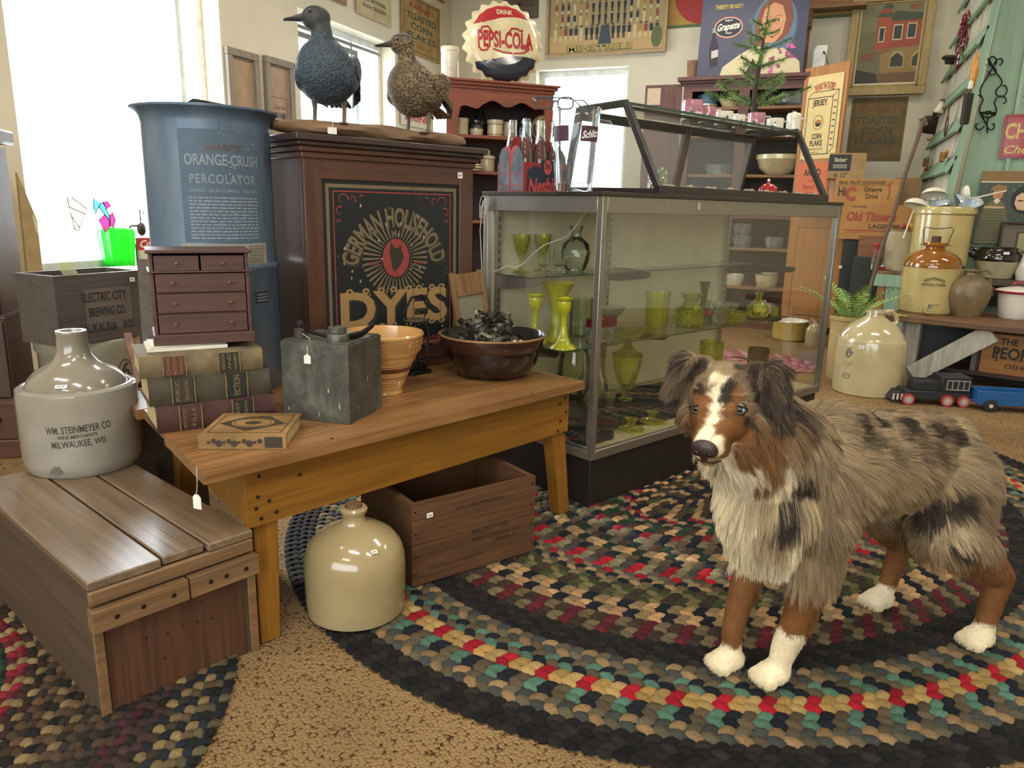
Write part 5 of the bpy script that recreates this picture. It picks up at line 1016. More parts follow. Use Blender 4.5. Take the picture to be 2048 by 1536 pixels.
sign('cereal_sign', 'dim olive toasted corn flakes sign on the back wall below the house painting', 'sign', 'y', YW-.005, (1706, 196), (1800, 322), A_kellogg(CARD2, flat('#7a3d2a'), flat('#3f4430'), flat('#5c4c2c')), CARD2)
CREAM = plain('cream_card', '#b9ab86', .8, c2='#a5966f', sc=8)
def a_bis(b, M, w, h):
 k = flat('#2c3238'); b.text('Uneeda', w*.5, h*.84, h*.15, k, M, w=w*.8, bold=.03); b.text('Biscuit', w*.5, h*.60, h*.16, k, M, w=w*.74, bold=.03); b.text('THE NATIONAL', w*.5, h*.36, h*.07, k, M, w=w*.68, bold=.02); b.text('SODA CRACKER', w*.5, h*.22, h*.07, k, M, w=w*.68, bold=.02)
sign('biscuit_sign', 'cream biscuit and soda cracker sign high on the left wall above the second window', 'sign', 'x', XW+.02, (712, -80), (783, 55), a_bis, CREAM)
TNC = plain('brown_card', '#a0805c', .8, c2='#8a6c4b', sc=8)
def a_br(b, M, w, h): b.frame2(w*.04, w*.96, h*.06, h*.94, .006, flat('#6d4c34'), M); b.text('ROOT BEER CO.', w*.5, h*.3, h*.14, flat('#7a2f26'), M, w=w*.7, bold=.02)
sign('tan_sign', 'tan lettered sign at the top edge of the left wall, left of the biscuit sign', 'sign', 'x', XW+.02, (574, -90), (694, 12), a_br, TNC)
def a_red(b, M, w, h): b.frame2(.01, w-.01, .01, h-.01, .008, flat('#d8c9a0'), M)
sign('red_sign', 'sliver of a red sign at the top edge near the room corner', 'sign', 'x', XW+.02, (872, -60), (889, 6), a_red, flat('#9c2028'))
def a_dr(b, M, w, h): b.text('DRINK', w*.5, h*.38, h*.30, flat('#b03a2c'), M, w=w*.8, bold=.03); b.text('Ice Cold', w*.5, h*.8, h*.2, flat('#3a4a44'), M, w=w*.6)
sign('drink_sign', 'pale sign reading DRINK in red, behind the smaller duck', 'sign', 'x', XW+.02, (803, 200), (868, 262), a_dr, flat('#cfc6ad'))
GW = wood('grey_barn_frame', '#8f8474', '#6b6154', None, 'Z', 1.2, .7, .3)
def framed(name, label, cat, plane, v, tl, br, fw, mf, mi_, art, dep=.03, zt=None):
 o, ux, w, h = wrect(plane, v, tl, br); h = (zt-o[2]) if zt else h
 t = thing(name, label, cat, o); fr = frame((0, 0, 0), ux, (0, 0, 1)); b = MB(); n = 1
 for x0, x1, y0, y1 in ((0, w, 0, fw), (0, w, h-fw, h), (0, fw, fw, h-fw), (w-fw, w, fw, h-fw)): b.bx(x0, x1, y0, y1, 0, dep, mf, fr)
 for x0, x1, y0, y1 in ((fw, w-fw, fw, fw*1.25), (fw, w-fw, h-fw*1.25, h-fw), (fw, fw*1.25, fw, h-fw), (w-fw*1.25, w-fw, fw, h-fw)): b.bx(x0, x1, y0, y1, 0, dep*.5, mf, fr)
 b.build('frame', t, bevel=.004)
 b = MB(); b.bx(fw, w-fw, fw, h-fw, 0, .006, mi_, fr); F2 = fr @ Matrix.Translation((0, 0, .006)); art(b, F2, w, h); b.build('picture', t, smooth=False); return t
PK_ = plain('box_panel_wood', '#a98f77', .7, c2='#94795f', sc=6)
def a_p1(b, M, w, h): b.poly([(w*.38, h*.20), (w*.62, h*.20), (w*.64, h*.28), (w*.5, h*.31), (w*.36, h*.28)], flat('#8c4440'), M); b.text('COKE', w*.5, h*.245, h*.03, flat('#b8a08c'), M, bold=.02, lift=.002)
framed('framed_box_panel', 'weathered grey frame with a tan panel and a small red crest, left of the two', 'picture', 'x', XW+.005, (447, 92), (522, 300), .045, GW, PK_, a_p1)
def a_p2(b, M, w, h):
 k = flat('#4a3d33'); b.frame2(w*.22, w*.78, h*.12, h*.62, .004, k, M); b.text('Grain Belt', w*.5, h*.52, h*.04, k, M, w=w*.4); b.disc(w*.62, h*.44, w*.10, k, M, .0015, ry=h*.035); b.text('CREAM', w*.46, h*.44, h*.05, k, M, w=w*.4, bold=.03, lift=.002); b.text('BEER', w*.5, h*.36, h*.04, k, M, w=w*.2, bold=.03); b.rect(w*.28, w*.72, h*.27, h*.275, k, M); b.text('BREWERY', w*.5, h*.2, h*.03, k, M, w=w*.3)
framed('framed_beer_panel', 'weathered grey frame with a tan panel printed BEER, against the second window', 'picture', 'x', XW+.005, (524, 110), (590, 320), .045, GW, PK_, a_p2)
# back wall
PWD = plain('pale_wood_frame', '#a8906c', .6, var=.08)
def a_min(b, M, w, h):
 sky, gr = flat('#7f7a5c'), flat('#b89a68'); b.rect(.03, w-.03, h*.05, h*.97, flat('#9c8a60'), M, .0005); b.rect(.03, w-.03, h*.05, h*.30, gr, M, .001)
 r = random.Random(2)
 for row, (y, n, s) in enumerate(((.86, 15, .055), (.70, 17, .06), (.54, 17, .062), (.36, 20, .075))):
  for i in range(n):
   x = w*(.06+.88*(i+.5)/n); col = flat(['#1f2a36', '#a8863a', '#20283a', '#8c3a36', '#c9b68a'][(i*7+row*3) % 5] if (i < n*.3 or i > n*.68) else '#1c2632')
   yy = h*y; b.poly([(x-s*.18, yy-s*.5), (x+s*.18, yy-s*.5), (x+s*.22, yy+s*.3), (x-s*.22, yy+s*.3)], col, M, .002); b.poly([(x-s*.16, yy-s*1.1), (x-s*.02, yy-s*1.1), (x, yy-s*.5), (x-s*.14, yy-s*.5)], flat('#c9b68a') if (i < n*.3 or i > n*.68) else col, M, .002); b.poly([(x+s*.04, yy-s*1.1), (x+s*.18, yy-s*1.1), (x+s*.12, yy-s*.5), (x, yy-s*.5)], flat('#c9b68a') if (i < n*.3 or i > n*.68) else col, M, .002)
   b.disc(x, yy+s*.5, s*.15, flat('#5a3f30' if i % 3 else '#b08a66'), M, .0025, n=10)
 for sx in (.05, .95):
  for k in range(9): a = .3+k*.3; b.poly([(w*sx, h*.85), (w*sx+.09*cos(a), h*.85+.07*sin(a)), (w*sx+.10*cos(a+.12), h*.85+.06*sin(a+.1))], flat('#3d4c30'), M, .003)
 b.poly([(w*.44, h*.12), (w*.56, h*.12), (w*.53, h*.42), (w*.47, h*.42)], flat('#3a4450'), M, .003); b.disc(w*.92, h*.22, .05, flat('#5c6238'), M, .003, ry=.09)
 b.text('MINSTRELS', w*.46, h*.115, h*.085, flat('#3a4a3c'), M, w=w*.55, bold=.05, lift=.0035); b.text('MINSTRELS', w*.462, h*.118, h*.078, flat('#b09a54'), M, w=w*.545, bold=.02, lift=.0045)
framed('minstrels_poster', 'wide framed vintage MINSTRELS show poster on the back wall above the window', 'poster', 'y', YW-.035, (1095, 0), (1332, 104), .028, PWD, flat('#9c8a60'), a_min, zt=2.93)
GBR = plain('brown_mill_board', '#5c4c40', .6, sc=9)
def a_mill(b, M, w, h): b.text('MILLS', w*.62, h*.28, h*.10, flat('#3a3029'), M, w=w*.5, bold=.03); b.ribbon([(w*.2, h*.6), (w*.35, h*.5), (w*.5, h*.62), (w*.7, h*.45), (w*.9, h*.58)], .008, flat('#3a3029'), M); b.disc(w*.05, h*.05, .004, flat('#d8cfb8'), M)
sign('mills_board', 'dark brown board lettered MILLS high on the back wall, right of the bottle-cap sign', 'sign', 'y', YW-.01, (1008, -70), (1076, 36), a_mill, GBR)
def a_yel(b, M, w, h):
 b.frame2(0, w, 0, h, .022, flat('#4c6238'), M, .0012); b.disc(w*.21, h*.62, .24, flat('#9c2a26'), M, .001, ry=.26); b.disc(w*.33, h*.42, .16, flat('#9c2a26'), M, .0011)
 b.poly([(w*.33, h*.20), (w*.5, h*.24), (w*.75, h*.34), (w*.93, h*.26), (w*.98, h*.16), (w*.88, h*.16), (w*.72, h*.22), (w*.55, h*.12), (w*.4, h*.13)], flat('#8a5a34'), M, .0015)
sign('yellow_bulletin_sign', 'large yellow painted sign with a red disc and green edge, top centre', 'sign', 'y', YW-.01, (1333, -70), (1712, 32), a_yel, plain('mustard_board', '#b08a3c', .6, c2='#997433', sc=5), zt=2.97)
GLD = wood('gilt_ochre_frame', '#b39a62', '#7d6436', '#927a4a', 'Z', 1.5, .5, .3)
def a_house(b, M, w, h):
 P = lambda x, y: (w*(.13+.74*x), h*(.12+.80*y)); q = lambda pts, c, l=.001: b.poly([P(*p) for p in pts], flat(c), M, l)
 q([(0, 0), (1, 0), (1, 1), (0, 1)], '#6b6344', .0008); q([(0, .62), (1, .7), (1, 1), (0, 1)], '#77704e', .001); q([(0, 0), (1, 0), (1, .13), (0, .10)], '#6a4c30', .0012); q([(0, 0), (.4, 0), (.35, .12), (0, .18)], '#33302a', .0014)
 q([(.40, .13), (1, .13), (1, .45), (.38, .45)], '#8a6f3e', .0016); q([(.30, .42), (1, .45), (1, .76), (.48, .78), (.30, .74)], '#94442c', .002); q([(.46, .76), (1, .76), (1, .84), (.55, .88)], '#3d4730', .0024)
 q([(.28, .42), (.50, .42), (.50, .84), (.28, .80)], '#a04a30', .0028); q([(.24, .82), (.55, .80), (.46, .90), (.52, .93), (.42, 1.0), (.34, .93), (.38, .89)], '#4a4c34', .0032); q([(.30, .86), (.5, .86), (.5, .91), (.32, .91)], '#94442c', .0036)
 q([(.78, .88), (.92, .88), (.94, .95), (.76, .95)], '#8a4a34', .003)
 for x, y, s in ((.33, .52, .07), (.56, .54, .12), (.78, .55, .12)): q([(x-.015, y-.015), (x+s+.015, y-.015), (x+s+.015, y+.175), (x-.015, y+.175)], '#c9b88c', .004); q([(x, y), (x+s, y), (x+s, y+.16), (x, y+.16)], '#2f3634', .0044)
 for x in (.55, .90):
  q([(x-.01, .18), (x+.23, .18), (x+.23, .32), (x+.18, .38), (x+.11, .40), (x+.04, .38), (x-.01, .32)], '#a58c58', .004); q([(x+.01, .20), (x+.21, .20), (x+.21, .31), (x+.11, .37), (x+.01, .31)], '#34332c', .0044)
 q([(.20, .42), (.56, .42), (.45, .37), (.28, .38)], '#7d5a3c', .0045); q([(.06, .28), (.28, .28), (.28, .37), (.06, .38)], '#7a4c38', .003); b.frame2(w*.115, w*.885, h*.105, h*.925, w*.02, flat('#d6c9a0'), M, .005)
framed('house_painting', 'gilt-framed painting of a red and stone corner house on the back wall', 'painting', 'y', YW-.04, (1706, 0), (1848, 188), .062, GLD, flat('#6b6344'), a_house, zt=2.66)
# ================================================================= CORNER HUTCH
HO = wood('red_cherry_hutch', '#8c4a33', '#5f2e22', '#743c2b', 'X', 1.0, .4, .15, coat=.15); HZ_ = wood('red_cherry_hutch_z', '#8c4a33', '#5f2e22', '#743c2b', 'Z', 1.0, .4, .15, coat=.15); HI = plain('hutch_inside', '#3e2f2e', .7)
ha0 = AT(893, 150, 4.98); ha1 = AT(1108, 172, 5.22); hd = (ha1-ha0)[:2]; HW = float(np.linalg.norm(hd)); hd = hd/HW; hrz = atan2(hd[1], hd[0]); hn = np.array([-hd[1], hd[0]]); HT = 1.73
def hq(x, y, z=0): q = ha0[:2]+hd*x+hn*y; return (q[0], q[1], z)
t = thing('corner_hutch', 'reddish wooden hutch with scalloped top rail and open shelves, below the bottle-cap sign', 'hutch', (ha0[0], ha0[1], 0), hrz)
b = MB(); D_ = .34
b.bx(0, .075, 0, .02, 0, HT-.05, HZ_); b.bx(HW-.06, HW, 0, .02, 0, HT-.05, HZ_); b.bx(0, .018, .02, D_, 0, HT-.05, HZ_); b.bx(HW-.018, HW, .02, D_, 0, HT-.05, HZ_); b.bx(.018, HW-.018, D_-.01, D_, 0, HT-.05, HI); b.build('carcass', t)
b = MB(); sc_ = [(.075, HT-.05), (.075, HT-.24)]+[(.075+(HW-.135)*i/30, HT-.135+.018*sin(i*.62+.5)-.05*(1-sin(pi*min(i, 30)/30))*(i < 8)) for i in range(1, 30)]+[(HW-.06, HT-.16), (HW-.06, HT-.05)]; b.prism(sc_[::-1], .016, HO, frame((0, .018, 0), (1, 0, 0), (0, 0, 1))); b.build('scalloped_rail', t)
b = MB()
for z0, z1, o in ((HT-.055, HT-.035, .008), (HT-.035, HT-.015, .022), (HT-.015, HT, .035)): b.bx(-o, HW+o, -o, D_, z0, z1, HO)
b.build('cornice', t, bevel=.004)
SZ = [1.40, 1.175, .86, .5, .1]
for z in SZ: b = MB(); b.bx(.018, HW-.018, .022, D_-.01, z-.02, z, HO); b.build('shelf', t)
b = MB(); b.prism([(.02, 0), (.30, 0), (.30, -.15), (.27, -.19), (.20, -.15), (.04, -.15)][::-1], .02, HO, frame((0, 0, 1.175), (1, 0, 0), (0, -1, 0)) @ Matrix.Translation((0, 0, 0))); b.v = [(x, y, z) for x, y, z in b.v]; b.build('shelf_ledge', t)
MW = plain('cream_crock', '#b8a988', .25, coat=.4, var=.05); DKC = plain('dark_crock', '#2b2d30', .2, coat=.5)
def pot(name, label, cat, pr, m, loc, seg=32, group=None, handle=None, parent=None):
 b = MB(); b.lathe(pr, m, seg); o = b.build(name, loc=loc); return tag(o, label, cat, group)
def crockp(r, h): return [(0, 0), (r*.95, 0), (r, .004), (r, h*.86), (r*1.06, h*.88), (r*1.06, h), (r*.92, h), (r*.9, .02), (0, .012)]
pot('small_crock', 'cream crock with rim bands at the left of the hutch shelf', 'crock', [(0, 0), (.048, 0), (.05, .01), (.05, .085), (.053, .09), (.053, .105), (.045, .105), (.045, .01), (0, .01)], MW, hq(.13, .12, SZ[0]), group=None)
pot('small_crock', 'two-tone bean crock with a dark top on the hutch shelf', 'crock', [(0, 0), (.040, 0), (.048, .045, DKC), (.046, .07), (.034, .085), (.034, .1), (.028, .1), (.03, .05), (0, .01)], MW, hq(.24, .13, SZ[0]))
pot('small_crock', 'cream crock with two dark stripes in the middle of the hutch shelf', 'crock', [(0, 0), (.05, 0), (.052, .012, DKC), (.052, .016, MW), (.052, .075, DKC), (.052, .079, MW), (.055, .09), (.055, .105), (.046, .105), (.046, .01), (0, .01)], MW, hq(.36, .10, SZ[0]))
pot('small_crock', 'plain tan crock right of the striped crock on the hutch shelf', 'crock', crockp(.044, .098), plain('tan_crock', '#a59274', .3, coat=.3), hq(.46, .11, SZ[0]))
pot('dark_bottle', 'dark glazed bottle with a knob lid at the right of the hutch shelf', 'bottle', [(0, 0), (.04, 0), (.045, .05), (.03, .085), (.016, .10), (.018, .115), (.010, .125), (0, .128)], DKC, hq(.56, .14, SZ[0]))
pot('dark_jug', 'tall dark jug at the back of the hutch shelf', 'jug', [(0, 0), (.05, 0), (.055, .09), (.03, .14), (.022, .17), (.026, .175), (0, .176)], DKC, hq(.30, .24, SZ[0]))
t = thing('round_tin_plaque', 'round black advertising plaque with a tan centre, hung at the right side of the hutch', 'plaque', hq(.665, .012, 1.46), hrz)
b = MB(); Mq = frame((0, -.006, 0), (1, 0, 0), (0, 0, 1)); b.lathe([(0, 0), (.088, 0), (.09, .004), (.088, .008), (0, .008)], flat('#20242a', .3), 40, M=Matrix.Rotation(pi/2, 4, 'X')); Mq = frame((0, -.0085, 0), (1, 0, 0), (0, 0, 1))
b.disc(0, 0, .054, flat('#b99a58'), Mq, .0005); b.ribbon([(.078*cos(a), .078*sin(a)) for a in np.linspace(0, 2*pi, 41)[:-1]], .003, flat('#b99a58'), Mq, .0008, closed=True)
b.text('THE AXE THAT SUITS', 0, .066, .014, flat('#c9ae70'), Mq, w=.155, arc=.060, bold=.02, lift=.001); b.poly([(-.012, -.02), (.006, -.032), (.022, -.028), (.026, -.012), (.014, .002), (-.002, .004), (-.014, -.006)], flat('#3a3026'), Mq, .001); b.build('disc', t, smooth=False)
pot('stacked_plate', 'stack of pale plates with dark rims on the lower hutch ledge', 'plates', [(0, 0), (.085, 0), (.09, .008, DKC), (.09, .014, MW), (.092, .028, DKC), (.092, .034, MW), (.088, .04), (0, .04)], MW, hq(.16, .03, SZ[1]+.0))
pot('covered_jar', 'tan covered jar on the lower hutch ledge behind the soda bottles', 'jar', [(0, 0), (.045, 0), (.05, .03), (.048, .08), (.055, .085), (.052, .1), (.018, .11), (.016, .14), (0, .142)], plain('tan_crock', '#a59274', .3), hq(.31, .10, SZ[1]))
pot('dark_teapot', 'dark round teapot on the lower hutch shelf', 'teapot', [(0, 0), (.04, 0), (.055, .04), (.045, .075), (.02, .09), (.008, .10), (0, .106)], DKC, hq(.22, .20, SZ[1]))
pot('pickle_crock', 'white crock standing on the hutch top, left of the bottle-cap sign', 'crock', crockp(.055, .20), plain('white_crock', '#cfc6ae', .3, coat=.3), hq(.055, .12, HT))
b = MB(); b.box((0, 0, .03), (.16, .02, .24), flat('#c9927a'), rot=(-.15, .25, 0)); tag(b.build('pink_booklet', loc=hq(.03, .02, 1.03), rz=hrz), 'pink and orange booklet leaning in the lower hutch beside the dye cabinet', 'booklet')
# ---- bottle cap sign (round embossed cap)
t = thing('bottle_cap_sign', 'huge red, cream and navy bottle-cap sign reading PEPSI-COLA, standing on the hutch', 'sign', hq(.43, .14, HT), hrz); t.rotation_euler = (radians(-7), 0, hrz-radians(5)); t.scale = (.93, .93, .93)
CC, CRd, CN = plain('cap_cream', '#d6c9a0', .25, coat=.4), plain('cap_red', '#a81c26', .25, coat=.4), plain('cap_navy', '#1d2636', .2, coat=.6)
R_ = .272; b = MB(); nseg = 168; rr0, dd0 = [0, .08, .16, .215, .245, .262, .285], [.055, .056, .052, .044, .030, .012, -.004]; rings = [(r, float(np.interp(r, rr0, dd0))) for r in [0]+list(np.linspace(.02, .245, 40))+[.254, .262, .272, .285]]
vs = [];
for r, d in rings:
 for i in range(nseg):
  a = 2*pi*i/nseg; k = max(0, (r-.235)/.05); rr_ = r*(1+.045*k*cos(21*a)); dd = d-.006*k*(1+cos(21*a)); vs.append((rr_*cos(a), -dd, rr_*sin(a)+.285))
o0 = len(b.v); b.v += vs
for j in range(len(rings)-1):
 for i in range(nseg):
  i2 = (i+1) % nseg; q = (j*nseg+i, j*nseg+i2, (j+1)*nseg+i2, (j+1)*nseg+i) if j else (j*nseg+i, (j+1)*nseg+i2, (j+1)*nseg+i)
  x, z = vs[(j+1)*nseg+i][0], vs[(j+1)*nseg+i][2]-.285; top = .138+.030*sin(x*9+.9); bot = -.118+.022*sin(x*9+.6)
  m = CC if j >= 40 and not (z < bot and j < 42) else (CRd if z > top+.0 else (CN if z < bot else CC)); b.f.append(q); b.mi.append(b.m_(m))
bk = [(.27*cos(2*pi*i/40), .0, .285+.27*sin(2*pi*i/40)) for i in range(40)]; b.add(bk, [tuple(range(40))], CC); b.build('cap', t, angle=70)
b = MB(); Mq = frame((0, -.058, .285), (1, 0, 0), (0, 0, 1)); fz = lambda x, y: (x, -(.0575 if hypot(x, y) < .1 else np.interp(hypot(x, y), [.08, .16, .215, .245], [.058, .0545, .0465, .034])), .285+y)
b.text('DRINK', 0, .196, .030, CC, fn=fz, w=.115, bold=.03); b.build('drink_lettering', t, smooth=False); b = MB(); b.text('PEPSI-COLA', .004, .010, .105, CRd, fn=fz, w=.40, bold=.035)
for sx, pts in ((1, [(-.175, .055), (-.165, .085), (-.125, .092), (-.10, .065), (-.115, .035), (-.14, .03)]), (1, [(.03, .06), (.045, .088), (.085, .09), (.115, .075), (.13, .085)]), (1, [(-.19, -.045), (-.17, -.07), (-.13, -.065), (-.12, -.04)]), (1, [(-.09, -.055), (-.02, -.075), (.06, -.078), (.13, -.07), (.172, -.045), (.165, -.02), (.135, -.018), (.11, -.035)])):
 P_ = [];
 for i in range(len(pts)-1):
  for k in range(5): P_.append((pts[i][0]+(pts[i+1][0]-pts[i][0])*k/5, pts[i][1]+(pts[i+1][1]-pts[i][1])*k/5))
 b.ribbon(P_+[pts[-1]], .012, CRd, fn=lambda x, y: (x, fz(x, y)[1]-.0012, .285+y))
lab(b.build('lettering', t, smooth=False), 'red script lettering with DRINK above')
# ================================================================= BROWN CUPBOARD AGAINST THE BACK WALL
BK = wood('dark_red_cupboard', '#67403a', '#46292a', '#55332f', 'Z', 1.0, .5, .15); BKX = wood('dark_red_cupboard_x', '#67403a', '#46292a', '#55332f', 'X', 1.0, .5, .15); BKI = wood('brown_shelf', '#8c6440', '#66462b', None, 'X', 1, .6, .15); PIN = wood('orange_pine', '#b07a42', '#8a5728', '#9a6632', 'Z', .8, .5, .2)
FY = 6.5; t = thing('step_cupboard', 'tall dark red-brown cupboard with open doors and full shelves against the back wall', 'cupboard', (-1.17, FY, 0)); W_ = 1.03; H_ = 1.955
b = MB()
for x0, x1 in ((0, .07), (.44, .52), (W_-.07, W_)): b.bx(x0, x1, 0, .022, .93, H_, BK)
for x0, x1 in ((.32, .40), (W_-.07, W_), (0, .07)): b.bx(x0, x1, 0, .022, .0, .93, BK)
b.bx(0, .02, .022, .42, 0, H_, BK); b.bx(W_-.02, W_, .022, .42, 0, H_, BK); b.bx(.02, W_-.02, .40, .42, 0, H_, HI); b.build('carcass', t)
b = MB(); b.bx(0, W_, -.002, .02, H_-.06, H_, BKX); b.build('rail', t)
for z0, z1 in ((.90, .97), (0, .05)): b = MB(); b.bx(0, W_, -.002, .02, z0, z1, BKX); b.build('rail', t)
b = MB(); b.bx(-.03, W_+.03, -.03, .42, H_, H_+.018, BKX); b.bx(-.05, W_+.06, -.05, .42, H_+.018, H_+.048, BKX); b.build('cornice', t, bevel=.004)
for z in (1.775, 1.56, 1.25, .93, .665, .345, .06): b = MB(); b.bx(.02, W_-.02, .022, .40, z-.022, z, BKI); b.build('shelf', t)
def door(x0, x1, z0, z1, hinge, ang, m, name, art=None):
 b = MB(); w = x1-x0; b.bx(0, w, -.02, 0, z0, z1, m); b.bx(.06, w-.06, -.023, -.02, z0+.08, z1-.08, m)
 b.frame2(.06, w-.06, z0+.08, z1-.08, .004, flat('#4a2f1c'), frame((0, -.023, 0), (1, 0, 0), (0, 0, 1)), .0005)
 if art: art(b, frame((0, -.0235, 0), (1, 0, 0), (0, 0, 1)), w)
 o = b.build('door', t, bevel=.002); o.location = (hinge, 0, 0); o.rotation_euler = (0, 0, ang); return lab(o, name)
def a_pp(b, M, w): b.rect(.02, .13, 1.80, 1.93, flat('#b5a38c'), M, .002)
dL = door(0, .30, .96, 1.955, -.315, radians(2), BK, 'upper left door, dark red, with a paper pinned on', a_pp)
def a_jersey(b, M, w):
 Y_, K, R1 = flat('#d6bf84', .7), flat('#2a241c'), flat('#9c3428'); x0, x1, z0, z1 = .045, w-.03, 1.36, 1.96; cx = (x0+x1)/2
 b.rect(x0, x1, z0, z1, Y_, M, .002); b.text('THE KIND THAT SATISFIES', cx, z1-.075, .045, R1, M, w=.19, arc=.25, bold=.03, lift=.003)
 b.frame2(x0+.02, x1-.075, z0+.03, z1-.155, .006, K, M, .003); b.ribbon([(x0+.02, z1-.155), (x0+.06, z1-.115), (x1-.03, z1-.115), (x1-.075, z1-.155)], .005, K, M, .003); b.ribbon([(x1-.03, z1-.115), (x1-.03, z0+.08), (x1-.075, z0+.03)], .005, K, M, .003)
 for i in range(8): b.rect(x1-.065, x1-.04, z0+.09+.045*i, z0+.098+.045*i, K, M, .003)
 c2 = (x0+x1-.055)/2; b.text('JERSEY', c2, z1-.20, .042, K, M, w=.135, bold=.03, lift=.003); b.ribbon([(c2+.043*cos(a), z0+.265+.05*sin(a)) for a in np.linspace(0, 2*pi, 25)[:-1]], .004, K, M, .003, closed=True); b.poly([(c2-.03, z0+.26), (c2-.015, z0+.235), (c2+.015, z0+.235), (c2+.03, z0+.26)], K, M, .003); b.disc(c2, z0+.27, .03, flat('#a5742e'), M, .003, ry=.014)
 b.text('CORN', c2, z0+.165, .038, K, M, w=.09, bold=.03, lift=.003); b.text('FLAKE', c2, z0+.115, .038, K, M, w=.115, bold=.03, lift=.003); b.text('JERSEY CEREAL FOOD CO.', c2, z0+.07, .013, K, M, w=.13, lift=.003); b.text('IRWIN, PA.', c2, z0+.045, .012, K, M, w=.07, lift=.003)
 O_ = flat('#c9683c'); b.rect(x0-.02, x1-.05, 1.06, 1.33, O_, M, .002); b.text('ARGO', cx-.03, 1.26, .05, K, M, w=.16, bold=.03, lift=.003); b.text('GLOSS', cx-.03, 1.20, .018, R1, M, w=.07, bold=.02, lift=.003); b.text('Starch 0', cx-.03, 1.155, .035, R1, M, w=.15, bold=.02, lift=.003); b.text('WEIGHT 2', cx-.03, 1.10, .022, R1, M, w=.11, bold=.02, lift=.003)
dR = door(0, .40, .96, 2.03, W_-.10, radians(-40), PIN, 'upper right pine door with corn flake poster and orange starch card', a_jersey)
def a_n(b, M, w): b.disc(.34, .55, .012, flat('#c9bfa8'), M, .006)
dLR = door(0, .42, .07, .925, W_-.10, radians(-14), PIN, 'lower right orange pine door standing open', a_n)
LBM = plain('blue_tin', '#3a5a6e', .4, sc=20); GRE = plain('grey_enamel', '#8b9090', .2, c2='#4f565c', sc=30, coat=.5); CRM = plain('cream_enamel', '#c4b890', .2, coat=.5); YEN = plain('yellow_enamel', '#b79a4c', .2, coat=.6, var=.06)
def cup_at(px, y_, z): return (float(PY(px, 300, FY+y_)[0]), FY+y_, z)
pot('blue_tin', 'round dark blue tin with a yellow band on the top cupboard shelf', 'tin', [(0, 0), (.085, 0), (.085, .02, flat('#a58c3c')), (.085, .03, LBM), (.085, .10), (.08, .105), (0, .105)], LBM, cup_at(1407, .12, 1.775))
pot('enamel_bowl', 'shallow cream bowl on the top cupboard shelf, behind the feather tree', 'bowl', [(0, 0), (.06, 0), (.10, .07), (.096, .07), (.055, .006), (0, .006)], CRM, cup_at(1453, .12, 1.775))
b = MB(); b.lathe([(0, 0), (.10, 0), (.15, .03), (.165, .08), (.17, .085), (.13, .11), (0, .12)], GRE, 40, sx=1.0, sy=.7); tag(b.build('roasting_pan', loc=cup_at(1585, .14, 1.775)), 'long grey speckled enamel roaster on the top right cupboard shelf', 'roaster')
pot('yellow_bowl', 'large pale yellow bowl with a white card on the cupboard shelf seen through the showcase', 'bowl', [(0, 0), (.09, 0), (.15, .05), (.17, .11), (.18, .12), (.18, .155), (.17, .155), (.14, .05), (0, .01)], CRM, cup_at(1560, .12, 1.25))
pot('grey_pan', 'stack of grey tin pans on the cupboard shelf at left', 'pan', [(0, 0), (.10, 0), (.12, .08), (.115, .08), (.0, .005)], GRE, cup_at(1440, .14, 1.25))
for px, z, r, h, m, lb, nm in ((1502, .665, .085, .10, GRE, 'spattered grey enamel roaster, lower of the two stacked in the cupboard', 'roaster'), (1568, .665, .080, .09, GRE, 'grey enamel basin at the right of the roasters', 'basin'), (1500, .767, .080, .09, GRE, 'spattered grey enamel roaster on top of another', 'roaster'), (1492, .345, .08, .09, plain('white_enamel', '#d8d3c0', .2), 'white enamel square pan on the low cupboard shelf', 'pan'), (1560, .345, .095, .10, CRM, 'cream enamel wash basin on the low cupboard shelf', 'basin'), (1565, .45, .08, .045, plain('white_enamel', '#d8d3c0', .2), 'white enamel lid and dish above the cream basin', 'dish')):
 pot('enamel_'+nm, lb, nm, [(0, 0), (r*.8, 0), (r, h*.5), (r*1.03, h), (r*.98, h), (r*.75, .008), (0, .008)], m, cup_at(px, .14, z))
pot('white_pail', 'grey-white lidded enamel pail on the cupboard floor', 'pail', [(0, 0), (.08, 0), (.09, .12), (.095, .125), (.06, .145), (.012, .15), (.014, .17), (0, .172)], plain('white_enamel', '#d8d3c0', .2), cup_at(1560, .14, .06))
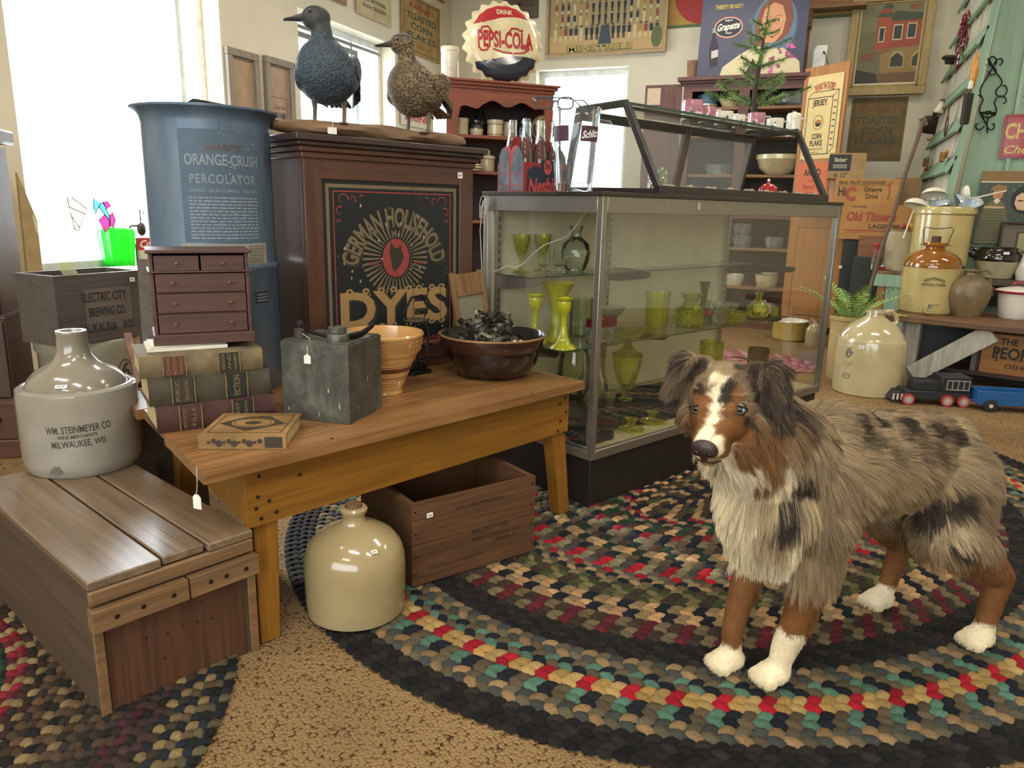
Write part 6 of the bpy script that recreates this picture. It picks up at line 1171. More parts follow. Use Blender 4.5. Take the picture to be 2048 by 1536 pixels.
# floor things behind the case
q = G(1570, 684); t = thing('stock_pot', 'yellow enamel cooking pot with a white inside on the carpet by the cupboard', 'pot', (q[0]+.02, q[1]+.13, 0))
b = MB(); b.lathe([(0, 0), (.11, 0), (.125, .015), (.128, .14), (.134, .15, plain('white_enamel', '#d8d3c0', .2)), (.130, .154), (.120, .14), (.118, .02), (0, .012)], YEN, 40); b.build('pot_body', t)
for s in (-1, 1): b = MB(); b.tube([(s*.125, -.03, .12), (s*.16, -.02, .13), (s*.16, .02, .13), (s*.125, .03, .12)], .006, flat('#3a332b'), 8); b.build('handle', t)
def jug(name, label, loc, r, h, m, m2=None, hand=None, zsh=.62, neck=.25, extra=None, group=None, hm=None):
 t = thing(name, label, 'jug', loc, 0, group); b = MB(); hs = h*zsh; m2 = m2 or m; rn = r*neck
 b.lathe([(0, 0), (r*.93, 0), (r*.97, .006), (r, hs*.2), (r, hs*.97), (r*.985, hs, m2), (r*.93, hs+.003), (r*.88, hs+h*.06), (r*.68, hs+h*.16), (r*.42, hs+h*.225), (rn*1.1, hs+h*.27), (rn, hs+h*.33), (rn*1.18, h-.012), (rn*1.15, h), (rn*.75, h), (rn*.7, h*.8), (0, h*.8)], m, 56)
 if extra: extra(b)
 b.build('jug_body', t)
 if hand is not None:
  d = (cos(hand), sin(hand)); b = MB(); b.tube([(k*d[0], k*d[1], z) for k, z in ((rn*.95, h-.014), (r*.50, h-.004), (r*.66, h*.93), (r*.70, h*.86), (r*.60, hs+h*.16))], r*.075, hm or m2, 10); b.build('handle', t)
 return t
q = G(1623, 693); jug('small_jug', 'small cream stoneware jug on the carpet behind the right end of the case', (q[0]+.01, q[1]+.07, 0), .062, .19, stone('cream_glaze', '#b49e74'), hand=2.5)
# lampshade/wicker + white router + grapette sign on the cupboard
pot('wooden_tub', 'ribbed wooden tub on the cupboard top, left of the soda sign', 'tub', [(0, 0), (.045, 0), (.06, .16), (.054, .16), (.04, .008), (0, .008)], BKI, (float(PY(1388, 130, 6.7)[0]), 6.7, H_+.048))
gl_, gr_ = PY(1393, 147, 6.56), PY(1606, 134, 6.56); gw = float(gr_[0]-gl_[0]); gh = .63
t = thing('soda_sign', 'dark blue cardboard soda sign with a smiling red-haired woman, standing on the cupboard', 'sign', (gl_[0], 6.56, H_+.048)); t.rotation_euler = (radians(-6), 0, 0)
b = MB(); b.bx(0, gw, 0, .008, 0, gh, plain('navy_card', '#3c3f58', .5, var=.1)); Mq = frame((0, 0, 0), (1, 0, 0), (0, 0, 1)); F = flat
b.text('THIRSTY OR NOT !', gw*.26, gh*.86, .030, F('#c9b23c'), Mq, w=gw*.26, bold=.03); b.disc(gw*.27, gh*.61, .115, F('#a83040'), Mq, .001, ry=.085); b.disc(gw*.27, gh*.61, .108, F('#d8d0c0'), Mq, .0015, ry=.078); b.disc(gw*.27, gh*.61, .102, F('#1c2028'), Mq, .002, ry=.072)
b.text('Grapette', gw*.27, gh*.61, .052, F('#e0dccf'), Mq, w=.175, shear=.3, bold=.03, lift=.003, rot=.1); b.text('ENJOY', gw*.27, gh*.69, .014, F('#e0dccf'), Mq, bold=.02, lift=.003); b.text('SODA', gw*.28, gh*.54, .012, F('#e0dccf'), Mq, bold=.02, lift=.003)
b.poly([(gw*.12, gh*.12), (gw*.20, gh*.15), (gw*.19, gh*.40), (gw*.155, gh*.50), (gw*.15, gh*.58), (gw*.12, gh*.57), (gw*.12, gh*.49), (gw*.10, gh*.38)], F('#241c2c'), Mq, .001); b.poly([(gw*.13, gh*.24), (gw*.195, gh*.26), (gw*.19, gh*.35), (gw*.125, gh*.33)], F('#b9b0a8'), Mq, .0015); b.poly([(gw*.118, gh*.55), (gw*.152, gh*.56), (gw*.15, gh*.62), (gw*.12, gh*.61)], F('#8c9a78'), Mq, .0015)
b.disc(gw*.70, gh*.60, gw*.205, F('#587390'), Mq, .0008, ry=gh*.37)
b.poly([(gw*.53, gh*.35), (gw*.52, gh*.60), (gw*.56, gh*.82), (gw*.64, gh*.93), (gw*.75, gh*.95), (gw*.84, gh*.86), (gw*.87, gh*.68), (gw*.84, gh*.50), (gw*.78, gh*.42)], F('#7c4630'), Mq, .0015)   # hair
b.poly([(gw*.57, gh*.60), (gw*.60, gh*.80), (gw*.68, gh*.87), (gw*.76, gh*.83), (gw*.80, gh*.68), (gw*.78, gh*.50), (gw*.71, gh*.39), (gw*.63, gh*.40), (gw*.585, gh*.48)], F('#c98f66'), Mq, .002)   # face
for x, y in ((.635, .66), (.735, .665)): b.disc(gw*x, gh*y, gw*.022, F('#e0d6c6'), Mq, .0025, ry=gh*.014); b.disc(gw*x, gh*y, gw*.011, F('#2a1f1a'), Mq, .003, ry=gh*.014); b.ribbon([(gw*(x-.03), gh*(y+.04)), (gw*x, gh*(y+.055)), (gw*(x+.03), gh*(y+.04))], .004, F('#5a3424'), Mq, .003)
b.ribbon([(gw*.68, gh*.64), (gw*.672, gh*.57), (gw*.69, gh*.56)], .004, F('#a56a48'), Mq, .003); b.poly([(gw*.635, gh*.50), (gw*.69, gh*.485), (gw*.745, gh*.51), (gw*.69, gh*.445)], F('#a02c30'), Mq, .003); b.poly([(gw*.65, gh*.496), (gw*.69, gh*.486), (gw*.73, gh*.50), (gw*.69, gh*.47)], F('#e8e0d2'), Mq, .0035)
b.poly([(gw*.22, 0), (gw*.25, gh*.13), (gw*.40, gh*.27), (gw*.54, gh*.37), (gw*.66, gh*.32), (gw*.80, gh*.33), (gw*.96, gh*.16), (gw*.98, 0)], F('#c9bd98'), Mq, .001); b.poly([(gw*.44, 0), (gw*.50, gh*.12), (gw*.53, gh*.22), (gw*.58, gh*.10), (gw*.57, 0)], F('#3a2420'), Mq, .0015)
for k in range(14): a = k*.9; x, y = gw*(.79+.07*cos(a)), gh*(.20+.12*sin(a*1.3)); b.poly([(x, y), (x+.05*cos(a), y+.04*sin(a)), (x+.02*cos(a+1), y+.05*sin(a+1))], F(['#a83c78', '#c4629a', '#8c2c5e'][k % 3]), Mq, .003+.0001*k)
b.build('card', t, smooth=False)
q = PY(1636, 134, 6.7); t = thing('white_router', 'white plastic upright device with a black aerial on the cupboard top', 'device', (q[0], 6.7, H_+.048))
b = MB(); b.prism([(-.045, 0), (.045, 0), (.055, .23), (-.02, .235), (-.045, .20)], .05, plain('white_plastic', '#d9d9d4', .4), frame((0, .05, 0), (1, 0, 0), (0, 0, 1))); b.build('casing', t, bevel=.004)
b = MB(); b.tube([(.04, -.01, .17), (.10, -.01, .02)], .003, flat('#1c1c1c'), 6); b.tube([(.04, -.01, .17), (.025, -.01, .18)], .007, flat('#1c1c1c'), 8); b.build('aerial', t)
b = MB(); P_ = PIN; x0 = float(PY(1615, 60, 7.0)[0]); b.bx(x0-.02, x0+.02, 6.98, 7.05, 2.04, 2.55, BKI); b.bx(x0-.05, x0+.42, 6.90, 7.05, 2.55, 2.575, BKI); b.bx(x0+.0, x0+.03, 6.92, 7.05, 2.42, 2.55, BKI); tag(b.build('wall_shelf'), 'small brown wooden wall shelf with bracket right of the soda sign', 'shelf')
# ---- feather tree on the showcase
qx, qy, _ = csp(1506, 228, y=.37); t = thing('feather_tree', 'sparse green artificial feather tree standing on the showcase among the mugs', 'tree', cs(qx, .37, ZU), 0)
TRK = plain('tree_trunk', '#3d3129', .8, bmp=.3, sc=30); NDL = plain('tree_needles', '#7d9a56', .7, c2='#5c7a44', sc=10)
b = MB(); b.lathe([(0, 0), (.03, 0), (.03, .02), (.012, .024), (0, .024)], flat('#5a4632'), 20); b.build('base', t)
b = MB(); trunk = [(0, 0, .02), (.004, 0, .10), (-.002, .003, .2), (.012, 0, .30), (.014, 0, .36), (.022, 0, .46)]; b.tube(trunk, [.016, .014, .012, .009, .006, .002], TRK, 10); b.build('trunk', t)
rt = random.Random(9)
VD = Vector((CX[0], CX[1], 0));
def branch(z, az, L, droop, up=0):
 bx0 = Vector((.008*(z > .2), 0, z)); d = Vector((cos(az), sin(az), 0)); pts = [bx0+d*(L*k/6)+Vector((0, 0, droop*(k/6)**2*L+up*L*k/6)) for k in range(7)]
 b = MB(); b.tube(pts, [.0028]*3+[.002]*4, TRK, 5); n = int(L*1100); vs = []; fs = []
 for i in range(n):
  k = .08+.92*i/n; j = min(int(k*6), 5); f = k*6-j; p = pts[j].lerp(pts[j+1], f); a = rt.uniform(0, 2*pi); out = (d*rt.uniform(.4, .9)+Vector((-d.y*cos(a), d.x*cos(a), sin(a)))).normalized(); ln = rt.uniform(.020, .034)
  sd = out.cross(Vector((0, 0, 1))).normalized()*.0014; o = len(vs); tip = p+out*ln; vs += [p-sd, p+sd, tip, p+Vector((0, 0, .0015))]; fs += [(o, o+1, o+2), (o, o+2, o+3), (o+1, o+3, o+2)]
 b.add(vs, fs, NDL); b.build('branch', t, smooth=False)
for z, n, L in ((.115, 6, .235), (.20, 5, .14), (.275, 5, .115), (.33, 4, .125), (.385, 4, .085), (.43, 3, .06)):
 for k in range(n): branch(z+rt.uniform(-.012, .012), 2*pi*k/n+z*9+rt.uniform(-.2, .2), L*rt.uniform(.8, 1.1), .12, .18)
b = MB(); b.tube([(.02, 0, .45), (.026, 0, .52)], .0015, TRK, 5); vs = []; fs = []
for i in range(50):
 p = Vector((.02+.006*i/50, 0, .44+.08*i/50)); a = rt.uniform(0, 2*pi); out = Vector((cos(a), sin(a), .7)).normalized()*rt.uniform(.015, .024); sd = out.cross(Vector((0, 0, 1))).normalized()*.001; o = len(vs); vs += [p-sd, p+sd, p+out, p+Vector((0, 0, .0015))]; fs += [(o, o+1, o+2), (o, o+2, o+3), (o+1, o+3, o+2)]
b.add(vs, fs, NDL); b.build('leader', t, smooth=False)
# ================================================================= RIGHT SIDE: STAND, BENCH AND CROCKERY
GPT = wood('sage_green_paint', '#8fa88c', '#728f78', '#7f9a80', 'Z', .6, .55, .25, .5); GPX = wood('sage_green_paint_y', '#8fa88c', '#728f78', '#7f9a80', 'Y', .6, .55, .25, .5); WWS = wood('whitewashed_slat', '#d8d4c4', '#a39b86', '#bdb6a2', 'Z', 1.2, .8, .4)
PYP = 5.6; PXL = .735
t = thing('green_board_partition', 'tall sage green painted board partition at the right', 'partition', (0, 0, 0))
b = MB()
x = PXL
b.prism([(x-.02, 0), (x+.266, 0), (x+.266, 2.9), (x+.15, 2.9)], .02, GPT, frame((0, PYP+.02, 0), (1, 0, 0), (0, 0, 1))); x += .27
for k, w in enumerate((.25, .27, .30)): b.bx(x, x+w-.004, PYP, PYP+.02, 0, 2.9, GPT); x += w
for i in range(60):
 px_, pz = rnd.uniform(PXL+.05, PXL+.9), rnd.uniform(.5, 2.6); b.disc(0, 0, rnd.uniform(.002, .006), flat('#3a4a3c'), frame((px_, PYP-.0005, pz), (1, 0, 0), (0, 0, 1)), .0005, n=7)
b.build('boards', t)
b = MB(); b.bx(PXL+.268, PXL+.29, PYP-.016, PYP, .3, 2.9, GPT); b.build('batten', t)
# leaning shutter rack: local x = away from viewer, z up, leaning toward +X at the top
sh = thing('shutter_rack', 'leaning sage green slatted shutter with whitewashed louvres, hung with old kitchen tools', 'shutter', (.650, PYP-.10, .30), 0); SL = 1.50; SHH = 2.62
sh.rotation_euler = (0, radians(4.8), 0)
for y0 in (0, SL-.05): b = MB(); b.bx(-.02, .02, y0, y0+.05, 0, SHH, GPT); b.build('stile', sh)
zr = [.44, .68, .925, 1.17, 1.42, 1.67, 1.92, 2.17, 2.42]
for z in zr:
 b = MB(); b.add([(-.060, 0, z), (-.045, 0, z-.008), (-.008, 0, z+.095), (-.028, 0, z+.10), (-.060, SL, z), (-.045, SL, z-.008), (-.008, SL, z+.095), (-.028, SL, z+.10)], [(0, 1, 2, 3), (7, 6, 5, 4), (0, 4, 5, 1), (1, 5, 6, 2), (2, 6, 7, 3), (3, 7, 4, 0)], GPX)
 lab(b.build('shelf_rail', sh), 'slanting sage green rail')
for k, z in enumerate([.12]+zr[:-1]):
 z1 = zr[k] if k else zr[0]-.02; b = MB()
 z0 = z+.06 if k else .1; z1 = zr[k]
 for i in range(11):
  y0 = .06+i*.130; b.bx(-.012-.006*(i % 2), .004, y0, y0+.082, z0-.02, z1+.05-.035*((i*5+k*3) % 3), WWS, Matrix.Translation((0, 0, 0)))
  b.bx(-.030, -.010, y0+.082, y0+.094, z0-.02, z1+.03, WWS)
 lab(b.build('louvre_row', sh), 'row of whitewashed slats')
RKX, RKY = .650, PYP-.10
def rk(px, py, off=.07):
 """point on the front face of the leaning rack"""
 n = (-cos(radians(4.8)), 0, sin(radians(4.8))); p0 = (RKX-off, RKY, .30); q = PP(px, py, p0, n); return Vector(q)
DKM = plain('dark_pewter', '#4b463e', .4, .6); WDH = wood('handle_wood', '#b5823f', '#8a5c28', None, 'Z', 2, .45, .1)
TYU = Vector((sin(radians(4.8)), 0, cos(radians(4.8))))
def hang(name, label, cat, px, py, rot, fn_):
 b = MB(); fn_(b); o = b.build(name, loc=rk(px, py)); o.rotation_euler = rot; return tag(o, label, cat)
def f_chili(b):
 r = random.Random(6)
 for i in range(46): z = -i*.0075; a = r.uniform(0, 6.3); rr_ = .020+.012*sin(pi*i/46); b.tube([(rr_*cos(a)*.3, rr_*sin(a)*.3, z), (rr_*cos(a), rr_*sin(a), z-.012), (rr_*cos(a)*1.3, rr_*sin(a)*1.3, z-.040), (rr_*cos(a), rr_*sin(a), z-.058)], [.006, .008, .006, .002], CHI, 6)
 b.tube([(0, 0, .03), (0, 0, 0)], .002, flat('#8a7a5a'), 5)
CHI = plain('dried_chili', '#6d1824', .3, var=.2, coat=.4)
hang('chili_string', 'string of dark red dried chilies hanging on the shutter', 'chilies', 1936, 22, (0, 0, 0), f_chili)
def f_ban(b): b.tube([(0, 0, .07), (0, 0, .05), (0, -.004, .03), (0, -.008, -.04), (0, -.004, -.11), (0, .004, -.14)], [.007, .008, .016, .022, .016, .006], WDH if False else plain('orange_handle', '#c08424', .35, coat=.3), 12)
hang('wooden_scoop', 'glossy orange wooden handle hanging below the chilies', 'utensil', 1950, 130, (0, 0, .2), f_ban)
def f_gr(b): b.lathe([(0, -.16), (.020, -.16), (.024, -.15), (.026, .0), (.028, .004), (.02, .01), (.008, .012), (.008, .03, flat('#d8d3c4')), (.013, .035), (.011, .07), (.004, .078), (0, .078)], DKM, 20)
hang('nutmeg_grater', 'grey tin cylindrical tool with a white handle on the shutter', 'utensil', 1938, 190, (.1, 0, 0), f_gr)
def f_tin(b): b.lathe([(0, -.06), (.062, -.06), (.065, -.055), (.065, .045), (.060, .05), (.012, .055), (.010, .06), (.010, .10), (0, .10)], DKM, 28); b.tube([(.066, 0, .03), (.02, -.066, -.02), (-.05, -.05, .03)], .002, flat('#2a2622'), 5); b.tube([(-.066, .0, .03), (-.075, .03, .01), (-.066, .02, -.03)], .006, DKM, 8)
hang('tin_dipper_pot', 'dark round tin pot hanging on its side from the shutter, with a white tag', 'tin', 1862, 248, (.35, .1, 0), f_tin)
def f_lad(b): b.ell((0, 0, 0), (.010, .040, .078), plain('dark_walnut_spoon', '#5a3822', .25, coat=.4), 20, 12, (.15, 0, 0)); b.tube([(0, 0, .07), (0, -.01, .13)], .005, plain('dark_walnut_spoon', '#5a3822'), 8)
hang('wooden_ladle', 'dark brown wooden ladle beside the tin pot', 'ladle', 1893, 250, (0, 0, 0), f_lad)
def f_bell(b): b.lathe([(0, -.05), (.030, -.05), (.034, -.04), (.022, .0), (.014, .02), (.018, .03, flat('#4a3527')), (.014, .045), (0, .05)], WC, 20)
hang('china_bell', 'small white and brown china bell in the shutter', 'bell', 1881, 212, (0, .2, 0), f_bell)
def f_bob(b): b.tube([(0, -.05, 0), (0, -.03, 0)], [.006, .010], flat('#c9b03a'), 10); b.tube([(0, -.03, 0), (0, .03, 0), (0, .045, 0)], [.011, .012, .005], flat('#a82430'), 10)
hang('fishing_bobber', 'small red and yellow fishing bobber below the tin pot', 'bobber', 1858, 278, (0, 0, 0), f_bob)
def f_tag(b): b.tube([(0, 0, .075), (0, -.003, 0)], .0012, flat('#d8d3c4'), 5); b.prism([(-.012, -.045), (.012, -.045), (.012, -.010), (0, 0), (-.012, -.010)], .0012, flat('#e4e0d2'), Matrix.Rotation(radians(90), 4, 'X'))
hang('price_tag', 'white string tag dangling under the tin pot', 'tag', 1847, 298, (0, 0, .3), f_tag)
def f_br(b): b.box((0, 0, 0), (.03, .11, .062), plain('brush_brown', '#7d5430', .7, bmp=.4)); b.ell((0, -.075, .035), (.014, .012, .024), flat('#6a9c82'), 12, 8, (.6, 0, 0)); b.ell((0, -.06, -.045), (.012, .014, .014), flat('#7c2430'), 12, 8)
hang('scrub_brush', 'brown block brush with green and red knobs tucked in the shutter', 'brush', 1852, 325, (.1, 0, 0), f_br)
def f_pb(b): b.tube([(0, -.13, .03), (0, -.05, .012), (0, -.02, .0)], [.008, .013, .018], WDH, 12); b.box((0, .03, -.004), (.02, .06, .05), WDH); b.box((0, .085, -.006), (.022, .055, .062), plain('bristle', '#5a4a34', .9, bmp=.5, sc=60))
hang('paint_brush', 'old wide paint brush with a wooden handle on the shutter', 'brush', 1888, 312, (.05, 0, 0), f_pb)
def f_spr(b):
 r = random.Random(8); b.tube([(0, -.13, -.07), (0, 0, -.01), (0, .09, .05)], .003, TRK, 5); vs = []; fs = []
 for i in range(220):
  k = r.random(); p = Vector((0, -.13+.22*k, -.07+.12*k)); out = Vector((r.uniform(-.6, .2), r.uniform(-1, .6), r.uniform(-.8, .8))).normalized()*.03; sd = out.orthogonal().normalized()*.0014; o = len(vs); vs += [p-sd, p+sd, p+out]; fs.append((o, o+1, o+2))
 b.add(vs, fs, plain('dry_green_sprig', '#7d8c6a', .8))
hang('evergreen_sprig', 'grey-green evergreen sprig tucked into the shutter', 'sprig', 1925, 108, (0, 0, 0), f_spr)
def f_mold(b): b.lathe([(0, -.02), (.03, -.02), (.034, 0), (.06, .012), (.062, .018), (.05, .02), (.055, .03), (.04, .036), (0, .03)], DKM, 24, flute=.05, nfl=9)
hang('tin_mould', 'dark fluted tin mould wedged in the shutter', 'mould', 1900, 122, (.3, .1, 0), f_mold)
def f_lh(b): b.tube([(0, -.07, .0), (0, .0, .004), (0, .04, .004)], [.008, .011, .007], WDH, 10); b.tube([(0, .04, .004), (0, .10, .0)], .003, DKM, 6)
hang('kitchen_tool', 'wooden handle of a tool sticking out at the shutter foot', 'handle', 1822, 393, (.1, 0, 0), f_lh)
# wrought iron candle sconce
t = thing('iron_sconce', 'black wrought iron scroll candle sconce hanging on the green boards', 'sconce', (0, PYP-.03, 0)); BKI_ = plain('black_iron_rod', '#1e1f1e', .5, .5)
def pp_(px, py): q = PY(px, py, PYP-.03); return (q[0], 0, q[2])
def scroll(L): return [pp_(*p) for p in L]
def smooth(L, n=5):
 P = [Vector((*p, 0)) for p in L]; out = []
 for i in range(len(P)-1):
  p0, p1, p2, p3 = P[max(i-1, 0)], P[i], P[i+1], P[min(i+2, len(P)-1)]
  for k in range(n): f = k/n; out.append(tuple((.5*((2*p1)+(p2-p0)*f+(2*p0-5*p1+4*p2-p3)*f*f+(3*p1-p0-3*p2+p3)*f**3))[:2]))
 out.append(tuple(P[-1][:2])); return out
C_ = [[(1986, 134), (1976, 152), (1964, 170), (1960, 186), (1966, 200), (1960, 214), (1960, 226), (1968, 240), (1976, 256)],
      [(1984, 132), (1992, 145), (2002, 158), (2003, 168), (1994, 178), (1992, 188), (2000, 193), (2010, 190), (2014, 180), (2010, 171), (2004, 172)],
      [(2006, 207), (2012, 204), (2011, 196), (2003, 192), (1993, 196), (1989, 206), (1993, 218), (1991, 230)],
      [(1986, 134), (1979, 128), (1978, 119), (1985, 113), (1992, 118), (1992, 127), (1986, 134)], [(1972, 131), (1968, 125), (1972, 118), (1979, 120), (1984, 130), (1992, 140), (1990, 148), (1981, 149), (1977, 142)],
      [(1999, 130), (2005, 125), (2003, 118), (1995, 119), (1988, 128)], [(1950, 208), (1944, 202), (1947, 193), (1955, 190), (1963, 194)],
      [(1957, 247), (1952, 250), (1953, 257), (1961, 259), (1969, 252)], [(1984, 250), (1988, 247), (1988, 256), (1981, 260), (1974, 253)], [(1962, 232), (1976, 235), (1990, 230)], [(1976, 235), (1974, 250), (1975, 266)]]
for L in C_: b = MB(); b.tube(scroll(smooth(L, 4)), .0042, BKI_, 6); b.build('scroll', t)
for px, py in ((1963, 226), (1974, 224), (1984, 226)): b = MB(); q = pp_(px, py); b.lathe([(0, 0), (.012, .004), (.016, .02), (.014, .022), (0, .01)], BKI_, 12, c=(q[0], -.04, q[2]-.02)); b.tube([(q[0], 0, q[2]-.02), (q[0], -.04, q[2]-.02)], .003, BKI_, 5); b.build('candle_cup', t)
# red sign and poster on the boards
def a_ch(b, M, w, h): c = flat('#c9b06a'); b.frame2(.008, w-.008, .008, h-.008, .004, flat('#7c1c22'), M); b.text('CHERRY', w*.46, h*.62, h*.34, c, M, w=w*.86, bold=.03, lift=.0015); b.text('Cheroots', w*.46, h*.20, h*.18, c, M, w=w*.80, shear=.3, bold=.02, lift=.0015)
sign('red_tin_sign', 'red tin sign with yellow lettering starting CH, cut by the right edge of the photo', 'sign', 'y', PYP-.02, (2012, 229), (2140, 316), a_ch, plain('red_tin', '#9c2026', .35, coat=.2))
o, ux, w, h = wrect('y', PYP-.06, (1966, 342), (2110, 492)); t = thing('snow_couple_poster', 'cardboard display picture of a man in a checked coat and a woman in snow', 'poster', o); Mq = frame((0, 0, 0), (1, 0, 0), (0, 0, 1)); b = MB()
b.bx(0, w, 0, .01, 0, h, flat('#3e4a40')); b.rect(0, w, h*.86, h, flat('#7d6236'), Mq, .001); b.rect(0, w, h*.845, h*.86, flat('#d8cfb0'), Mq, .0015)
for i in range(110): b.disc(rnd.uniform(.01, w-.01), rnd.uniform(.2*h, h*.83), rnd.uniform(.001, .0025), flat('#b5bfae'), Mq, .0012, n=6)
CK = flat('#6d6848'); b.poly([(.01, 0), (.02, h*.35), (.035, h*.52), (.07, h*.60), (.12, h*.60), (.155, h*.52), (.17, h*.3), (.165, 0)], CK, Mq, .002)
for i in range(14): b.rect(.02, .162, h*.04*i, h*.04*i+.0016, flat('#2e2f26'), Mq, .0025)
for i in range(10): b.rect(.02+.0145*i, .0215+.0145*i, 0, h*.54, flat('#2e2f26'), Mq, .0025)
b.disc(.10, h*.69, .028, flat('#b5805a'), Mq, .003, ry=.036); b.poly([(.055, h*.74), (.065, h*.79), (.10, h*.82), (.14, h*.79), (.15, h*.735)], flat('#8c6a3c'), Mq, .004); b.poly([(.035, h*.49), (.14, h*.49), (.145, h*.52), (.04, h*.525)], flat('#c9a27a'), Mq, .004); b.poly([(.08, h*.60), (.10, h*.55), (.12, h*.60), (.10, h*.63)], flat('#d8cfb4'), Mq, .004)
b.disc(.25, h*.62, .075, flat('#1c2024'), Mq, .002, ry=.085); b.poly([(.195, h*.56), (.20, h*.66), (.225, h*.71), (.258, h*.69), (.268, h*.58), (.25, h*.47), (.215, h*.48)], flat('#d6b08c'), Mq, .003); b.poly([(.205, h*.60), (.225, h*.615), (.245, h*.60), (.225, h*.59)], flat('#1a1a1a'), Mq, .004); b.poly([(.16, h*.0), (.17, h*.25), (.20, h*.30), (.23, h*.12), (.24, 0)], flat('#b55a3a'), Mq, .0035); b.disc(.27, h*.16, .022, flat('#9c8436'), Mq, .004)
b.build('printed_board', t, smooth=False)
# dark shelf unit behind the bean pot
q0 = PY(1955, 556, PYP-.0); b = MB(); DKS = wood('dark_oak_shelf', '#4a3a2e', '#2f251d', None, 'X', 1, .5, .2); zs_ = float(PY(1990, 556, PYP-.22)[2])
b.bx(PXL+.14, 1.75, PYP-.42, PYP-.022, zs_-.03, zs_, DKS); b.bx(PXL+.14, 1.75, PYP-.05, PYP-.022, .40, zs_-.03, DKS); b.bx(PXL+.14, PXL+.16, PYP-.42, PYP-.05, .40, zs_-.03, DKS); tag(b.build('dark_shelf'), 'low dark oak shelf behind the brown ovoid jug, carrying the bean pot', 'shelf')
o, ux, w, h = wrect('y', PYP-.08, (2003, 440), (2130, 556)); framed_ = framed('brown_framed_picture', 'brown-matted framed picture standing on the dark shelf, below the snow poster', 'picture', 'y', PYP-.10, (2003, 443), (2140, 555), .012, flat('#3a2c22'), flat('#6a5f50'), lambda b, M, w, h: (b.rect(w*.22, w*.9, h*.1, h*.82, flat('#3e3a32'), M, .001), b.rect(w*.25, w*.87, h*.13, h*.79, flat('#9c9468'), M, .0015), b.disc(w*.45, h*.35, .03, flat('#6f6c48'), M, .002)))
def PYg(px, py, z): q = G(px, py, z); return q
BNB = plain('black_bean_glaze', '#1e1815', .1, coat=.8); BNC = plain('bean_pot_cream', '#b3a888', .3, coat=.3)
bp = PY(1988, 556, PYP-.23); t = thing('bean_pot', 'wide two-handled bean pot, glossy black above and cream below', 'pot', (bp[0], PYP-.23, zs_))
b = MB(); b.lathe([(0, 0), (.085, 0), (.092, .004), (.122, .098), (.125, .104, BNB), (.127, .12), (.122, .15), (.105, .168), (.103, .178), (.108, .184), (.100, .186), (.092, .17), (.08, .02), (0, .01)], BNC, 48); b.build('pot_body', t)
for s in (-1, 1): b = MB(); b.tube([(s*.118, 0, .165), (s*.145, -.005, .175), (s*.155, -.008, .155), (s*.145, -.006, .130), (s*.122, 0, .125)], .011, BNB, 10); b.build('handle', t)
sticker(t, frame((.02, -.118, .156), (1, .1, 0), (0, .35, 1)), .03, .014)
# ---- bench
BCH = wood('worn_bench_top', '#7a5436', '#46301f', '#b08a44', 'X', .8, .6, .4); WPT = wood('chipped_white_paint', '#c9c4b4', '#8f887a', '#a8a294', 'Z', 1.0, .7, .5)
bl_, br_ = np.array([.385, 4.75]), np.array([1.023, 4.551]); bd = (br_-bl_)/np.linalg.norm(br_-bl_); brz = atan2(bd[1], bd[0]); BZ = .40; bn_ = np.array([-bd[1], bd[0]])
def bq(x, y, z=0): q = bl_+bd*x+bn_*y; return (q[0], q[1], z)
t = thing('plank_bench', 'rough brown plank bench on chipped white painted legs with a diagonal brace', 'bench', (bl_[0], bl_[1], 0), brz)
b = MB(); b.bx(0, 1.5, 0, .56, BZ-.038, BZ, BCH); b.build('seat_plank', t, bevel=.006)
for x in (.13, 1.25): b = MB(); b.beam((x, .16, BZ-.038), (x-.01, .20, 0), .075, .06, WPT, up=(0, 1, 0)); b.build('leg', t, bevel=.003)
b = MB(); b.beam((.07, .30, BZ-.038), (.045, .40, 0), .06, .05, WPT, up=(0, 1, 0)); b.build('leg', t, bevel=.003)
b = MB(); b.beam((.16, .13, .05), (.53, .05, BZ-.05), .105, .03, WPT, up=(0, 1, 0)); b.build('diagonal_brace', t, bevel=.003)
b = MB(); b.bx(.16, 1.5, .24, .53, .075, .095, wood('dark_stretcher_shelf', '#4b2c22', '#2f1c17', None, 'X', 1, .5, .2)); b.build('lower_shelf', t); b = MB(); b.bx(.12, 1.5, .54, .555, 0, BZ-.04, flat('#2b2f2e', .6)); b.build('back_board', t)
# beer crate under the bench
x0, y0 = .47, .26; t = thing('beer_crate', 'orange wooden crate lettered THE PEOPLES OSHKOSH under the bench', 'crate', bq(x0, y0, .095), brz); OCR = wood('orange_crate_wood', '#b8813f', '#8a5722', '#a06c30', 'X', .8, .5, .25)
b = MB(); b.bx(0, .50, 0, .014, 0, .225, OCR); b.bx(0, .50, .24, .254, 0, .225, OCR); b.bx(0, .014, .014, .24, 0, .225, OCR); b.bx(.486, .50, .014, .24, 0, .225, OCR); b.bx(.014, .486, .014, .24, 0, .012, OCR)
Mq = frame((0, 0, 0), (1, 0, 0), (0, 0, 1)); K = flat('#30261a'); b.text('THE', .125, .185, .034, K, Mq, w=.085, bold=.03); b.text('PEOPLES', .19, .12, .062, K, Mq, w=.27, bold=.03); b.rect(.072, .080, .07, .15, K, Mq, .0014); b.text('OSHKOSH', .22, .048, .024, K, Mq, w=.20, bold=.02); b.rect(.16, .30, .083, .086, K, Mq, .001); b.build('crate_box', t)
b = MB(); b.bx(-.045, -.02, .0, .02, .0, .225, plain('steel_strip', '#8c8a84', .3, .7)); b.bx(-.02, -.004, 0, .02, .0, .225, flat('#4a2620')); b.build('corner_strip', t)
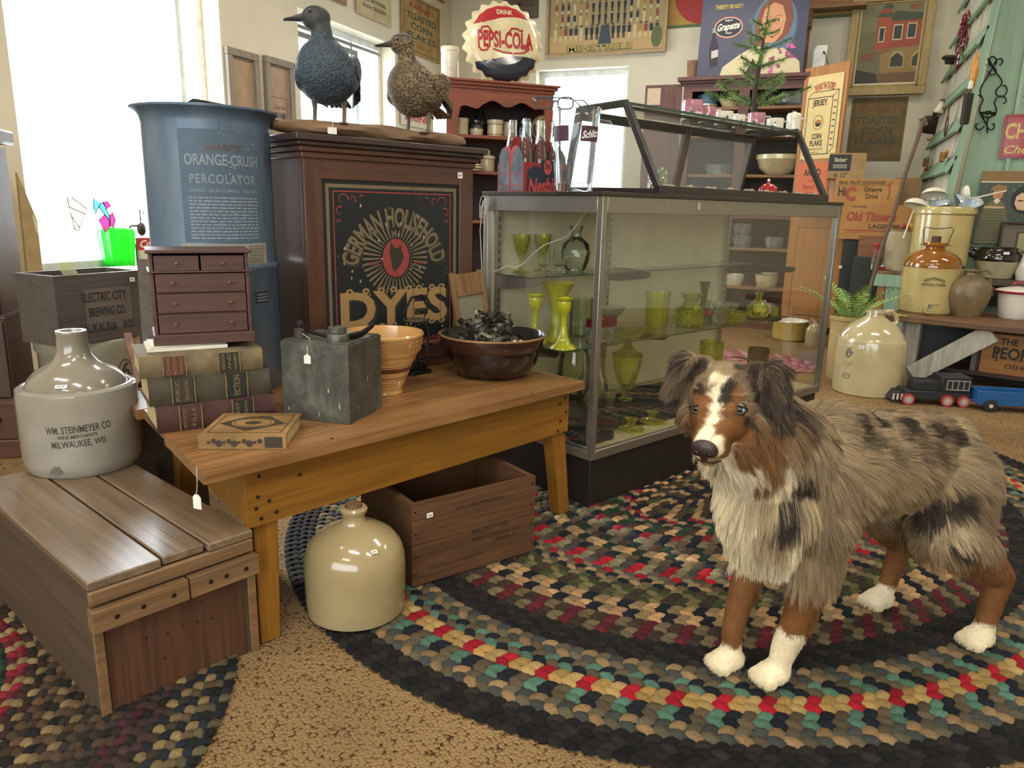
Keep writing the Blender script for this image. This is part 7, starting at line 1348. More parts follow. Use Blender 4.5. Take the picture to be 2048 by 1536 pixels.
# cider jug etc.
CID, CIB = stone('cider_cream', '#bcaa72', '#a8965f'), plain('cider_amber_glaze', '#8f5a1c', .12, c2='#7a4814', sc=6, coat=.7)
wj = G(1850, 629, BZ); r = .152; dn = hypot(wj[0], wj[1]); wq_ = (wj[0]*(1+r/dn), wj[1]*(1+r/dn), BZ)
t = thing('cider_jar', 'large cream and amber stoneware cider jar with a spigot and wire bail on the bench', 'jar', wq_)
b = MB(); b.lathe([(0, 0), (.140, 0), (.148, .008), (r, .05), (r, .235), (.1515, .258), (.152, .262, CIB), (.150, .285), (.138, .315), (.110, .342), (.075, .360), (.052, .368), (.048, .378), (.060, .384), (.062, .396), (.056, .404), (.040, .406), (0, .405)], CID, 64); fj = atan2(-wq_[1], -wq_[0])+.1
fn = cyl(r, .185, .0015, fj+.05); K = flat('#2f2a1c'); b.text('WHITEWAYS', 0, .02, .017, K, fn=fn, w=.115, arc=.09, bold=.02); b.text('DEVON CYDER', 0, -.014, .014, K, fn=fn, w=.125, bold=.02); b.build('jar_body', t)
b = MB(); b.lathe([(.026, .404), (.024, .438), (.020, .44), (0, .44)], plain('cork_dark', '#4a3422', .7), 16); b.build('stopper', t)
b = MB(); b.tube([(-.078, 0, .388), (-.062, 0, .392), (-.066, 0, .44), (-.074, 0, .475), (-.06, 0, .49), (-.02, 0, .482), (.03, 0, .485), (.07, 0, .492), (.082, 0, .48), (.07, 0, .44), (.062, 0, .392), (.082, 0, .388)], .0028, flat('#2a2520'), 6); b.build('wire_bail', t)
a = fj-.02; d = (cos(a), sin(a)); b = MB(); b.tube([(.14*d[0], .14*d[1], .035), (.195*d[0], .195*d[1], .035)], .026, CID, 14); b.build('spigot_boss', t); b = MB(); STL = plain('spigot_steel', '#a09a88', .3, .8); b.tube([(.185*d[0], .185*d[1], .035), (.22*d[0], .22*d[1], .035)], .009, STL, 10); b.tube([(.205*d[0], .205*d[1], .035), (.205*d[0], .205*d[1], .065)], .006, STL, 8); b.tube([(.205*d[0]-.01, .205*d[1], .065), (.205*d[0]+.05, .205*d[1], .068)], .005, STL, 8); b.build('spigot', t)
oj = G(1942, 636, BZ); r = .125; dn = hypot(oj[0], oj[1]); t = jug('ovoid_jug', 'bulbous brown salt-glazed jug on the bench right of the cider jar', (0, 0, 0), .1, .3, WC) if False else thing('ovoid_jug', 'bulbous brown salt-glazed jug on the bench right of the cider jar', 'jug', (oj[0]*(1+.085/dn)-.03, oj[1]*(1+.085/dn), BZ)); t.scale = (.86, .86, .90)
OVG, tt, bb = newmat('brown_salt_glaze'); tt.links.new(ramp(tt, noise(tt, coord(tt), 5, 5), [(.3, '#5a4a34'), (.7, '#85714f')]), bb.inputs['Base Color']); bb.inputs['Roughness'].default_value = .4; bump(tt, bb, noise(tt, coord(tt), 90, 2), .3, .003)
b = MB(); b.lathe([(0, 0), (.082, 0), (.085, .006), (.108, .06), (.124, .11), (.128, .15), (.118, .195), (.095, .228), (.06, .250), (.040, .258), (.038, .275), (.046, .285), (.045, .295), (.034, .295), (.03, .27), (0, .25)], OVG, 48); b.build('jug_body', t); b = MB(); b.tube([(.04, 0, .283), (.08, 0, .295), (.105, 0, .275), (.108, 0, .24), (.098, 0, .22)], .012, OVG, 10, flatn=.6); b.build('handle', t)
b = MB(); b.tube([(.10, -.02, .26), (.115, -.03, .20), (.13, -.03, .14)], .003, STL, 6); b.ell((.10, -.02, .255), (.010, .010, .008), STL, 10, 6); b.build('wire_bail', t)
ej = G(2022, 640, BZ); t = thing('enamel_pail', 'white enamel lidded pot with red rims at the right end of the bench', 'pot', (ej[0]+.03, ej[1]+.10, BZ)); WE2 = plain('white_enamel_bright', '#d8d3c6', .15, coat=.6, var=.03); RD2 = plain('red_rim', '#9c2430', .2, coat=.4)
b = MB(); b.lathe([(0, 0), (.075, 0), (.082, .008), (.086, .06), (.094, .14), (.104, .142, RD2), (.105, .148, WE2), (.096, .150), (0, .149)], WE2, 44); b.build('pot_body', t); b = MB(); b.lathe([(.112, .150, RD2), (.112, .156, WE2), (.09, .166), (.03, .178), (0, .18)], WE2, 44); b.tube([(-.028, 0, .176), (-.022, 0, .198), (0, 0, .204), (.022, 0, .198), (.028, 0, .176)], .006, RD2, 8); b.build('lid', t)
b = MB(); b.tube([(-.098, 0, .143), (-.125, 0, .16), (-.118, 0, .168)], .005, RD2, 8); b.build('ear', t)
b = MB(); b.lathe([(0, 0), (.05, 0), (.06, .05), (.04, .12), (.03, .16), (.04, .18), (.03, .18), (0, .1)], WE2, 32); wp = PY(2052, 550, PYP-.3); tag(b.build('white_pitcher', loc=(wp[0], PYP-.3, zs_)), 'white pitcher on the dark shelf, mostly beyond the right photo edge', 'pitcher')
# tall crocks with ladles, behind the cider jar
t = thing('tall_crock', 'very tall pale yellow crock filled with enamel ladles, behind the cider jar', 'crock', (.70-.13, 5.27, BZ)); t.location = (*(AT(1872, 540, 5.40)[:2]), BZ)
YC, YCB = stone('pale_yellow_crock', '#bfae74', '#a89660'), flat('#4a2a1c', .3)
b = MB(); b.lathe([(0, 0), (.145, 0), (.150, .01), (.152, .20), (.158, .215), (.158, .24), (.150, .245, YCB), (.150, .256, YC), (.160, .262), (.163, .56), (.172, .57), (.172, .60), (.165, .61), (.150, .606), (.148, .3), (0, .29)], YC, 64); b.build('crock_body', t)
tcx, tcy = t.location[0], t.location[1]; b = MB(); b.bx(tcx-.05, tcx+.25, tcy-.10, tcy+.18, 0, BZ-.001, DKS); tag(b.build('crock_stand'), 'low dark stand behind the plank bench under the tall crock', 'stand'); BLE = plain('blue_swirl_enamel', '#6d8fb0', .2, c2='#c9ccc4', sc=25, coat=.5); WEN = plain('ladle_white_enamel', '#d6d0bc', .2, coat=.5, var=.03)
for i, (dx, dz, r_, m, rx, ry, nm) in enumerate(((-.165, .62, .075, WEN, 2.9, .25, 'white enamel ladle bowl, leftmost on the tall crock'), (-.075, .685, .075, WEN, 2.8, .15, 'white enamel ladle bowl, the highest on the tall crock'), (-.03, .625, .068, BLE, 3.0, -.1, 'blue mottled ladle bowl in the middle of the tall crock'), (.065, .63, .070, plain('pale_blue_enamel', '#a9b8c0', .2, coat=.5), -2.4, .9, 'pale ladle bowl turned on its side in the tall crock'), (.125, .63, .070, BLE, 2.9, -.35, 'blue and white ladle bowl, rightmost on the tall crock'), (.10, .70, .05, WEN, 1.3, .9, 'white enamel spoon standing up at the right of the tall crock'))):
 b = MB(); pr = [(r_*sin(a_), -r_*.62*cos(a_)) for a_ in np.linspace(0.02, pi/2, 8)]+[(r_*1.02, .002), (r_*.95, 0)]+[(r_*.94*sin(a_), -r_*.58*cos(a_)) for a_ in np.linspace(pi/2, .02, 7)]; b.lathe(pr, m, 28); b.tube([(0, -r_*.95, 0), (0, -r_*.98, .04), (0, -r_*.5, .20)], .005, m, 6)
 o = b.build('ladle', loc=(tcx+dx, tcy-.06+.02*(i % 3), BZ+dz-.01)); o.rotation_euler = (rx, ry, .3*i); tag(o, nm, 'ladle', 'enamel ladles in the tall crock')
# green table with pale crock
gt = AT(1755, 560, 5.45); t = thing('green_side_table', 'small sage green side table with a chipped brown top, left of the cider jar', 'table', (gt[0], gt[1], 0), brz)
b = MB(); b.bx(-.02, .32, 0, .34, .58, .60, BCH); b.build('tabletop', t); b = MB(); b.bx(-.02, .0, .0, .34, .50, .58, GPX); b.bx(0, .32, 0, .02, .50, .578, GPT); b.build('apron', t)
for x, y in ((.0, .02), (.27, .02), (0, .30), (.27, .30)): b = MB(); b.bx(x, x+.045, y, y+.04, 0, .50, GPT if x else wood('tan_leg', '#a5783f', '#7d5426', None, 'Z')); b.build('leg', t)
b = MB(); b.bx(.05, .30, .02, .035, .0, .50, GPT); b.bx(.10, .26, .015, .02, .1, .42, GPT); b.build('front_panel', t)
c = AT(1800, 540, 5.60); t = thing('pale_crock', 'pale cream crock with a wooden lid on the green side table', 'crock', (c[0], c[1], .60)); b = MB(); b.lathe([(0, 0), (.095, 0), (.10, .01), (.112, .22), (.118, .235), (.118, .25), (.105, .252), (0, .25)], stone('pale_cream_crock', '#b9af90', '#a39878'), 48); b.build('crock_body', t); b = MB(); b.lathe([(0, .25), (.11, .252), (.11, .262), (.02, .268), (.016, .285), (0, .288)], wood('lid_wood', '#8a6a44', '#60452a', None, 'X'), 32); b.build('lid', t)
for i, (px, py, c_, nm) in enumerate(((1808, 446, '#8c4a24', 'orange-brown'), (1825, 440, '#c9a22c', 'yellow'), (1818, 450, '#a8402a', 'red-orange'))):
 q = AT(px, py, 5.58); b = MB(); b.ell((0, 0, .022), (.028, .022, .020), flat(c_), 14, 8, (.2, .3, 0)); o = b.build('spinning_toy', loc=(q[0], q[1], .60+.262)); tag(o, 'small %s wooden toy on the lid of the pale crock' % nm, 'toy', 'little toys on the pale crock')
b = MB(); b.lathe([(0, 0), (.035, 0), (.038, .01), (.038, .08), (.028, .10), (.028, .115, flat('#8c2c2c')), (.032, .118), (.030, .13), (0, .13)], glass('clear_table_glass', (.93, .96, .93)), 28); c = AT(1752, 545, 5.50); tag(b.build('glass_lamp', loc=(c[0], c[1], .60)), 'small clear glass jar with a red collar on the green side table', 'jar')
b = MB(); b.tube([(0, 0, 0), (0, 0, .15)], .004, flat('#7c2424'), 6); b.ell((0, 0, .16), (.02, .012, .012), flat('#a82424'), 10, 6); b.tube([(0, 0, .01), (.07, 0, .01)], .014, flat('#8c2c2c'), 8); c = AT(1745, 560, 5.50); tag(b.build('red_toy', loc=(c[0], c[1], .60)), 'small red wire toy at the left corner of the green side table', 'toy')
# cane
a_, z_ = AT(1846, 240, 5.05), AT(1734, 592, 4.95); b = MB(); b.tube([Vector(a_)+Vector((.02, 0, -.03)), Vector(a_)+Vector((.005, 0, .01)), Vector(a_)+Vector((-.015, 0, .0))]+[Vector(a_).lerp(Vector(z_), k/12)+Vector((.003*sin(k*1.3), 0, 0)) for k in range(0, 13)]+[Vector(z_)+(Vector(z_)-Vector(a_))*.12], .0115, wood('cane_wood', '#6a5240', '#47362a', None, 'Z', 1, .6, .3), 10)
tag(b.build('walking_cane'), 'long brown wooden walking cane leaning across the cardboard boxes', 'cane')
# dark cabinet and cardboard boxes
DG = plain('dark_green_cabinet', '#2b302c', .6); bxy = 6.05
b = MB(); x0, x1 = float(PY(1690, 470, bxy)[0]), .62; b.bx(x0, x1, bxy, bxy+.5, 0, float(PY(1700, 478, bxy)[2]), DG); o = b.build('dark_cabinet'); tag(o, 'dark green cabinet behind the fern, under the cardboard boxes', 'cabinet'); zt = float(PY(1700, 478, bxy)[2]); b = MB(); b.lathe([(0, 0), (.012, 0), (.008, .015), (.012, .02), (0, .026)], WC, 12, M=Matrix.Rotation(pi/2, 4, 'X')); o = b.build('knob', o, loc=(float(PY(1681, 534, bxy)[0]), bxy, float(PY(1681, 534, bxy)[2])))
BXM = plain('corrugated_carton', '#b5854a', .75, c2='#a37440', sc=6); BXD = plain('dark_carton', '#8a6a42', .75, c2='#77593a', sc=6)
def carton(label, tl, br, y, d, m, art, z0=None):
 a, c = PY(*tl, y), PY(*br, y); w, h = abs(c[0]-a[0]), abs(a[2]-c[2]); z = z0 if z0 is not None else c[2]; h = a[2]-z; b = MB(); b.bx(0, w, 0, d, 0, h, m); b.bx(w*.5-.002, w*.5+.002, .001, d, h, h+.0008, flat('#6a5030')); art(b, frame((0, 0, 0), (1, 0, 0), (0, 0, 1)), w, h); o = b.build('cardboard_box', loc=(a[0], y, z)); tag(o, label, 'box', None); return z+h
def a_ot(b, M, w, h):
 R, K = flat('#9c4430'), flat('#3c3020'); b.text('WEST BEND', w*.22, h*.93, h*.045, K, M, w=w*.2, bold=.02); b.text("Old Timer's", w*.40, h*.66, h*.24, R, M, w=w*.66, bold=.045, shear=.1); b.text('LAGER BEER', w*.64, h*.38, h*.12, K, M, w=w*.52, bold=.03); b.rect(w*.06, w*.95, h*.24, h*.28, R, M); b.rect(w*.06, w*.95, h*.19, h*.20, R, M)
z_a = carton('orange cardboard box printed Old Timer\'s Lager Beer', (1686, 408), (1830, 475), bxy-.02, .35, BXM, a_ot, zt)
def a_hc(b, M, w, h): R, K = flat('#a04c34'), flat('#3a2e20'); b.text('REAL FRUIT GOODNESS', w*.42, h*.85, h*.12, K, M, w=w*.72, bold=.02); b.rect(w*.02, w*.88, h*.74, h*.755, K, M); b.text('Hi', w*.12, h*.50, h*.34, K, M, w=w*.12, bold=.03); b.text('C', w*.26, h*.40, h*.5, R, M, w=w*.17, bold=.06); b.text('Orange', w*.60, h*.56, h*.19, K, M, w=w*.28, bold=.02); b.text('Drink', w*.60, h*.32, h*.19, K, M, w=w*.20, bold=.02); b.ribbon([(w*.84, h*.2), (w*.86, h*.5), (w*.83, h*.8), (w*.88, h*.85)], .012, R, M)
z_b = carton('cardboard box printed Hi-C Orange Drink, on the lager box', (1672, 357), (1795, 407), bxy+.0, .33, BXM, a_hc, z_a)
def a_is(b, M, w, h): b.rect(0, w*.60, h*.30, h*.94, flat('#25292a'), M, .001); b.text('lister', w*.32, h*.74, h*.17, flat('#c9c0a0'), M, w=w*.34, bold=.02, lift=.002); b.rect(w*.12, w*.5, h*.40, h*.56, flat('#7d7a6a'), M, .002); b.text('in 12"', w*.36, h*.14, h*.16, flat('#3a2e20'), M, w=w*.36, bold=.02)
carton('tan carton with a dark panel and 12 inch marking, topmost of the stack', (1660, 306), (1728, 356), bxy+.0, .30, plain('tan_carton', '#a58556', .75), a_is, z_b)
carton('dark brown carton behind the lager box at the shutter foot', (1796, 355), (1836, 408), bxy+.05, .3, BXD, lambda *a: None, z_a)
b = MB(); b.bx(0, .26, 0, .2, 0, .14, wood('small_drawer_wood', '#8a5a34', '#60391f', None, 'X')); a = PY(1716, 513, 5.75); tag(b.build('wooden_box', loc=(a[0], 5.75, a[2])), 'small reddish wooden box behind the glass jar on the left of the crocks', 'box')
b = MB(); b.bx(float(a[0])-.02, float(a[0])+.3, 5.74, 5.98, 0, a[2], DG); tag(b.build('dark_stand'), 'dark stand behind the green side table', 'stand')
# fern crock, birch-leaf jug, train
fc = G(1683, 762); r = .105; dn = hypot(fc[0], fc[1]); t = thing('fern_crock', 'tall cream crock with faded blue marks holding a green fern', 'crock', (fc[0]*(1+r/dn)+.01, fc[1]*(1+r/dn), 0)); SC2 = stone('fern_crock_cream', '#bda97a', '#a8935f')
b = MB(); b.lathe([(0, 0), (.098, 0), (.103, .008), (.108, .18), (.112, .345), (.120, .352), (.120, .368), (.112, .374), (.102, .372), (.10, .04), (0, .03)], SC2, 56); ff = atan2(-fc[1], -fc[0]); fn = cyl(.1085, .19, .0015, ff-.25); r9 = random.Random(12)
for i in range(14): x, y = r9.uniform(-.025, .02), r9.uniform(-.04, .05); b.poly([(x, y), (x+.01, y+.004), (x+.008, y+.014), (x-.003, y+.01)], flat('#6c7078'), fn=fn)
b.build('crock_body', t); b = MB(); b.lathe([(0, .34), (.10, .34)], flat('#3a2c20'), 24); b.build('soil', t)
FRN = plain('fern_green', '#9cb866', .5, c2='#7a9a4c', sc=20); r9 = random.Random(3)
for i in range(15):
 az = 2*pi*i/15+r9.uniform(-.2, .2); L = r9.uniform(.22, .34); el = r9.uniform(.55, 1.15) if i % 3 else 1.3; d = Vector((cos(az)*cos(el), sin(az)*cos(el), sin(el))); pts = []
 for k in range(15): f = k/14; pts.append(Vector((.03*cos(az), .03*sin(az), .34))+d*L*f+Vector((cos(az), sin(az), -.9))*(.085*f*f))
 b = MB(); b.tube(pts, [.0022]*10+[.0012]*5, FRN, 5); side = Vector((-sin(az), cos(az), 0)); vs = []; fs = []
 for k in range(2, 15):
  wv = .045*sin(pi*(k-1)/14.5)+.004
  for s in (-1, 1): p = pts[k]; tdir = (pts[min(k+1, 14)]-pts[k-1]).normalized(); o_ = len(vs); vs += [p-tdir*.006, p+side*s*wv+tdir*.010+Vector((0, 0, .004)), p+side*s*wv*.9+tdir*.018, p+tdir*.008]; fs.append((o_, o_+1, o_+2, o_+3))
 b.add(vs, fs, FRN); b.build('frond', t, smooth=False)
bw = G(1728, 796); r = .176; dn = hypot(bw[0], bw[1]); bx_, by_ = bw[0]*(1+r/dn), bw[1]*(1+r/dn); BWG = stone('union_cream_glaze', '#c2b48c', '#ab9c74'); fb = atan2(-by_, -bx_)
def deco(b):
 K, RR_ = flat('#3c4450', .4), flat('#a5664a', .5); fn = cyl(.176, .19, .0015, fb-.62)
 b.ribbon([((.022*(1-k/34))*cos(k*.42), .035+(.024*(1-k/34))*sin(k*.42)) for k in range(26)], .005, K, fn=fn); b.ribbon([(-.015, .068), (-.004, .062), (.004, .064), (.014, .072)], .004, K, fn=fn); b.poly([(-.028, -.012), (.0, -.006), (.034, .002), (.024, -.018), (.004, -.034), (-.018, -.03)], flat('#b09468', .5), fn=fn); b.ribbon([(-.028, -.012), (0, -.008), (.034, .002), (.022, -.02), (0, -.034), (-.02, -.028)], .002, RR_, fn=fn, closed=True)
 b.ribbon([(.022*cos(a), -.085+.013*sin(a)) for a in np.linspace(0, 2*pi, 25)[:-1]], .003, K, fn=fn, closed=True); b.text('STONEWARE', 0, -.085, .006, K, fn=fn, w=.034)
t = jug('union_jug', 'big cream shoulder jug with a handle and faded blue and red marks on the carpet', (bx_, by_, 0), .176, .452, BWG, hand=fb+pi/2+.5, zsh=.66, neck=.24, extra=deco)
a = fb-.25; sticker(t, frame((.1775*cos(a), .1775*sin(a), .27), (-sin(a), cos(a), 0), (0, 0, 1)), .028, .018)
TB, TR, TW = plain('train_black', '#232629', .5), plain('train_red', '#a83030', .45), flat('#c9c4b8')
ta, tb = G(1795, 808), G(1938, 815); td = (tb-ta)[:2]; tl_ = float(np.linalg.norm(td)); trz = atan2(td[1], td[0]); t = thing('toy_locomotive', 'black wooden toy locomotive with red wheels and painted white windows', 'toy train', (ta[0], ta[1], 0), trz)
b = MB(); w = .12; b.bx(.03, tl_, 0, w, .03, .075, TB); b.bx(.075, .21, .01, w-.01, .075, .125, TB); b.bx(.20, tl_-.005, -.002, w+.002, .075, .155, TB); b.build('body', t, bevel=.004)
b = MB(); b.prism([(-.03, .02), (.075, .02), (.075, .062), (0, .062)], w*.9, TB, frame((0, w*.95, 0), (1, 0, 0), (0, 0, 1)))
for k in range(5): b.rect(-.028+.02*k, -.018+.02*k, .022, .055, TW, frame((0, w*.05-.0005, 0), (1, 0, 0), (0, 0, 1)), .001)
b.build('cowcatcher', t)
b = MB(); Mq = frame((0, -.0025, 0), (1, 0, 0), (0, 0, 1)); b.frame2(.225, tl_-.015, .088, .138, .003, TW, Mq, .001)
for k in range(1, 4): xx = .225+(tl_-.24)*k/4; b.rect(xx-.0015, xx+.0015, .088, .138, TW, Mq, .001)
lab(b.build('window_outline', t, smooth=False), 'white painted window outlines')
for x in (.045, tl_-.115, tl_-.035):
 b = MB(); Mw = Matrix.Translation((x, 0, .030)) @ Matrix.Rotation(pi/2, 4, 'X'); b.lathe([(0, 0), (.030, 0), (.031, .003), (.031, .012), (.0, .014)], TR, 24, M=Mw)
 for k in range(8): a = pi*k/8; b.ribbon([(.024*cos(a), .024*sin(a)), (-.024*cos(a), -.024*sin(a))], .003, TW, frame((x, -.0145, .030), (1, 0, 0), (0, 0, 1)), .0008)
 b.build('wheel', t)
wa = G(1952, 822); t = thing('toy_wagon', 'blue wooden toy wagon with black wheels coupled behind the toy locomotive', 'toy train', (wa[0], wa[1], 0), trz-.05); BLU = plain('wagon_blue', '#1f5a94', .4, var=.1)
b = MB(); b.bx(0, .42, 0, .008, .035, .105, BLU); b.bx(0, .42, .112, .12, .035, .105, BLU); b.bx(0, .008, .008, .112, .035, .105, BLU); b.bx(.412, .42, .008, .112, .035, .105, BLU); b.bx(.008, .412, .008, .112, .035, .045, BLU); b.build('body', t, bevel=.002)
for x in (.06, .34): b = MB(); b.lathe([(0, 0), (.032, 0), (.032, .012), (.010, .014, TW), (0, .016)], TB, 24, M=Matrix.Translation((x, 0, .032)) @ Matrix.Rotation(pi/2, 4, 'X')); b.build('wheel', t)
b = MB(); b.tube([(-.05, .06, .045), (0, .06, .045)], .003, STL, 6); b.build('coupling', t)
# ================================================================= LEFT SIDE
OK_ = wood('dark_oak_bookcase', '#54392c', '#36251d', '#452e24', 'Z', 1.0, .45, .2, coat=.1); OKX = wood('dark_oak_bookcase_x', '#5f3a2a', '#3c251c', '#4b3024', 'X', 1.0, .45, .2, coat=.1)
ba, bb2 = G(46, 912), G(78, 868); # near right corner and the side running away
brz2 = radians(37); bd2 = np.array([cos(brz2), sin(brz2)]); bn2 = np.array([-bd2[1], bd2[0]])
def lq(x, y, z=0): q = ba[:2]-bd2*.70+bd2*x+bn2*y; return (q[0], q[1], z)
t = thing('barrister_bookcase', 'dark oak stacking bookcase with glass doors at the far left', 'bookcase', lq(0, 0), brz2); BWd, BDp = .70, .22
b = MB(); b.bx(-.02, BWd+.02, -.02, BDp, 0, .07, OKX); b.bx(-.01, BWd+.01, -.012, BDp, .07, .215, OKX); b.build('base_drawer', t, bevel=.004)
b = MB(); b.lathe([(.004, 0), (.012, .012), (.008, .02), (0, .022)], flat('#2a201a', .4), 12, M=Matrix.Translation((BWd-.06, -.012, .15)) @ Matrix.Rotation(pi/2, 4, 'X')); b.build('drawer_knob', t)
DZ = [.225, .53, .83]; BGL = glass('bookcase_glass', (.80, .84, .86), dens=.94, refl=.8)
for k, z in enumerate(DZ):
 h = .29; b = MB(); b.bx(0, .02, 0, BDp, z, z+h, OK_); b.bx(BWd-.02, BWd, 0, BDp, z, z+h, OK_); b.bx(.02, BWd-.02, BDp-.01, BDp, z, z+h, OK_); b.bx(-.004, BWd+.004, -.004, BDp, z-.012, z, OKX); b.bx(.02, BWd-.02, 0, BDp, z+h-.01, z+h, OKX); b.build('section', t)
 b = MB(); b.bx(.005, .06, -.012, .004, z+.005, z+h-.005, OK_); b.bx(BWd-.06, BWd-.005, -.012, .004, z+.005, z+h-.005, OK_); b.bx(.06, BWd-.06, -.012, .004, z+.005, z+.05, OKX); b.bx(.06, BWd-.06, -.012, .004, z+h-.05, z+h-.005, OKX); d = b.build('glass_door', t, bevel=.003)
 b = MB(); b.bx(.06, BWd-.06, -.004, -.001, z+.05, z+h-.05, BGL); b.build('pane', d, smooth=False)
zt_ = DZ[-1]+.30; b = MB(); b.bx(-.03, BWd+.03, -.03, BDp+.01, zt_, zt_+.05, OKX); b.tube([(-.03, -.022, zt_-.005), (BWd+.03, -.022, zt_-.005)], .03, OKX, 12); b.build('cornice', t, bevel=.008)
b = MB(); b.bx(BWd+.0, BWd+.045, -.01, .03, zt_-.10, zt_-.045, OKX); b.build('corner_block', t, bevel=.006)
for k, (x, z, c_, h, w, nm) in enumerate(((.60, DZ[1], '#8c6a52', .16, .16, 'tan soda carton inside the bookcase behind the middle glass door'), (.66, DZ[0], '#8a7a5c', .11, .15, 'pale tin inside the lowest glass door of the bookcase'), (.62, DZ[0]+0, '#7c4a38', .15, .0, ''))):
 if w: b = MB(); b.bx(0, w, 0, .10, 0, h, flat(c_)); b.text('Cola' if k == 0 else 'TEA', w*.5, h*.55, .03, flat('#3c241c' if k == 0 else '#4a4434'), frame((0, 0, 0), (1, 0, 0), (0, 0, 1)), w=w*.7, shear=.3, bold=.02); tag(b.build('carton' if k == 0 else 'tea_tin', loc=lq(x-.16, .06, z+.001), rz=brz2), nm, 'carton' if k == 0 else 'tin')
b = MB(); b.bx(0, .16, 0, .012, 0, .05, flat('#1f242a')); b.rect(.02, .14, .008, .042, flat('#a9b8c4'), frame((0, 0, 0), (1, 0, 0), (0, 0, 1)), .001); tag(b.build('photo_plaque', loc=lq(.50, .05, zt_+.05), rz=brz2), 'small dark frame lying on the bookcase top', 'frame')
# crock 6 with the brewing crate on it
ca, cbb = AT(105, 553, 2.74), AT(286, 546, 2.92); cd_ = (cbb-ca)[:2]; cwl = float(np.linalg.norm(cd_)); cz = atan2(cd_[1], cd_[0]); zc_b = float(AT(290, 668, 2.92)[2]); zc_t = float(ca[2]); cnn = np.array([-cd_[1], cd_[0]])/cwl
t = thing('brewing_crate', 'dark open wooden crate stencilled ELECTRIC CITY BREWING CO, raised on a crock', 'crate', (ca[0], ca[1], zc_b), cz); ECW = wood('dark_grey_crate_wood', '#5d5149', '#3c3733', '#4b433d', 'X', .9, .6, .3)
h = zc_t-zc_b; dp = .20; b = MB(); b.bx(0, cwl, 0, .014, 0, h, ECW); Mq = frame((0, 0, 0), (1, 0, 0), (0, 0, 1)); K = flat('#262a2e'); b.rect(cwl*.30, cwl*.82, h*.18, h*.78, flat('#6a5c52'), Mq, .0006)
b.text('ELECTRIC CITY', cwl*.52, h*.66, h*.13, K, Mq, w=cwl*.50, bold=.02, lift=.0014); b.text('BREWING CO.', cwl*.54, h*.44, h*.13, K, Mq, w=cwl*.42, bold=.02, lift=.0014); b.text('KAUKAUNA   WIS', cwl*.52, h*.21, h*.13, K, Mq, w=cwl*.62, bold=.02, lift=.0014); lab(b.build('front_board', t), 'front board with black stencilling')
for x in (0, cwl-.014): b = MB(); b.bx(x, x+.014, .014, dp-.014, 0, h, ECW); b.build('end_board', t)
b = MB(); b.bx(0, cwl, dp-.014, dp, 0, h, ECW); b.build('back_board', t); b = MB(); b.bx(.014, cwl-.014, .014, dp-.014, 0, .012, ECW); b.build('bottom', t)
sticker(t, frame((cwl*.86, -.0005, h*.87), (1, 0, 0), (0, 0, 1)), .018, .014)
cc = np.array(ca[:2])+cd_*.62+cnn*.16; t = thing('numbered_crock', 'grey-cream six gallon crock marked 6 under the brewing crate', 'crock', (cc[0], cc[1], 0)); cz6 = zc_b
b = MB(); R6 = .155; b.lathe([(0, 0), (R6*.95, 0), (R6, .01), (R6*1.02, cz6-.05), (R6*1.07, cz6-.04), (R6*1.07, cz6-.006), (R6*1.02, cz6), (R6*.94, cz6), (R6*.93, .02), (0, .02)], stone('grey_cream_crock', '#a8a48e', '#8f8b78'), 48); f6 = atan2(-cc[1], -cc[0])
b.text('6', 0, 0, .055, flat('#2c3038'), fn=cyl(R6*1.016, cz6-.115, .0015, f6+.72), bold=.01); b.ribbon([(.028*cos(a), .038*sin(a)) for a in np.linspace(0, 2*pi, 25)[:-1]], .003, flat('#2c3038'), fn=cyl(R6*1.016, cz6-.115, .0015, f6+.72), closed=True); b.build('crock_body', t)
# yellow-green glass trough / paper in the crate, boards, tools
q = AT(128, 558, 2.78); b = MB(); b.add([(-.012, 0, 0), (.012, 0, .0), (.030, .0, .015), (-.055, .02, .20), (-.09, .02, .22), (-.085, .02, .17)], [(0, 1, 4, 5), (1, 2, 3, 4)], glass('pale_yellow_sheet', (.93, .93, .70), dens=.7)); o = b.build('folded_sheet', loc=(q[0], q[1]+.03, q[2]-.02), rz=cz, smooth=False); m = o.modifiers.new('s', 'SOLIDIFY'); m.thickness = .003; tag(o, 'folded translucent yellow sheet sticking up out of the brewing crate', 'sheet')
q = AT(205, 520, 3.35); b = MB(); b.bx(0, .26, 0, .20, 0, .11, wood('small_tan_crate', '#8d8478', '#6a6258', None, 'X')); b.bx(-.002, .0, 0, .20, 0, .11, flat('#b5a070')); o = b.build('small_crate', loc=(q[0], q[1], .555), rz=cz); tag(o, 'small grey-tan wooden crate on the window ledge behind the brewing crate', 'crate')
b = MB(); b.bx(-.05, .35, -.05, .25, 0, .555, ECW); o = b.build('low_stand', loc=(q[0], q[1], 0), rz=cz); tag(o, 'dark low stand under the small crate by the window', 'stand')
for i, (p0, p1, w, lb, m) in enumerate((((290, 520, 2.9), (302, 690, 2.7), .05, 'dark board leaning right of the brewing crate', ECW), ((255, 668, 2.75), (276, 750, 2.6), .022, 'reddish wooden lath leaning under the brewing crate', wood('reddish_lath', '#8a6450', '#65453a', None, 'Z')))):
 a, c = Vector(AT(*p0)), Vector(AT(*p1)); b = MB(); b.beam(a, c+(c-a)*.35, w, .012, m); tag(b.build('leaning_board'), lb, 'board')
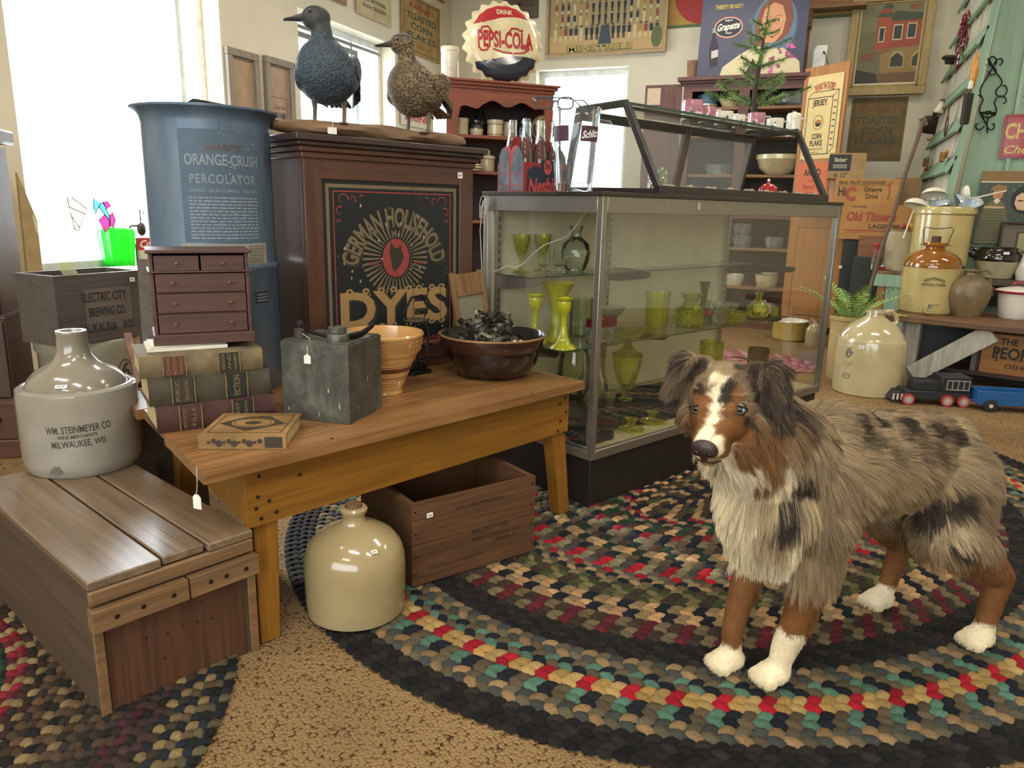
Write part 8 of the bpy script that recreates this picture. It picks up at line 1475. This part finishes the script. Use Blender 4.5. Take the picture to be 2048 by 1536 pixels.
# shears on the carpet
q = AT(285, 775, 2.35); b = MB(); OLDM = plain('old_steel', '#6d7478', .4, .7)
for k in range(8): a = k*.7; b.tube([(0.02*k-.07, .02*sin(a), .01+.012*k), (.02*k-.03, .03*cos(a), .05+.01*k), (.02*k, .02, .09+.004*k)], [.008, .012, .005], OLDM, 6, flatn=.4)
b.bx(-.12, .12, -.08, .08, -.02, 0, flat('#2c2f33')); tag(b.build('tool_pile', loc=(q[0], q[1], q[2]-.04)), 'heap of old steel tools behind the stacked books', 'tools'); b = MB(); b.bx(-.13, .13, -.09, .09, 0, q[2]-.06, ECW); tag(b.build('tool_box', loc=(q[0], q[1], 0)), 'dark wooden box holding the old steel tools', 'box')
# window ledge things
def wl(px, py, x=XW-.06): q = PX(px, py, x); return q
def sg(name, label, cat, polys, depth=.004, x=XW-.06, lead=True):
 """stained glass pieces standing in the window plane, outlined with lead"""
 b = MB()
 for pts, m in polys:
  P_ = [wl(*p, x) for p in pts]; n = len(P_); b.add([(x, p[1], p[2]) for p in P_]+[(x+depth, p[1], p[2]) for p in P_], [tuple(range(n)), tuple(range(n, 2*n))[::-1]]+[(i, (i+1) % n, n+(i+1) % n, n+i) for i in range(n)], m)
  if lead: b.tube([(x+depth/2, p[1], p[2]) for p in P_], .003, flat('#23262a'), 5, closed=True)
 return tag(b.build(name, smooth=False), label, cat)
GY, GC, GP, GGn = glass('stained_yellow', (.86, .86, .62), dens=.7), glass('stained_cyan', (.25, .75, .95), dens=.6), glass('stained_magenta', (.80, .16, .40), dens=.55), glass('green_cut_glass', (.10, .80, .12), dens=.6, bmp=.6)
sg('stained_glass_panel', 'pale yellow leaded stained glass piece in the left window', 'stained glass', [([(134, 395), (143, 395), (172, 417), (170, 428), (137, 414)], GY), ([(137, 414), (170, 428), (158, 455), (142, 432)], GY), ([(142, 432), (158, 455), (157, 461), (150, 460)], GY)])
sg('stained_glass_panel', 'blue and magenta leaded stained glass piece above the green vase', 'stained glass', [([(187, 398), (200, 407), (190, 428), (187, 415)], GC), ([(200, 407), (206, 405), (219, 435), (215, 437), (198, 415)], GC), ([(204, 404), (213, 403), (222, 412), (212, 418)], GP), ([(197, 440), (208, 430), (217, 437), (219, 453), (210, 465)], GP), ([(219, 430), (224, 425), (230, 440), (226, 455), (220, 453)], GP)])
vq = wl(240, 520, XW-.08); b = MB(); b.lathe([(0, 0), (.072, 0), (.078, .01), (.085, .09), (.095, .19), (.088, .22), (.080, .224), (.088, .19), (.078, .09), (.068, .02), (0, .015)], GGn, 48, flute=.05, nfl=12); tag(b.build('green_vase', loc=(XW-.09, vq[1], .562)), 'bright green ribbed glass vase on the sill of the left window', 'vase')
b = MB(); b.tube([(0, -.10, 0), (0, -.02, .06), (0, .03, .06)], .006, DKM, 6); b.ell((0, .05, .04), (.02, .03, .04), DKM, 12, 8); b.tube([(0, .05, .08), (0, .05, .15), (0, .08, .13)], .004, DKM, 6); q = wl(268, 455); tag(b.build('glass_ornament', loc=(XW-.06, q[1], q[2]-.05)), 'small grey metal ornament standing in the left window', 'ornament'); b = MB(); b.tube([(0, 0, 0), (0, 0, q[2]-.09-.562)], .004, DKM, 6); b.lathe([(0, 0), (.03, 0), (0, .01)], DKM, 16); tag(b.build('ornament_stand', loc=(XW-.06, q[1], .562)), 'thin metal stand under the grey ornament in the left window', 'stand')
def a_ck(b, M, w, h): pass
q = wl(272, 490, XW-.05); b = MB(); b.bx(0, .01, 0, .16, 0, .07, flat('#b32a34')); b.text('Cola', .08, .035, .04, flat('#e8e0d6'), frame((.01, 0, 0), (0, 1, 0), (0, 0, 1)), w=.12, shear=.3, bold=.03); o = b.build('small_red_sign', loc=(XW-.05, q[1], q[2]-.03)); tag(o, 'small red sign with white script leaning in the left window', 'sign')
b = MB(); b.bx(-.01, .012, 0, .14, 0, q[2]-.03-.562, flat('#cfc2ac')); tag(b.build('pale_box', loc=(XW-.05, q[1]+.01, .562)), 'pale little box under the small red sign in the left window', 'box')
# boards of the left window surround
b = MB(); P_ = [PX(30, 345, XW+.03), PX(70, 440, XW+.03), PX(82, 545, XW+.03), PX(52, 552, XW+.03)]; b.add([(p[0]+d_, p[1], p[2]) for d_ in (0, .015) for p in P_], [(3, 2, 1, 0), (4, 5, 6, 7), (0, 1, 5, 4), (1, 2, 6, 5), (2, 3, 7, 6), (3, 0, 4, 7)], plain('tan_window_board', '#b59c6c', .7)); tag(b.build('tan_board', smooth=False), 'tan board leaning at the left edge of the left window', 'board')
# ================================================================= THE DOG
from mathutils.bvhtree import BVHTree
DO = (.1275, 1.636); DRZ = atan2(-.70, -.71); c_, s_ = cos(DRZ), sin(DRZ)
def d2w(v): return Vector((DO[0]+v[0]*c_-v[1]*s_, DO[1]+v[0]*s_+v[1]*c_, v[2]+RUGT))
def w2d(v): x, y = v[0]-DO[0], v[1]-DO[1]; return Vector((x*c_+y*s_, -x*s_+y*c_, v[2]-RUGT))
RUGT = .012
HC_ = w2d((-.128, 1.335, .622)); gw = Vector((-.13, -.98, -.26)).normalized(); g_ = Vector((gw.x*c_+gw.y*s_, -gw.x*s_+gw.y*c_, gw.z))
hl = Vector((0, 0, 1)).cross(g_).normalized(); hu = g_.cross(hl)     # head frame: forward g_, left hl, up hu
def hd_(x, y, z): return HC_+g_*x+hl*y+hu*z
def E_(c, r): return ('e', tuple(c), r, None)
he = Matrix((g_, hl, hu)).transposed().to_euler(); he = (he.x, he.y, he.z)
def HE(x, y, z, r): return ('e', tuple(hd_(x, y, z)), r, he)
P = [('c', (-.21, 0, .43), .095, (-.05, 0, .435), .105), ('c', (-.05, 0, .435), .105, (.15, 0, .44), .115), ('e', (.165, 0, .385), (.11, .105, .145)), ('e', (.235, .0, .395), (.085, .100, .125)), ('e', (-.195, 0, .41), (.095, .098, .10)), ('e', (.265, -.015, .50), (.075, .088, .075)),
     ('e', (.10, 0, .51), (.11, .07, .06)), ('c', (.20, .0, .47), .098, tuple(HC_+Vector((-.05, -.01, -.045))), .078),
     HE(-.010, 0, .008, (.070, .066, .058)), HE(.026, 0, -.014, (.055, .054, .048)), HE(-.01, .040, -.026, (.05, .036, .040)), HE(-.01, -.040, -.026, (.05, .036, .040)),
     ('c', tuple(hd_(.040, 0, -.022)), .038, tuple(hd_(.106, 0, -.034)), .0275), ('c', tuple(hd_(.04, 0, -.048)), .028, tuple(hd_(.098, 0, -.058)), .0185), HE(.110, 0, -.030, (.020, .026, .019)), HE(.085, .016, -.046, (.026, .016, .018)), HE(.085, -.016, -.046, (.026, .016, .018)),
     HE(.044, .028, .016, (.018, .016, .013)), HE(.044, -.028, .016, (.018, .016, .013))]
ears = []
for s in (1, -1):   # folded drop ears
 a = hd_(-.022, s*.044, .050); m_ = hd_(-.012, s*.074, .060); tp_ = hd_(.010, s*(.098 if s > 0 else .092), -.006 if s > 0 else .022)
 for q0, r0, q1, r1 in ((a, .018, m_, .017), (m_, .017, tp_, .009)): ears.append(('c', tuple(q0), r0, tuple(q1), r1))
P += ears
LEGS = [[(.185, -.060, .37), .06, (.20, -.058, .26), .038, (.245, -.042, .15), .0265, (.262, -.036, .085), .0225, (.262, -.034, .035), .021],
  [(.165, .060, .37), .06, (.165, .066, .26), .042, (.180, .056, .15), .030, (.195, .046, .085), .026, (.203, .043, .035), .023]]
for L in LEGS:
 for i in range(0, 8, 2): P.append(('c', L[i], L[i+1], L[i+2], L[i+3]))
HIND = [[(-.19, -.055, .40), .085, (-.165, -.085, .29), .056, (-.29, -.105, .165), .028, (-.275, -.108, .08), .022, (-.262, -.110, .035), .021],
  [(-.20, .055, .40), .088, (-.18, .088, .29), .066, (-.350, .098, .165), .030, (-.340, .098, .08), .024, (-.330, .098, .035), .022]]
for L in HIND:
 for i in range(0, 8, 2): P.append(('c', L[i], L[i+1], L[i+2], L[i+3]))
PAWS = [(.272, -.031), (.216, .041), (-.247, -.110), (-.318, .098)]
for x, y in PAWS:
 P.append(('e', (x, y, .022), (.038, .030, .022)))
 for k in range(4): P.append(('e', (x+.028-.004*abs(k-1.5), y+(k-1.5)*.0145, .014), (.018, .0098, .014)))
me = blob(P, .0058, 4, 'dog_body')
AN = np.array([v.co[:] for v in me.vertices])
TAN, CUP, WHT, DRK, MID, LGT, EARC = [np.array(lin(h)) for h in ('#957f60', '#80552f', '#eadcba', '#352a22', '#6b5843', '#b8a37f', '#44352b')]
dogw = np.array([d2w(v)[:] for v in AN]); bvh = BVHTree.FromPolygons([Vector(v) for v in dogw], [tuple(p.vertices) for p in me.polygons])
def hit(px, py):
 d = Vector(ray(px, py)).normalized(); h = bvh.ray_cast(Vector(CP), d)
 return np.array(w2d(h[0])[:]) if h[0] is not None else None
# coat markings: centres on the body where the dog wears them
PT = []
def patch(px, py, r, col, k=1.0, sq=(1, 1, 1)):
 h = hit(px, py)
 if h is not None: PT.append((h, r, col, k, np.array(sq)))
for a in ((1440, 760, .020, WHT), (1436, 790, .013, WHT), (1430, 815, .010, WHT), (1424, 840, .011, WHT), (1415, 862, .015, WHT), (1402, 880, .016, WHT), (1436, 880, .012, WHT), (1395, 905, .012, WHT), (1442, 900, .010, WHT), (1415, 935, .022, WHT), (1400, 925, .015, WHT),
          (1505, 870, .030, CUP), (1520, 890, .030, CUP), (1480, 905, .018, CUP), (1465, 855, .018, CUP), (1465, 790, .016, CUP), (1398, 795, .012, CUP), (1378, 850, .014, LGT*.85), (1540, 840, .018, CUP), (1385, 900, .014, CUP), (1368, 900, .02, CUP*.8), (1535, 925, .022, CUP*.9),
          (1447, 800, .009, DRK), (1451, 785, .010, DRK), (1462, 774, .010, DRK), (1400, 780, .009, DRK), (1410, 790, .006, DRK), (1505, 800, .010, DRK), (1520, 805, .008, DRK), (1488, 846, .010, DRK), (1502, 850, .009, DRK), (1480, 760, .014, MID), (1450, 740, .02, TAN), (1480, 738, .014, DRK)):
 patch(*a, k=1.6)
for px, py, r, c in ((1540, 770, .035, EARC), (1560, 790, .035, EARC), (1520, 750, .025, EARC), (1575, 810, .03, EARC), (1370, 755, .026, MID*.8), (1395, 740, .016, EARC), (1350, 770, .022, MID)): patch(px, py, r, c, 1.3)
for px, py, r, c in ((1560, 1000, .035, LGT), (1540, 1050, .035, LGT), (1520, 970, .035, LGT), (1600, 1000, .03, LGT),
                     (1610, 925, .022, DRK), (1615, 950, .020, DRK), (1575, 1000, .018, DRK), (1580, 1020, .016, DRK), (1560, 1025, .014, DRK), (1700, 850, .022, DRK), (1740, 835, .026, DRK), (1800, 850, .026, DRK), (1860, 862, .024, DRK), (1830, 900, .018, MID), (1900, 880, .022, DRK), (1640, 860, .014, DRK), (1880, 1010, .026, DRK), (1910, 1000, .026, DRK), (1850, 1025, .024, DRK), (1925, 1085, .016, DRK), (1900, 1080, .014, DRK),
                     (1920, 1050, .026, LGT), (1890, 1055, .022, LGT), (1650, 900, .04, TAN), (1750, 950, .05, TAN*1.05)): patch(px, py, r, c, 1.0)
def vnoise(p, s): return (np.sin(p[..., 0]*s+1.3*np.sin(p[..., 1]*s*1.7+.5))+np.sin(p[..., 1]*s*1.3+1.9*np.sin(p[..., 2]*s*1.1))+np.sin(p[..., 2]*s*1.6+1.1*np.sin(p[..., 0]*s*1.9+2)))/3
Gn, Ln, Un, Hn = [np.array(v[:]) for v in (g_, hl, hu, HC_)]
def headc(p): q = p-Hn; return q @ Gn, q @ Ln, q @ Un
def coat(p):
 """colour of the coat at local points p (n,3)"""
 hx, hy, hz = headc(p); n1 = vnoise(p, 34); n2 = vnoise(p+.7, 75)
 col = TAN[None]*(1+.10*n2[:, None]); m = np.clip((n1-.05)*1.8, 0, 1)[:, None]; col = col*(1-m*.65)+MID[None]*m*.65
 dark = np.clip((vnoise(p*np.array([1, 1, .6])+3.1, 44)-.38)*4, 0, 1)*np.clip((p[:, 2]-.40)/.08, 0, 1)*(p[:, 0] < .12); col = col*(1-dark[:, None]*.75)+DRK[None]*dark[:, None]*.75
 cw = np.clip((p[:, 0]-.185-.03*n1)/.03, 0, 1)*np.clip((.53+.02*n2-p[:, 2])/.03, 0, 1)*np.clip((.085+.02*n1-p[:, 1])/.02, 0, 1)*(hx*hx+hy*hy+hz*hz > .09**2); cw = np.maximum(cw, np.clip((p[:, 0]-.22)/.02, 0, 1)*np.clip((p[:, 2]-.22)/.02, 0, 1)*(p[:, 2] < .45)*(p[:, 1] < .08)); cw = np.maximum(cw, np.clip((-.050-hz)/.012, 0, 1)*(hx > -.02)*(hx < .10)*(p[:, 2] < .57)*(p[:, 1] < .10)); col = col*(1-cw[:, None])+WHT[None]*cw[:, None]
 leg = (p[:, 2] < .240+.02*n1); col[leg] = CUP*(1+.08*n2[leg, None])
 lx = np.clip((.30+.03*n1-p[:, 2])/.05, 0, 1)*(~leg); k = (lx*(p[:, 0] < -.1))[:, None]; col = col*(1-k*.5)+CUP[None]*k*.5
 wp = ((p[:, 2] < .055+.008*n2)) | ((p[:, 0] > .1) & (p[:, 1] > .012) & (p[:, 0] < .27) & (p[:, 2] < .125+.01*n2)); col[wp] = WHT
 head = (hx*hx+hy*hy+hz*hz) < .125**2; col[head & (hx < .05)] = (TAN*.55+MID*.5)*(1+.1*n2[head & (hx < .05), None])
 ch = head & (hz < -.01) & (hz > -.06) & (np.abs(hy) > .03) & (hx < .05); col[ch] = (CUP*.55+TAN*.4)
 mz = head & (hx >= .05) & (hz > -.055); col[mz] = CUP*.9; th_ = head & (hz <= -.055) & (hx > 0); col[th_] = WHT*.9
 ea = ((np.abs(hy) > .064) & (hz > -.03) & head); col[ea] = EARC*(1+.15*n2[ea, None])
 for h, r, c, k, sq in PT:
  d = np.sqrt((((p-h)*sq)**2).sum(1)); w = np.clip((r*(1+.28*vnoise(p, 120))-d)/(r*.35)+.5, 0, 1)*min(k, 1.0); col = col*(1-w[:, None])+c[None]*w[:, None]
 return np.clip(col, .004, 1)
vc = coat(AN)
at = me.attributes.new('tint', 'FLOAT_COLOR', 'POINT'); at.data.foreach_set('color', np.concatenate([vc, np.ones((len(vc), 1))], 1).astype('f').ravel())
M_skin = attrmat('dog_coat_skin', 'tint', .85, 0, 150, .15); me.materials.clear(); me.materials.append(M_skin)
dog = thing('dog', 'merle long-haired shepherd dog with copper and white markings standing on the braided rug', 'dog', (DO[0], DO[1], RUGT), DRZ)
body = bpy.data.objects.new('body', me); COL.objects.link(body); body.parent = dog
NOSE = plain('dog_nose', '#33211c', .32, c2='#241613', sc=90, bmp=.4, coat=.25); EYD = plain('brown_iris', '#5a3a20', .22); EYB = plain('pale_blue_iris', '#a9b9c4', .22); PUP = plain('pupil_black', '#050505', .12); LID = plain('eyelid_dark', '#2b1d17', .5); MTH = plain('mouth_dark', '#3a2320', .5)
nm = blob([HE(.128, 0, -.026, (.012, .0225, .0165)), HE(.126, .012, -.030, (.012, .011, .012)), HE(.126, -.012, -.030, (.012, .011, .012)), HE(.126, 0, -.042, (.008, .008, .009))], .0018, 3, 'nose'); nm.materials.append(NOSE)
o = bpy.data.objects.new('nose', nm); COL.objects.link(o); o.parent = dog; lab(o, 'dark brown leathery nose')
b = MB()
for s in (-1, 1): q = hd_(.1375, s*.0105, -.030); b.ell(tuple(q), (.003, .0045, .0035), PUP, 8, 6)
b.build('nostrils', dog)
b = MB(); b.tube([tuple(hd_(.104, -.022, -.060)), tuple(hd_(.118, -.014, -.057)), tuple(hd_(.127, 0, -.052)), tuple(hd_(.118, .014, -.057)), tuple(hd_(.104, .022, -.060))], [.0012, .002, .0022, .002, .0012], MTH, 6); lab(b.build('mouth_line', dog), 'dark lip line')
for s, px, py, iris, nm_ in ((-1, 1393, 817, EYD, 'brown eye'), (1, 1479, 819, EYB, 'pale blue eye')):
 h = hit(px, py); h = Vector(h) if h is not None else hd_(.05, s*.034, .004)
 tocam = (w2d(CP)-h).normalized(); look = (tocam+g_*.22).normalized(); c = h-look*.0100
 b = MB(); b.ell(tuple(c), .0125, plain('eye_white', '#4a3a30', .25), 20, 14); z = look; x_ = Vector((0, 0, 1)).cross(z).normalized(); y_ = z.cross(x_)
 Mx = Matrix(((x_.x, y_.x, z.x, c.x), (x_.y, y_.y, z.y, c.y), (x_.z, y_.z, z.z, c.z), (0, 0, 0, 1)))
 capr = lambda a0, a1, R: [(R*sin(a0+(a1-a0)*i/6), R*cos(a0+(a1-a0)*i/6)) for i in range(7)][::-1]
 b.lathe(capr(.0001, .86, .01265), iris, 24, M=Mx); b.lathe(capr(.0001, .42, .0129), PUP, 20, M=Mx); e = b.build('eye', dog); lab(e, nm_)
 b = MB()
 for sg_ in (1, -1):
  pts = []
  for i in range(9): a = -1.15+2.3*i/8; el = sg_*(.46*cos(a*1.25)+.0) if sg_ > 0 else sg_*(.52*cos(a*1.25)+.0); v = (x_*sin(a)+z*cos(a))*cos(el)+y_*sin(el); pts.append(tuple(c+v*.0138))
  b.tube(pts, .0024, LID, 6)
 b.build('eyelid', dog)
for x, y in PAWS:
 b = MB()
 for k in range(4): xx, yy = x+.040-.004*abs(k-1.5), y+(k-1.5)*.0125; b.tube([(xx-.004, yy, .010), (xx+.004, yy, .006), (xx+.007, yy, .001)], [.0024, .0018, .0006], LID, 6)
 b.build('claws', dog)
# ---- fur, strand by strand
def grow(n_target, seed, dens_fn, len_fn, dir_fn, lift_fn, rad, npt=6):
 rg = np.random.default_rng(seed); me.calc_loop_triangles(); T = np.array([t.vertices[:] for t in me.loop_triangles]); A, B, C = AN[T[:, 0]], AN[T[:, 1]], AN[T[:, 2]]
 cr = np.cross(B-A, C-A); ar = np.linalg.norm(cr, axis=1)/2; N = cr/(np.linalg.norm(cr, axis=1)[:, None]+1e-12); w = ar*dens_fn((A+B+C)/3); w /= w.sum()
 ix = rg.choice(len(T), n_target, p=w); u, v = rg.random(n_target), rg.random(n_target); f = u+v > 1; u[f], v[f] = 1-u[f], 1-v[f]
 p = A[ix]+(B[ix]-A[ix])*u[:, None]+(C[ix]-A[ix])*v[:, None]; n = N[ix]; L = len_fn(p)*rg.uniform(.65, 1.12, n_target); d = dir_fn(p); d = d+.10*rg.normal(size=d.shape)
 cl = np.stack([vnoise(p+k*1.7, 62) for k in range(3)], 1)*.30+np.stack([vnoise(p+k*2.3, 150) for k in range(3)], 1)*.16; d = d+cl; d /= np.linalg.norm(d, axis=1)[:, None]
 dn = (d*n).sum(1)[:, None]; dt = d-n*dn; hm = (p[:, 0] < -.06) & (p[:, 2] < .40) & (p[:, 2] > .06); dt[hm, 0] = np.minimum(dt[hm, 0], -.02); dt /= np.linalg.norm(dt, axis=1)[:, None]+1e-9; lf = lift_fn(p)[:, None]
 t = np.linspace(0, 1, npt)[None, :, None]; L_ = L[:, None, None]
 pos = p[:, None]-n[:, None]*.001+L_*(t*(dt[:, None]*(1-.4*lf[:, None])+n[:, None]*lf[:, None])-n[:, None]*lf[:, None]*.35*t*t+np.array([0, 0, -1.])*GV(p)[:, None, None]*t*t)
 q = p+.005*np.stack([vnoise(p+k*3.1, 90) for k in range(3)], 1); cs_ = .013; key = np.floor(q/cs_).astype(np.int64); key = ((key[:, 0]+500)*2048+key[:, 1]+500)*2048+key[:, 2]+500
 _, inv_ = np.unique(key, return_inverse=True); cnt = np.bincount(inv_).astype(float); tipm = np.stack([np.bincount(inv_, weights=pos[:, -1, k])/cnt for k in range(3)], 1)[inv_]; Lm = (np.bincount(inv_, weights=L)/cnt)[inv_]
 pull = np.clip((Lm-.012)/.03, 0, 1)*.62; pos += ((tipm-pos[:, -1])*pull[:, None])[:, None]*(t**1.6)
 lockb = rg.uniform(.74, 1.24, len(cnt))[inv_][:, None]; lockb = 1+(lockb-1)*np.clip(Lm/.03, .3, 1)[:, None]
 pos[:, :, 2] = np.maximum(pos[:, :, 2], .0015); col = coat(p)*rg.uniform(.86, 1.15, (n_target, 1))*lockb; tip = (rg.random(n_target) < .25) & (L > .03) & (col.sum(1) > .12); col[tip] = col[tip]*.7+LGT*.3
 return pos, col, L
def GV(p): return np.where((p[:, 0] < -.15) & (p[:, 1] < .03) & (p[:, 2] < .36), .45, np.where((p[:, 0] > .15) & (p[:, 2] < .34) & (p[:, 2] > .24), .40, .16))
def region(p):
 hx, hy, hz = headc(p); r2 = np.sqrt(hx*hx+hy*hy+hz*hz); face = (r2 < .085) & (hx > -.02) | (hx > .045) & (r2 < .16); ear = (np.abs(hy) > .058) & (hz > -.035) & (r2 < .13); headall = r2 < .125
 return hx, hy, hz, r2, face, ear, headall
def f_len(p):
 hx, hy, hz, r2, face, ear, ha_ = region(p); z = p[:, 2]; L = np.full(len(p), .046); L[(p[:, 0] > .10)] = .062; L[(p[:, 0] > .18) & (z > .25)] = .072
 L = np.where(ha_, .040, L); L = np.where(face, np.clip(.017-.09*(hx-.02), .0065, .018), L); ck = face & (np.abs(hy) > .038) & (hz < .02) & (hx < .04); L = np.where(ck, .026, L); L = np.where(ear, .040, L); L = np.where(ear & (hy > 0), .050, L)
 top = ha_ & (hz > .035) & ~ear; L = np.where(top, .016, L); sidebk = ha_ & (hx < .0) & (np.abs(hy) > .035) & (hz < .03) & ~ear; L = np.where(sidebk, .072, L)
 nk = (r2 < .19) & (hz < .0) & (hx < .03) & ~face & ~ear; L = np.where(nk, .078, L); L = np.where((z < .30) & ~ha_, np.where(p[:, 0] > .15, .062, .034), L); L = np.where((z < .25) & ~ha_, np.where(p[:, 0] > 0, .012, .016), L); L = np.where(z < .16, .011, L); L = np.where(z < .05, .012, L)
 fb = (z < .26) & (z > .07) & (p[:, 0] > 0) & (p[:, 0] < np.where(p[:, 1] > 0, .178, .225)); L = np.where(fb, .030, L)
 br = (p[:, 0] < -.17) & (z > .20) & (z < .42); L = np.where(br, .054, L); L = np.where(br & (p[:, 1] < .03) & (p[:, 1] > -.07) & (z < .36) & (z > .26) & (p[:, 0] < -.20), .085, L); L = np.where(br & (p[:, 1] <= -.07), .028, L); L = np.where(br & (z < .27), .03, L); L = np.where((z > .25) & (z < .345) & (p[:, 0] > -.15) & (p[:, 0] < .2), .055, L)
 return L
def f_dir(p):
 hx, hy, hz, r2, face, ear, ha_ = region(p); n = len(p); d = np.tile(np.array([-1.0, 0, -.35]), (n, 1)); side = np.clip(np.abs(p[:, 1])/.08, 0, 1.3); d[:, 2] = -.12-.75*side*np.clip((.50-p[:, 2])/.15, 0, 1)
 fr = np.clip((p[:, 0]-.12)/.10, 0, 1); d[:, 0] = -1+.85*fr; d[:, 2] -= .9*fr; hind = p[:, 0] < -.2; d[hind] = np.array([-.45, 0, -.9]); low = p[:, 2] < .25; d[low] = np.array([-.25, 0, -1.0]); paw = p[:, 2] < .05; d[paw] = np.array([.8, 0, -.5])
 back = -Gn[None]*.9+Ln[None]*(np.sign(hy)*.35)[:, None]+np.array([0, 0, -.25]); d = np.where(face[:, None], back, d)
 sb = (ha_ & ~face); d = np.where(sb[:, None], -Gn[None]*.35+Ln[None]*(np.sign(hy)*.45)[:, None]+np.array([0, 0, -1.0]), d); d = np.where((ha_ & (hz > .035))[:, None], -Gn[None]+np.array([0, 0, .25]), d)
 d = np.where(ear[:, None], Ln[None]*(np.sign(hy)*.5)[:, None]-Gn[None]*.15+np.array([0, 0, -.8]), d); return d
def f_lift(p):
 hx, hy, hz, r2, face, ear, ha_ = region(p); l = np.full(len(p), .38); l[face] = .22; l[(p[:, 2] < .24)] = .28; l[ear] = .45; l[(p[:, 0] < -.13) & (p[:, 1] < .04) & (p[:, 2] < .38) & (p[:, 2] > .20)] = .06; l[(ha_ & (hx < 0) & (np.abs(hy) > .035) & ~ear)] = .6; l[(r2 < .19) & (hz < 0) & (hx < .03) & ~face & ~ear & (hy < 0)] = .62; return l
def f_dens(p):
 hx, hy, hz, r2, face, ear, ha_ = region(p); d = np.ones(len(p)); d[ha_] = 2.2; d[face] = 5.0; d[ear] = 2.6; d[p[:, 2] < .24] = 1.6; ey = np.zeros(len(p), bool)
 for s in (-1, 1): pass
 d[(hx > .115) & (hz > -.045)] = 0
 for e in EYEP: d[np.linalg.norm(p-e, axis=1) < .0125] = 0
 return d
EYEP = [h for h in (hit(1393, 817), hit(1479, 819)) if h is not None]
NF = 230000
pos, colr, LL = grow(NF, 5, f_dens, f_len, f_dir, f_lift, .0005)
hc = bpy.data.hair_curves.new('fur'); npt = pos.shape[1]; hc.add_curves([npt]*NF); hc.attributes['position'].data.foreach_set('vector', pos.astype('f').reshape(-1))
ra = hc.attributes.new('radius', 'FLOAT', 'POINT') if 'radius' not in hc.attributes else hc.attributes['radius']
base = np.clip(.00022+LL*.0045, .00026, .00050)[:, None]*np.linspace(1, .22, npt)[None]; ra.data.foreach_set('value', base.astype('f').ravel())
ca_ = hc.attributes.new('tint', 'FLOAT_COLOR', 'CURVE'); ca_.data.foreach_set('color', np.concatenate([colr, np.ones((NF, 1))], 1).astype('f').ravel())
m, tt, bb = newmat('dog_fur'); a = nd(tt, 'ShaderNodeAttribute', attribute_name='tint'); tt.links.new(a.outputs[0], bb.inputs['Base Color']); bb.inputs['Roughness'].default_value = .55; bb.inputs['Specular IOR Level'].default_value = .35
hc.materials.append(m); fo = bpy.data.objects.new('fur', hc); COL.objects.link(fo); fo.parent = dog; fo['kind'] = 'stuff'
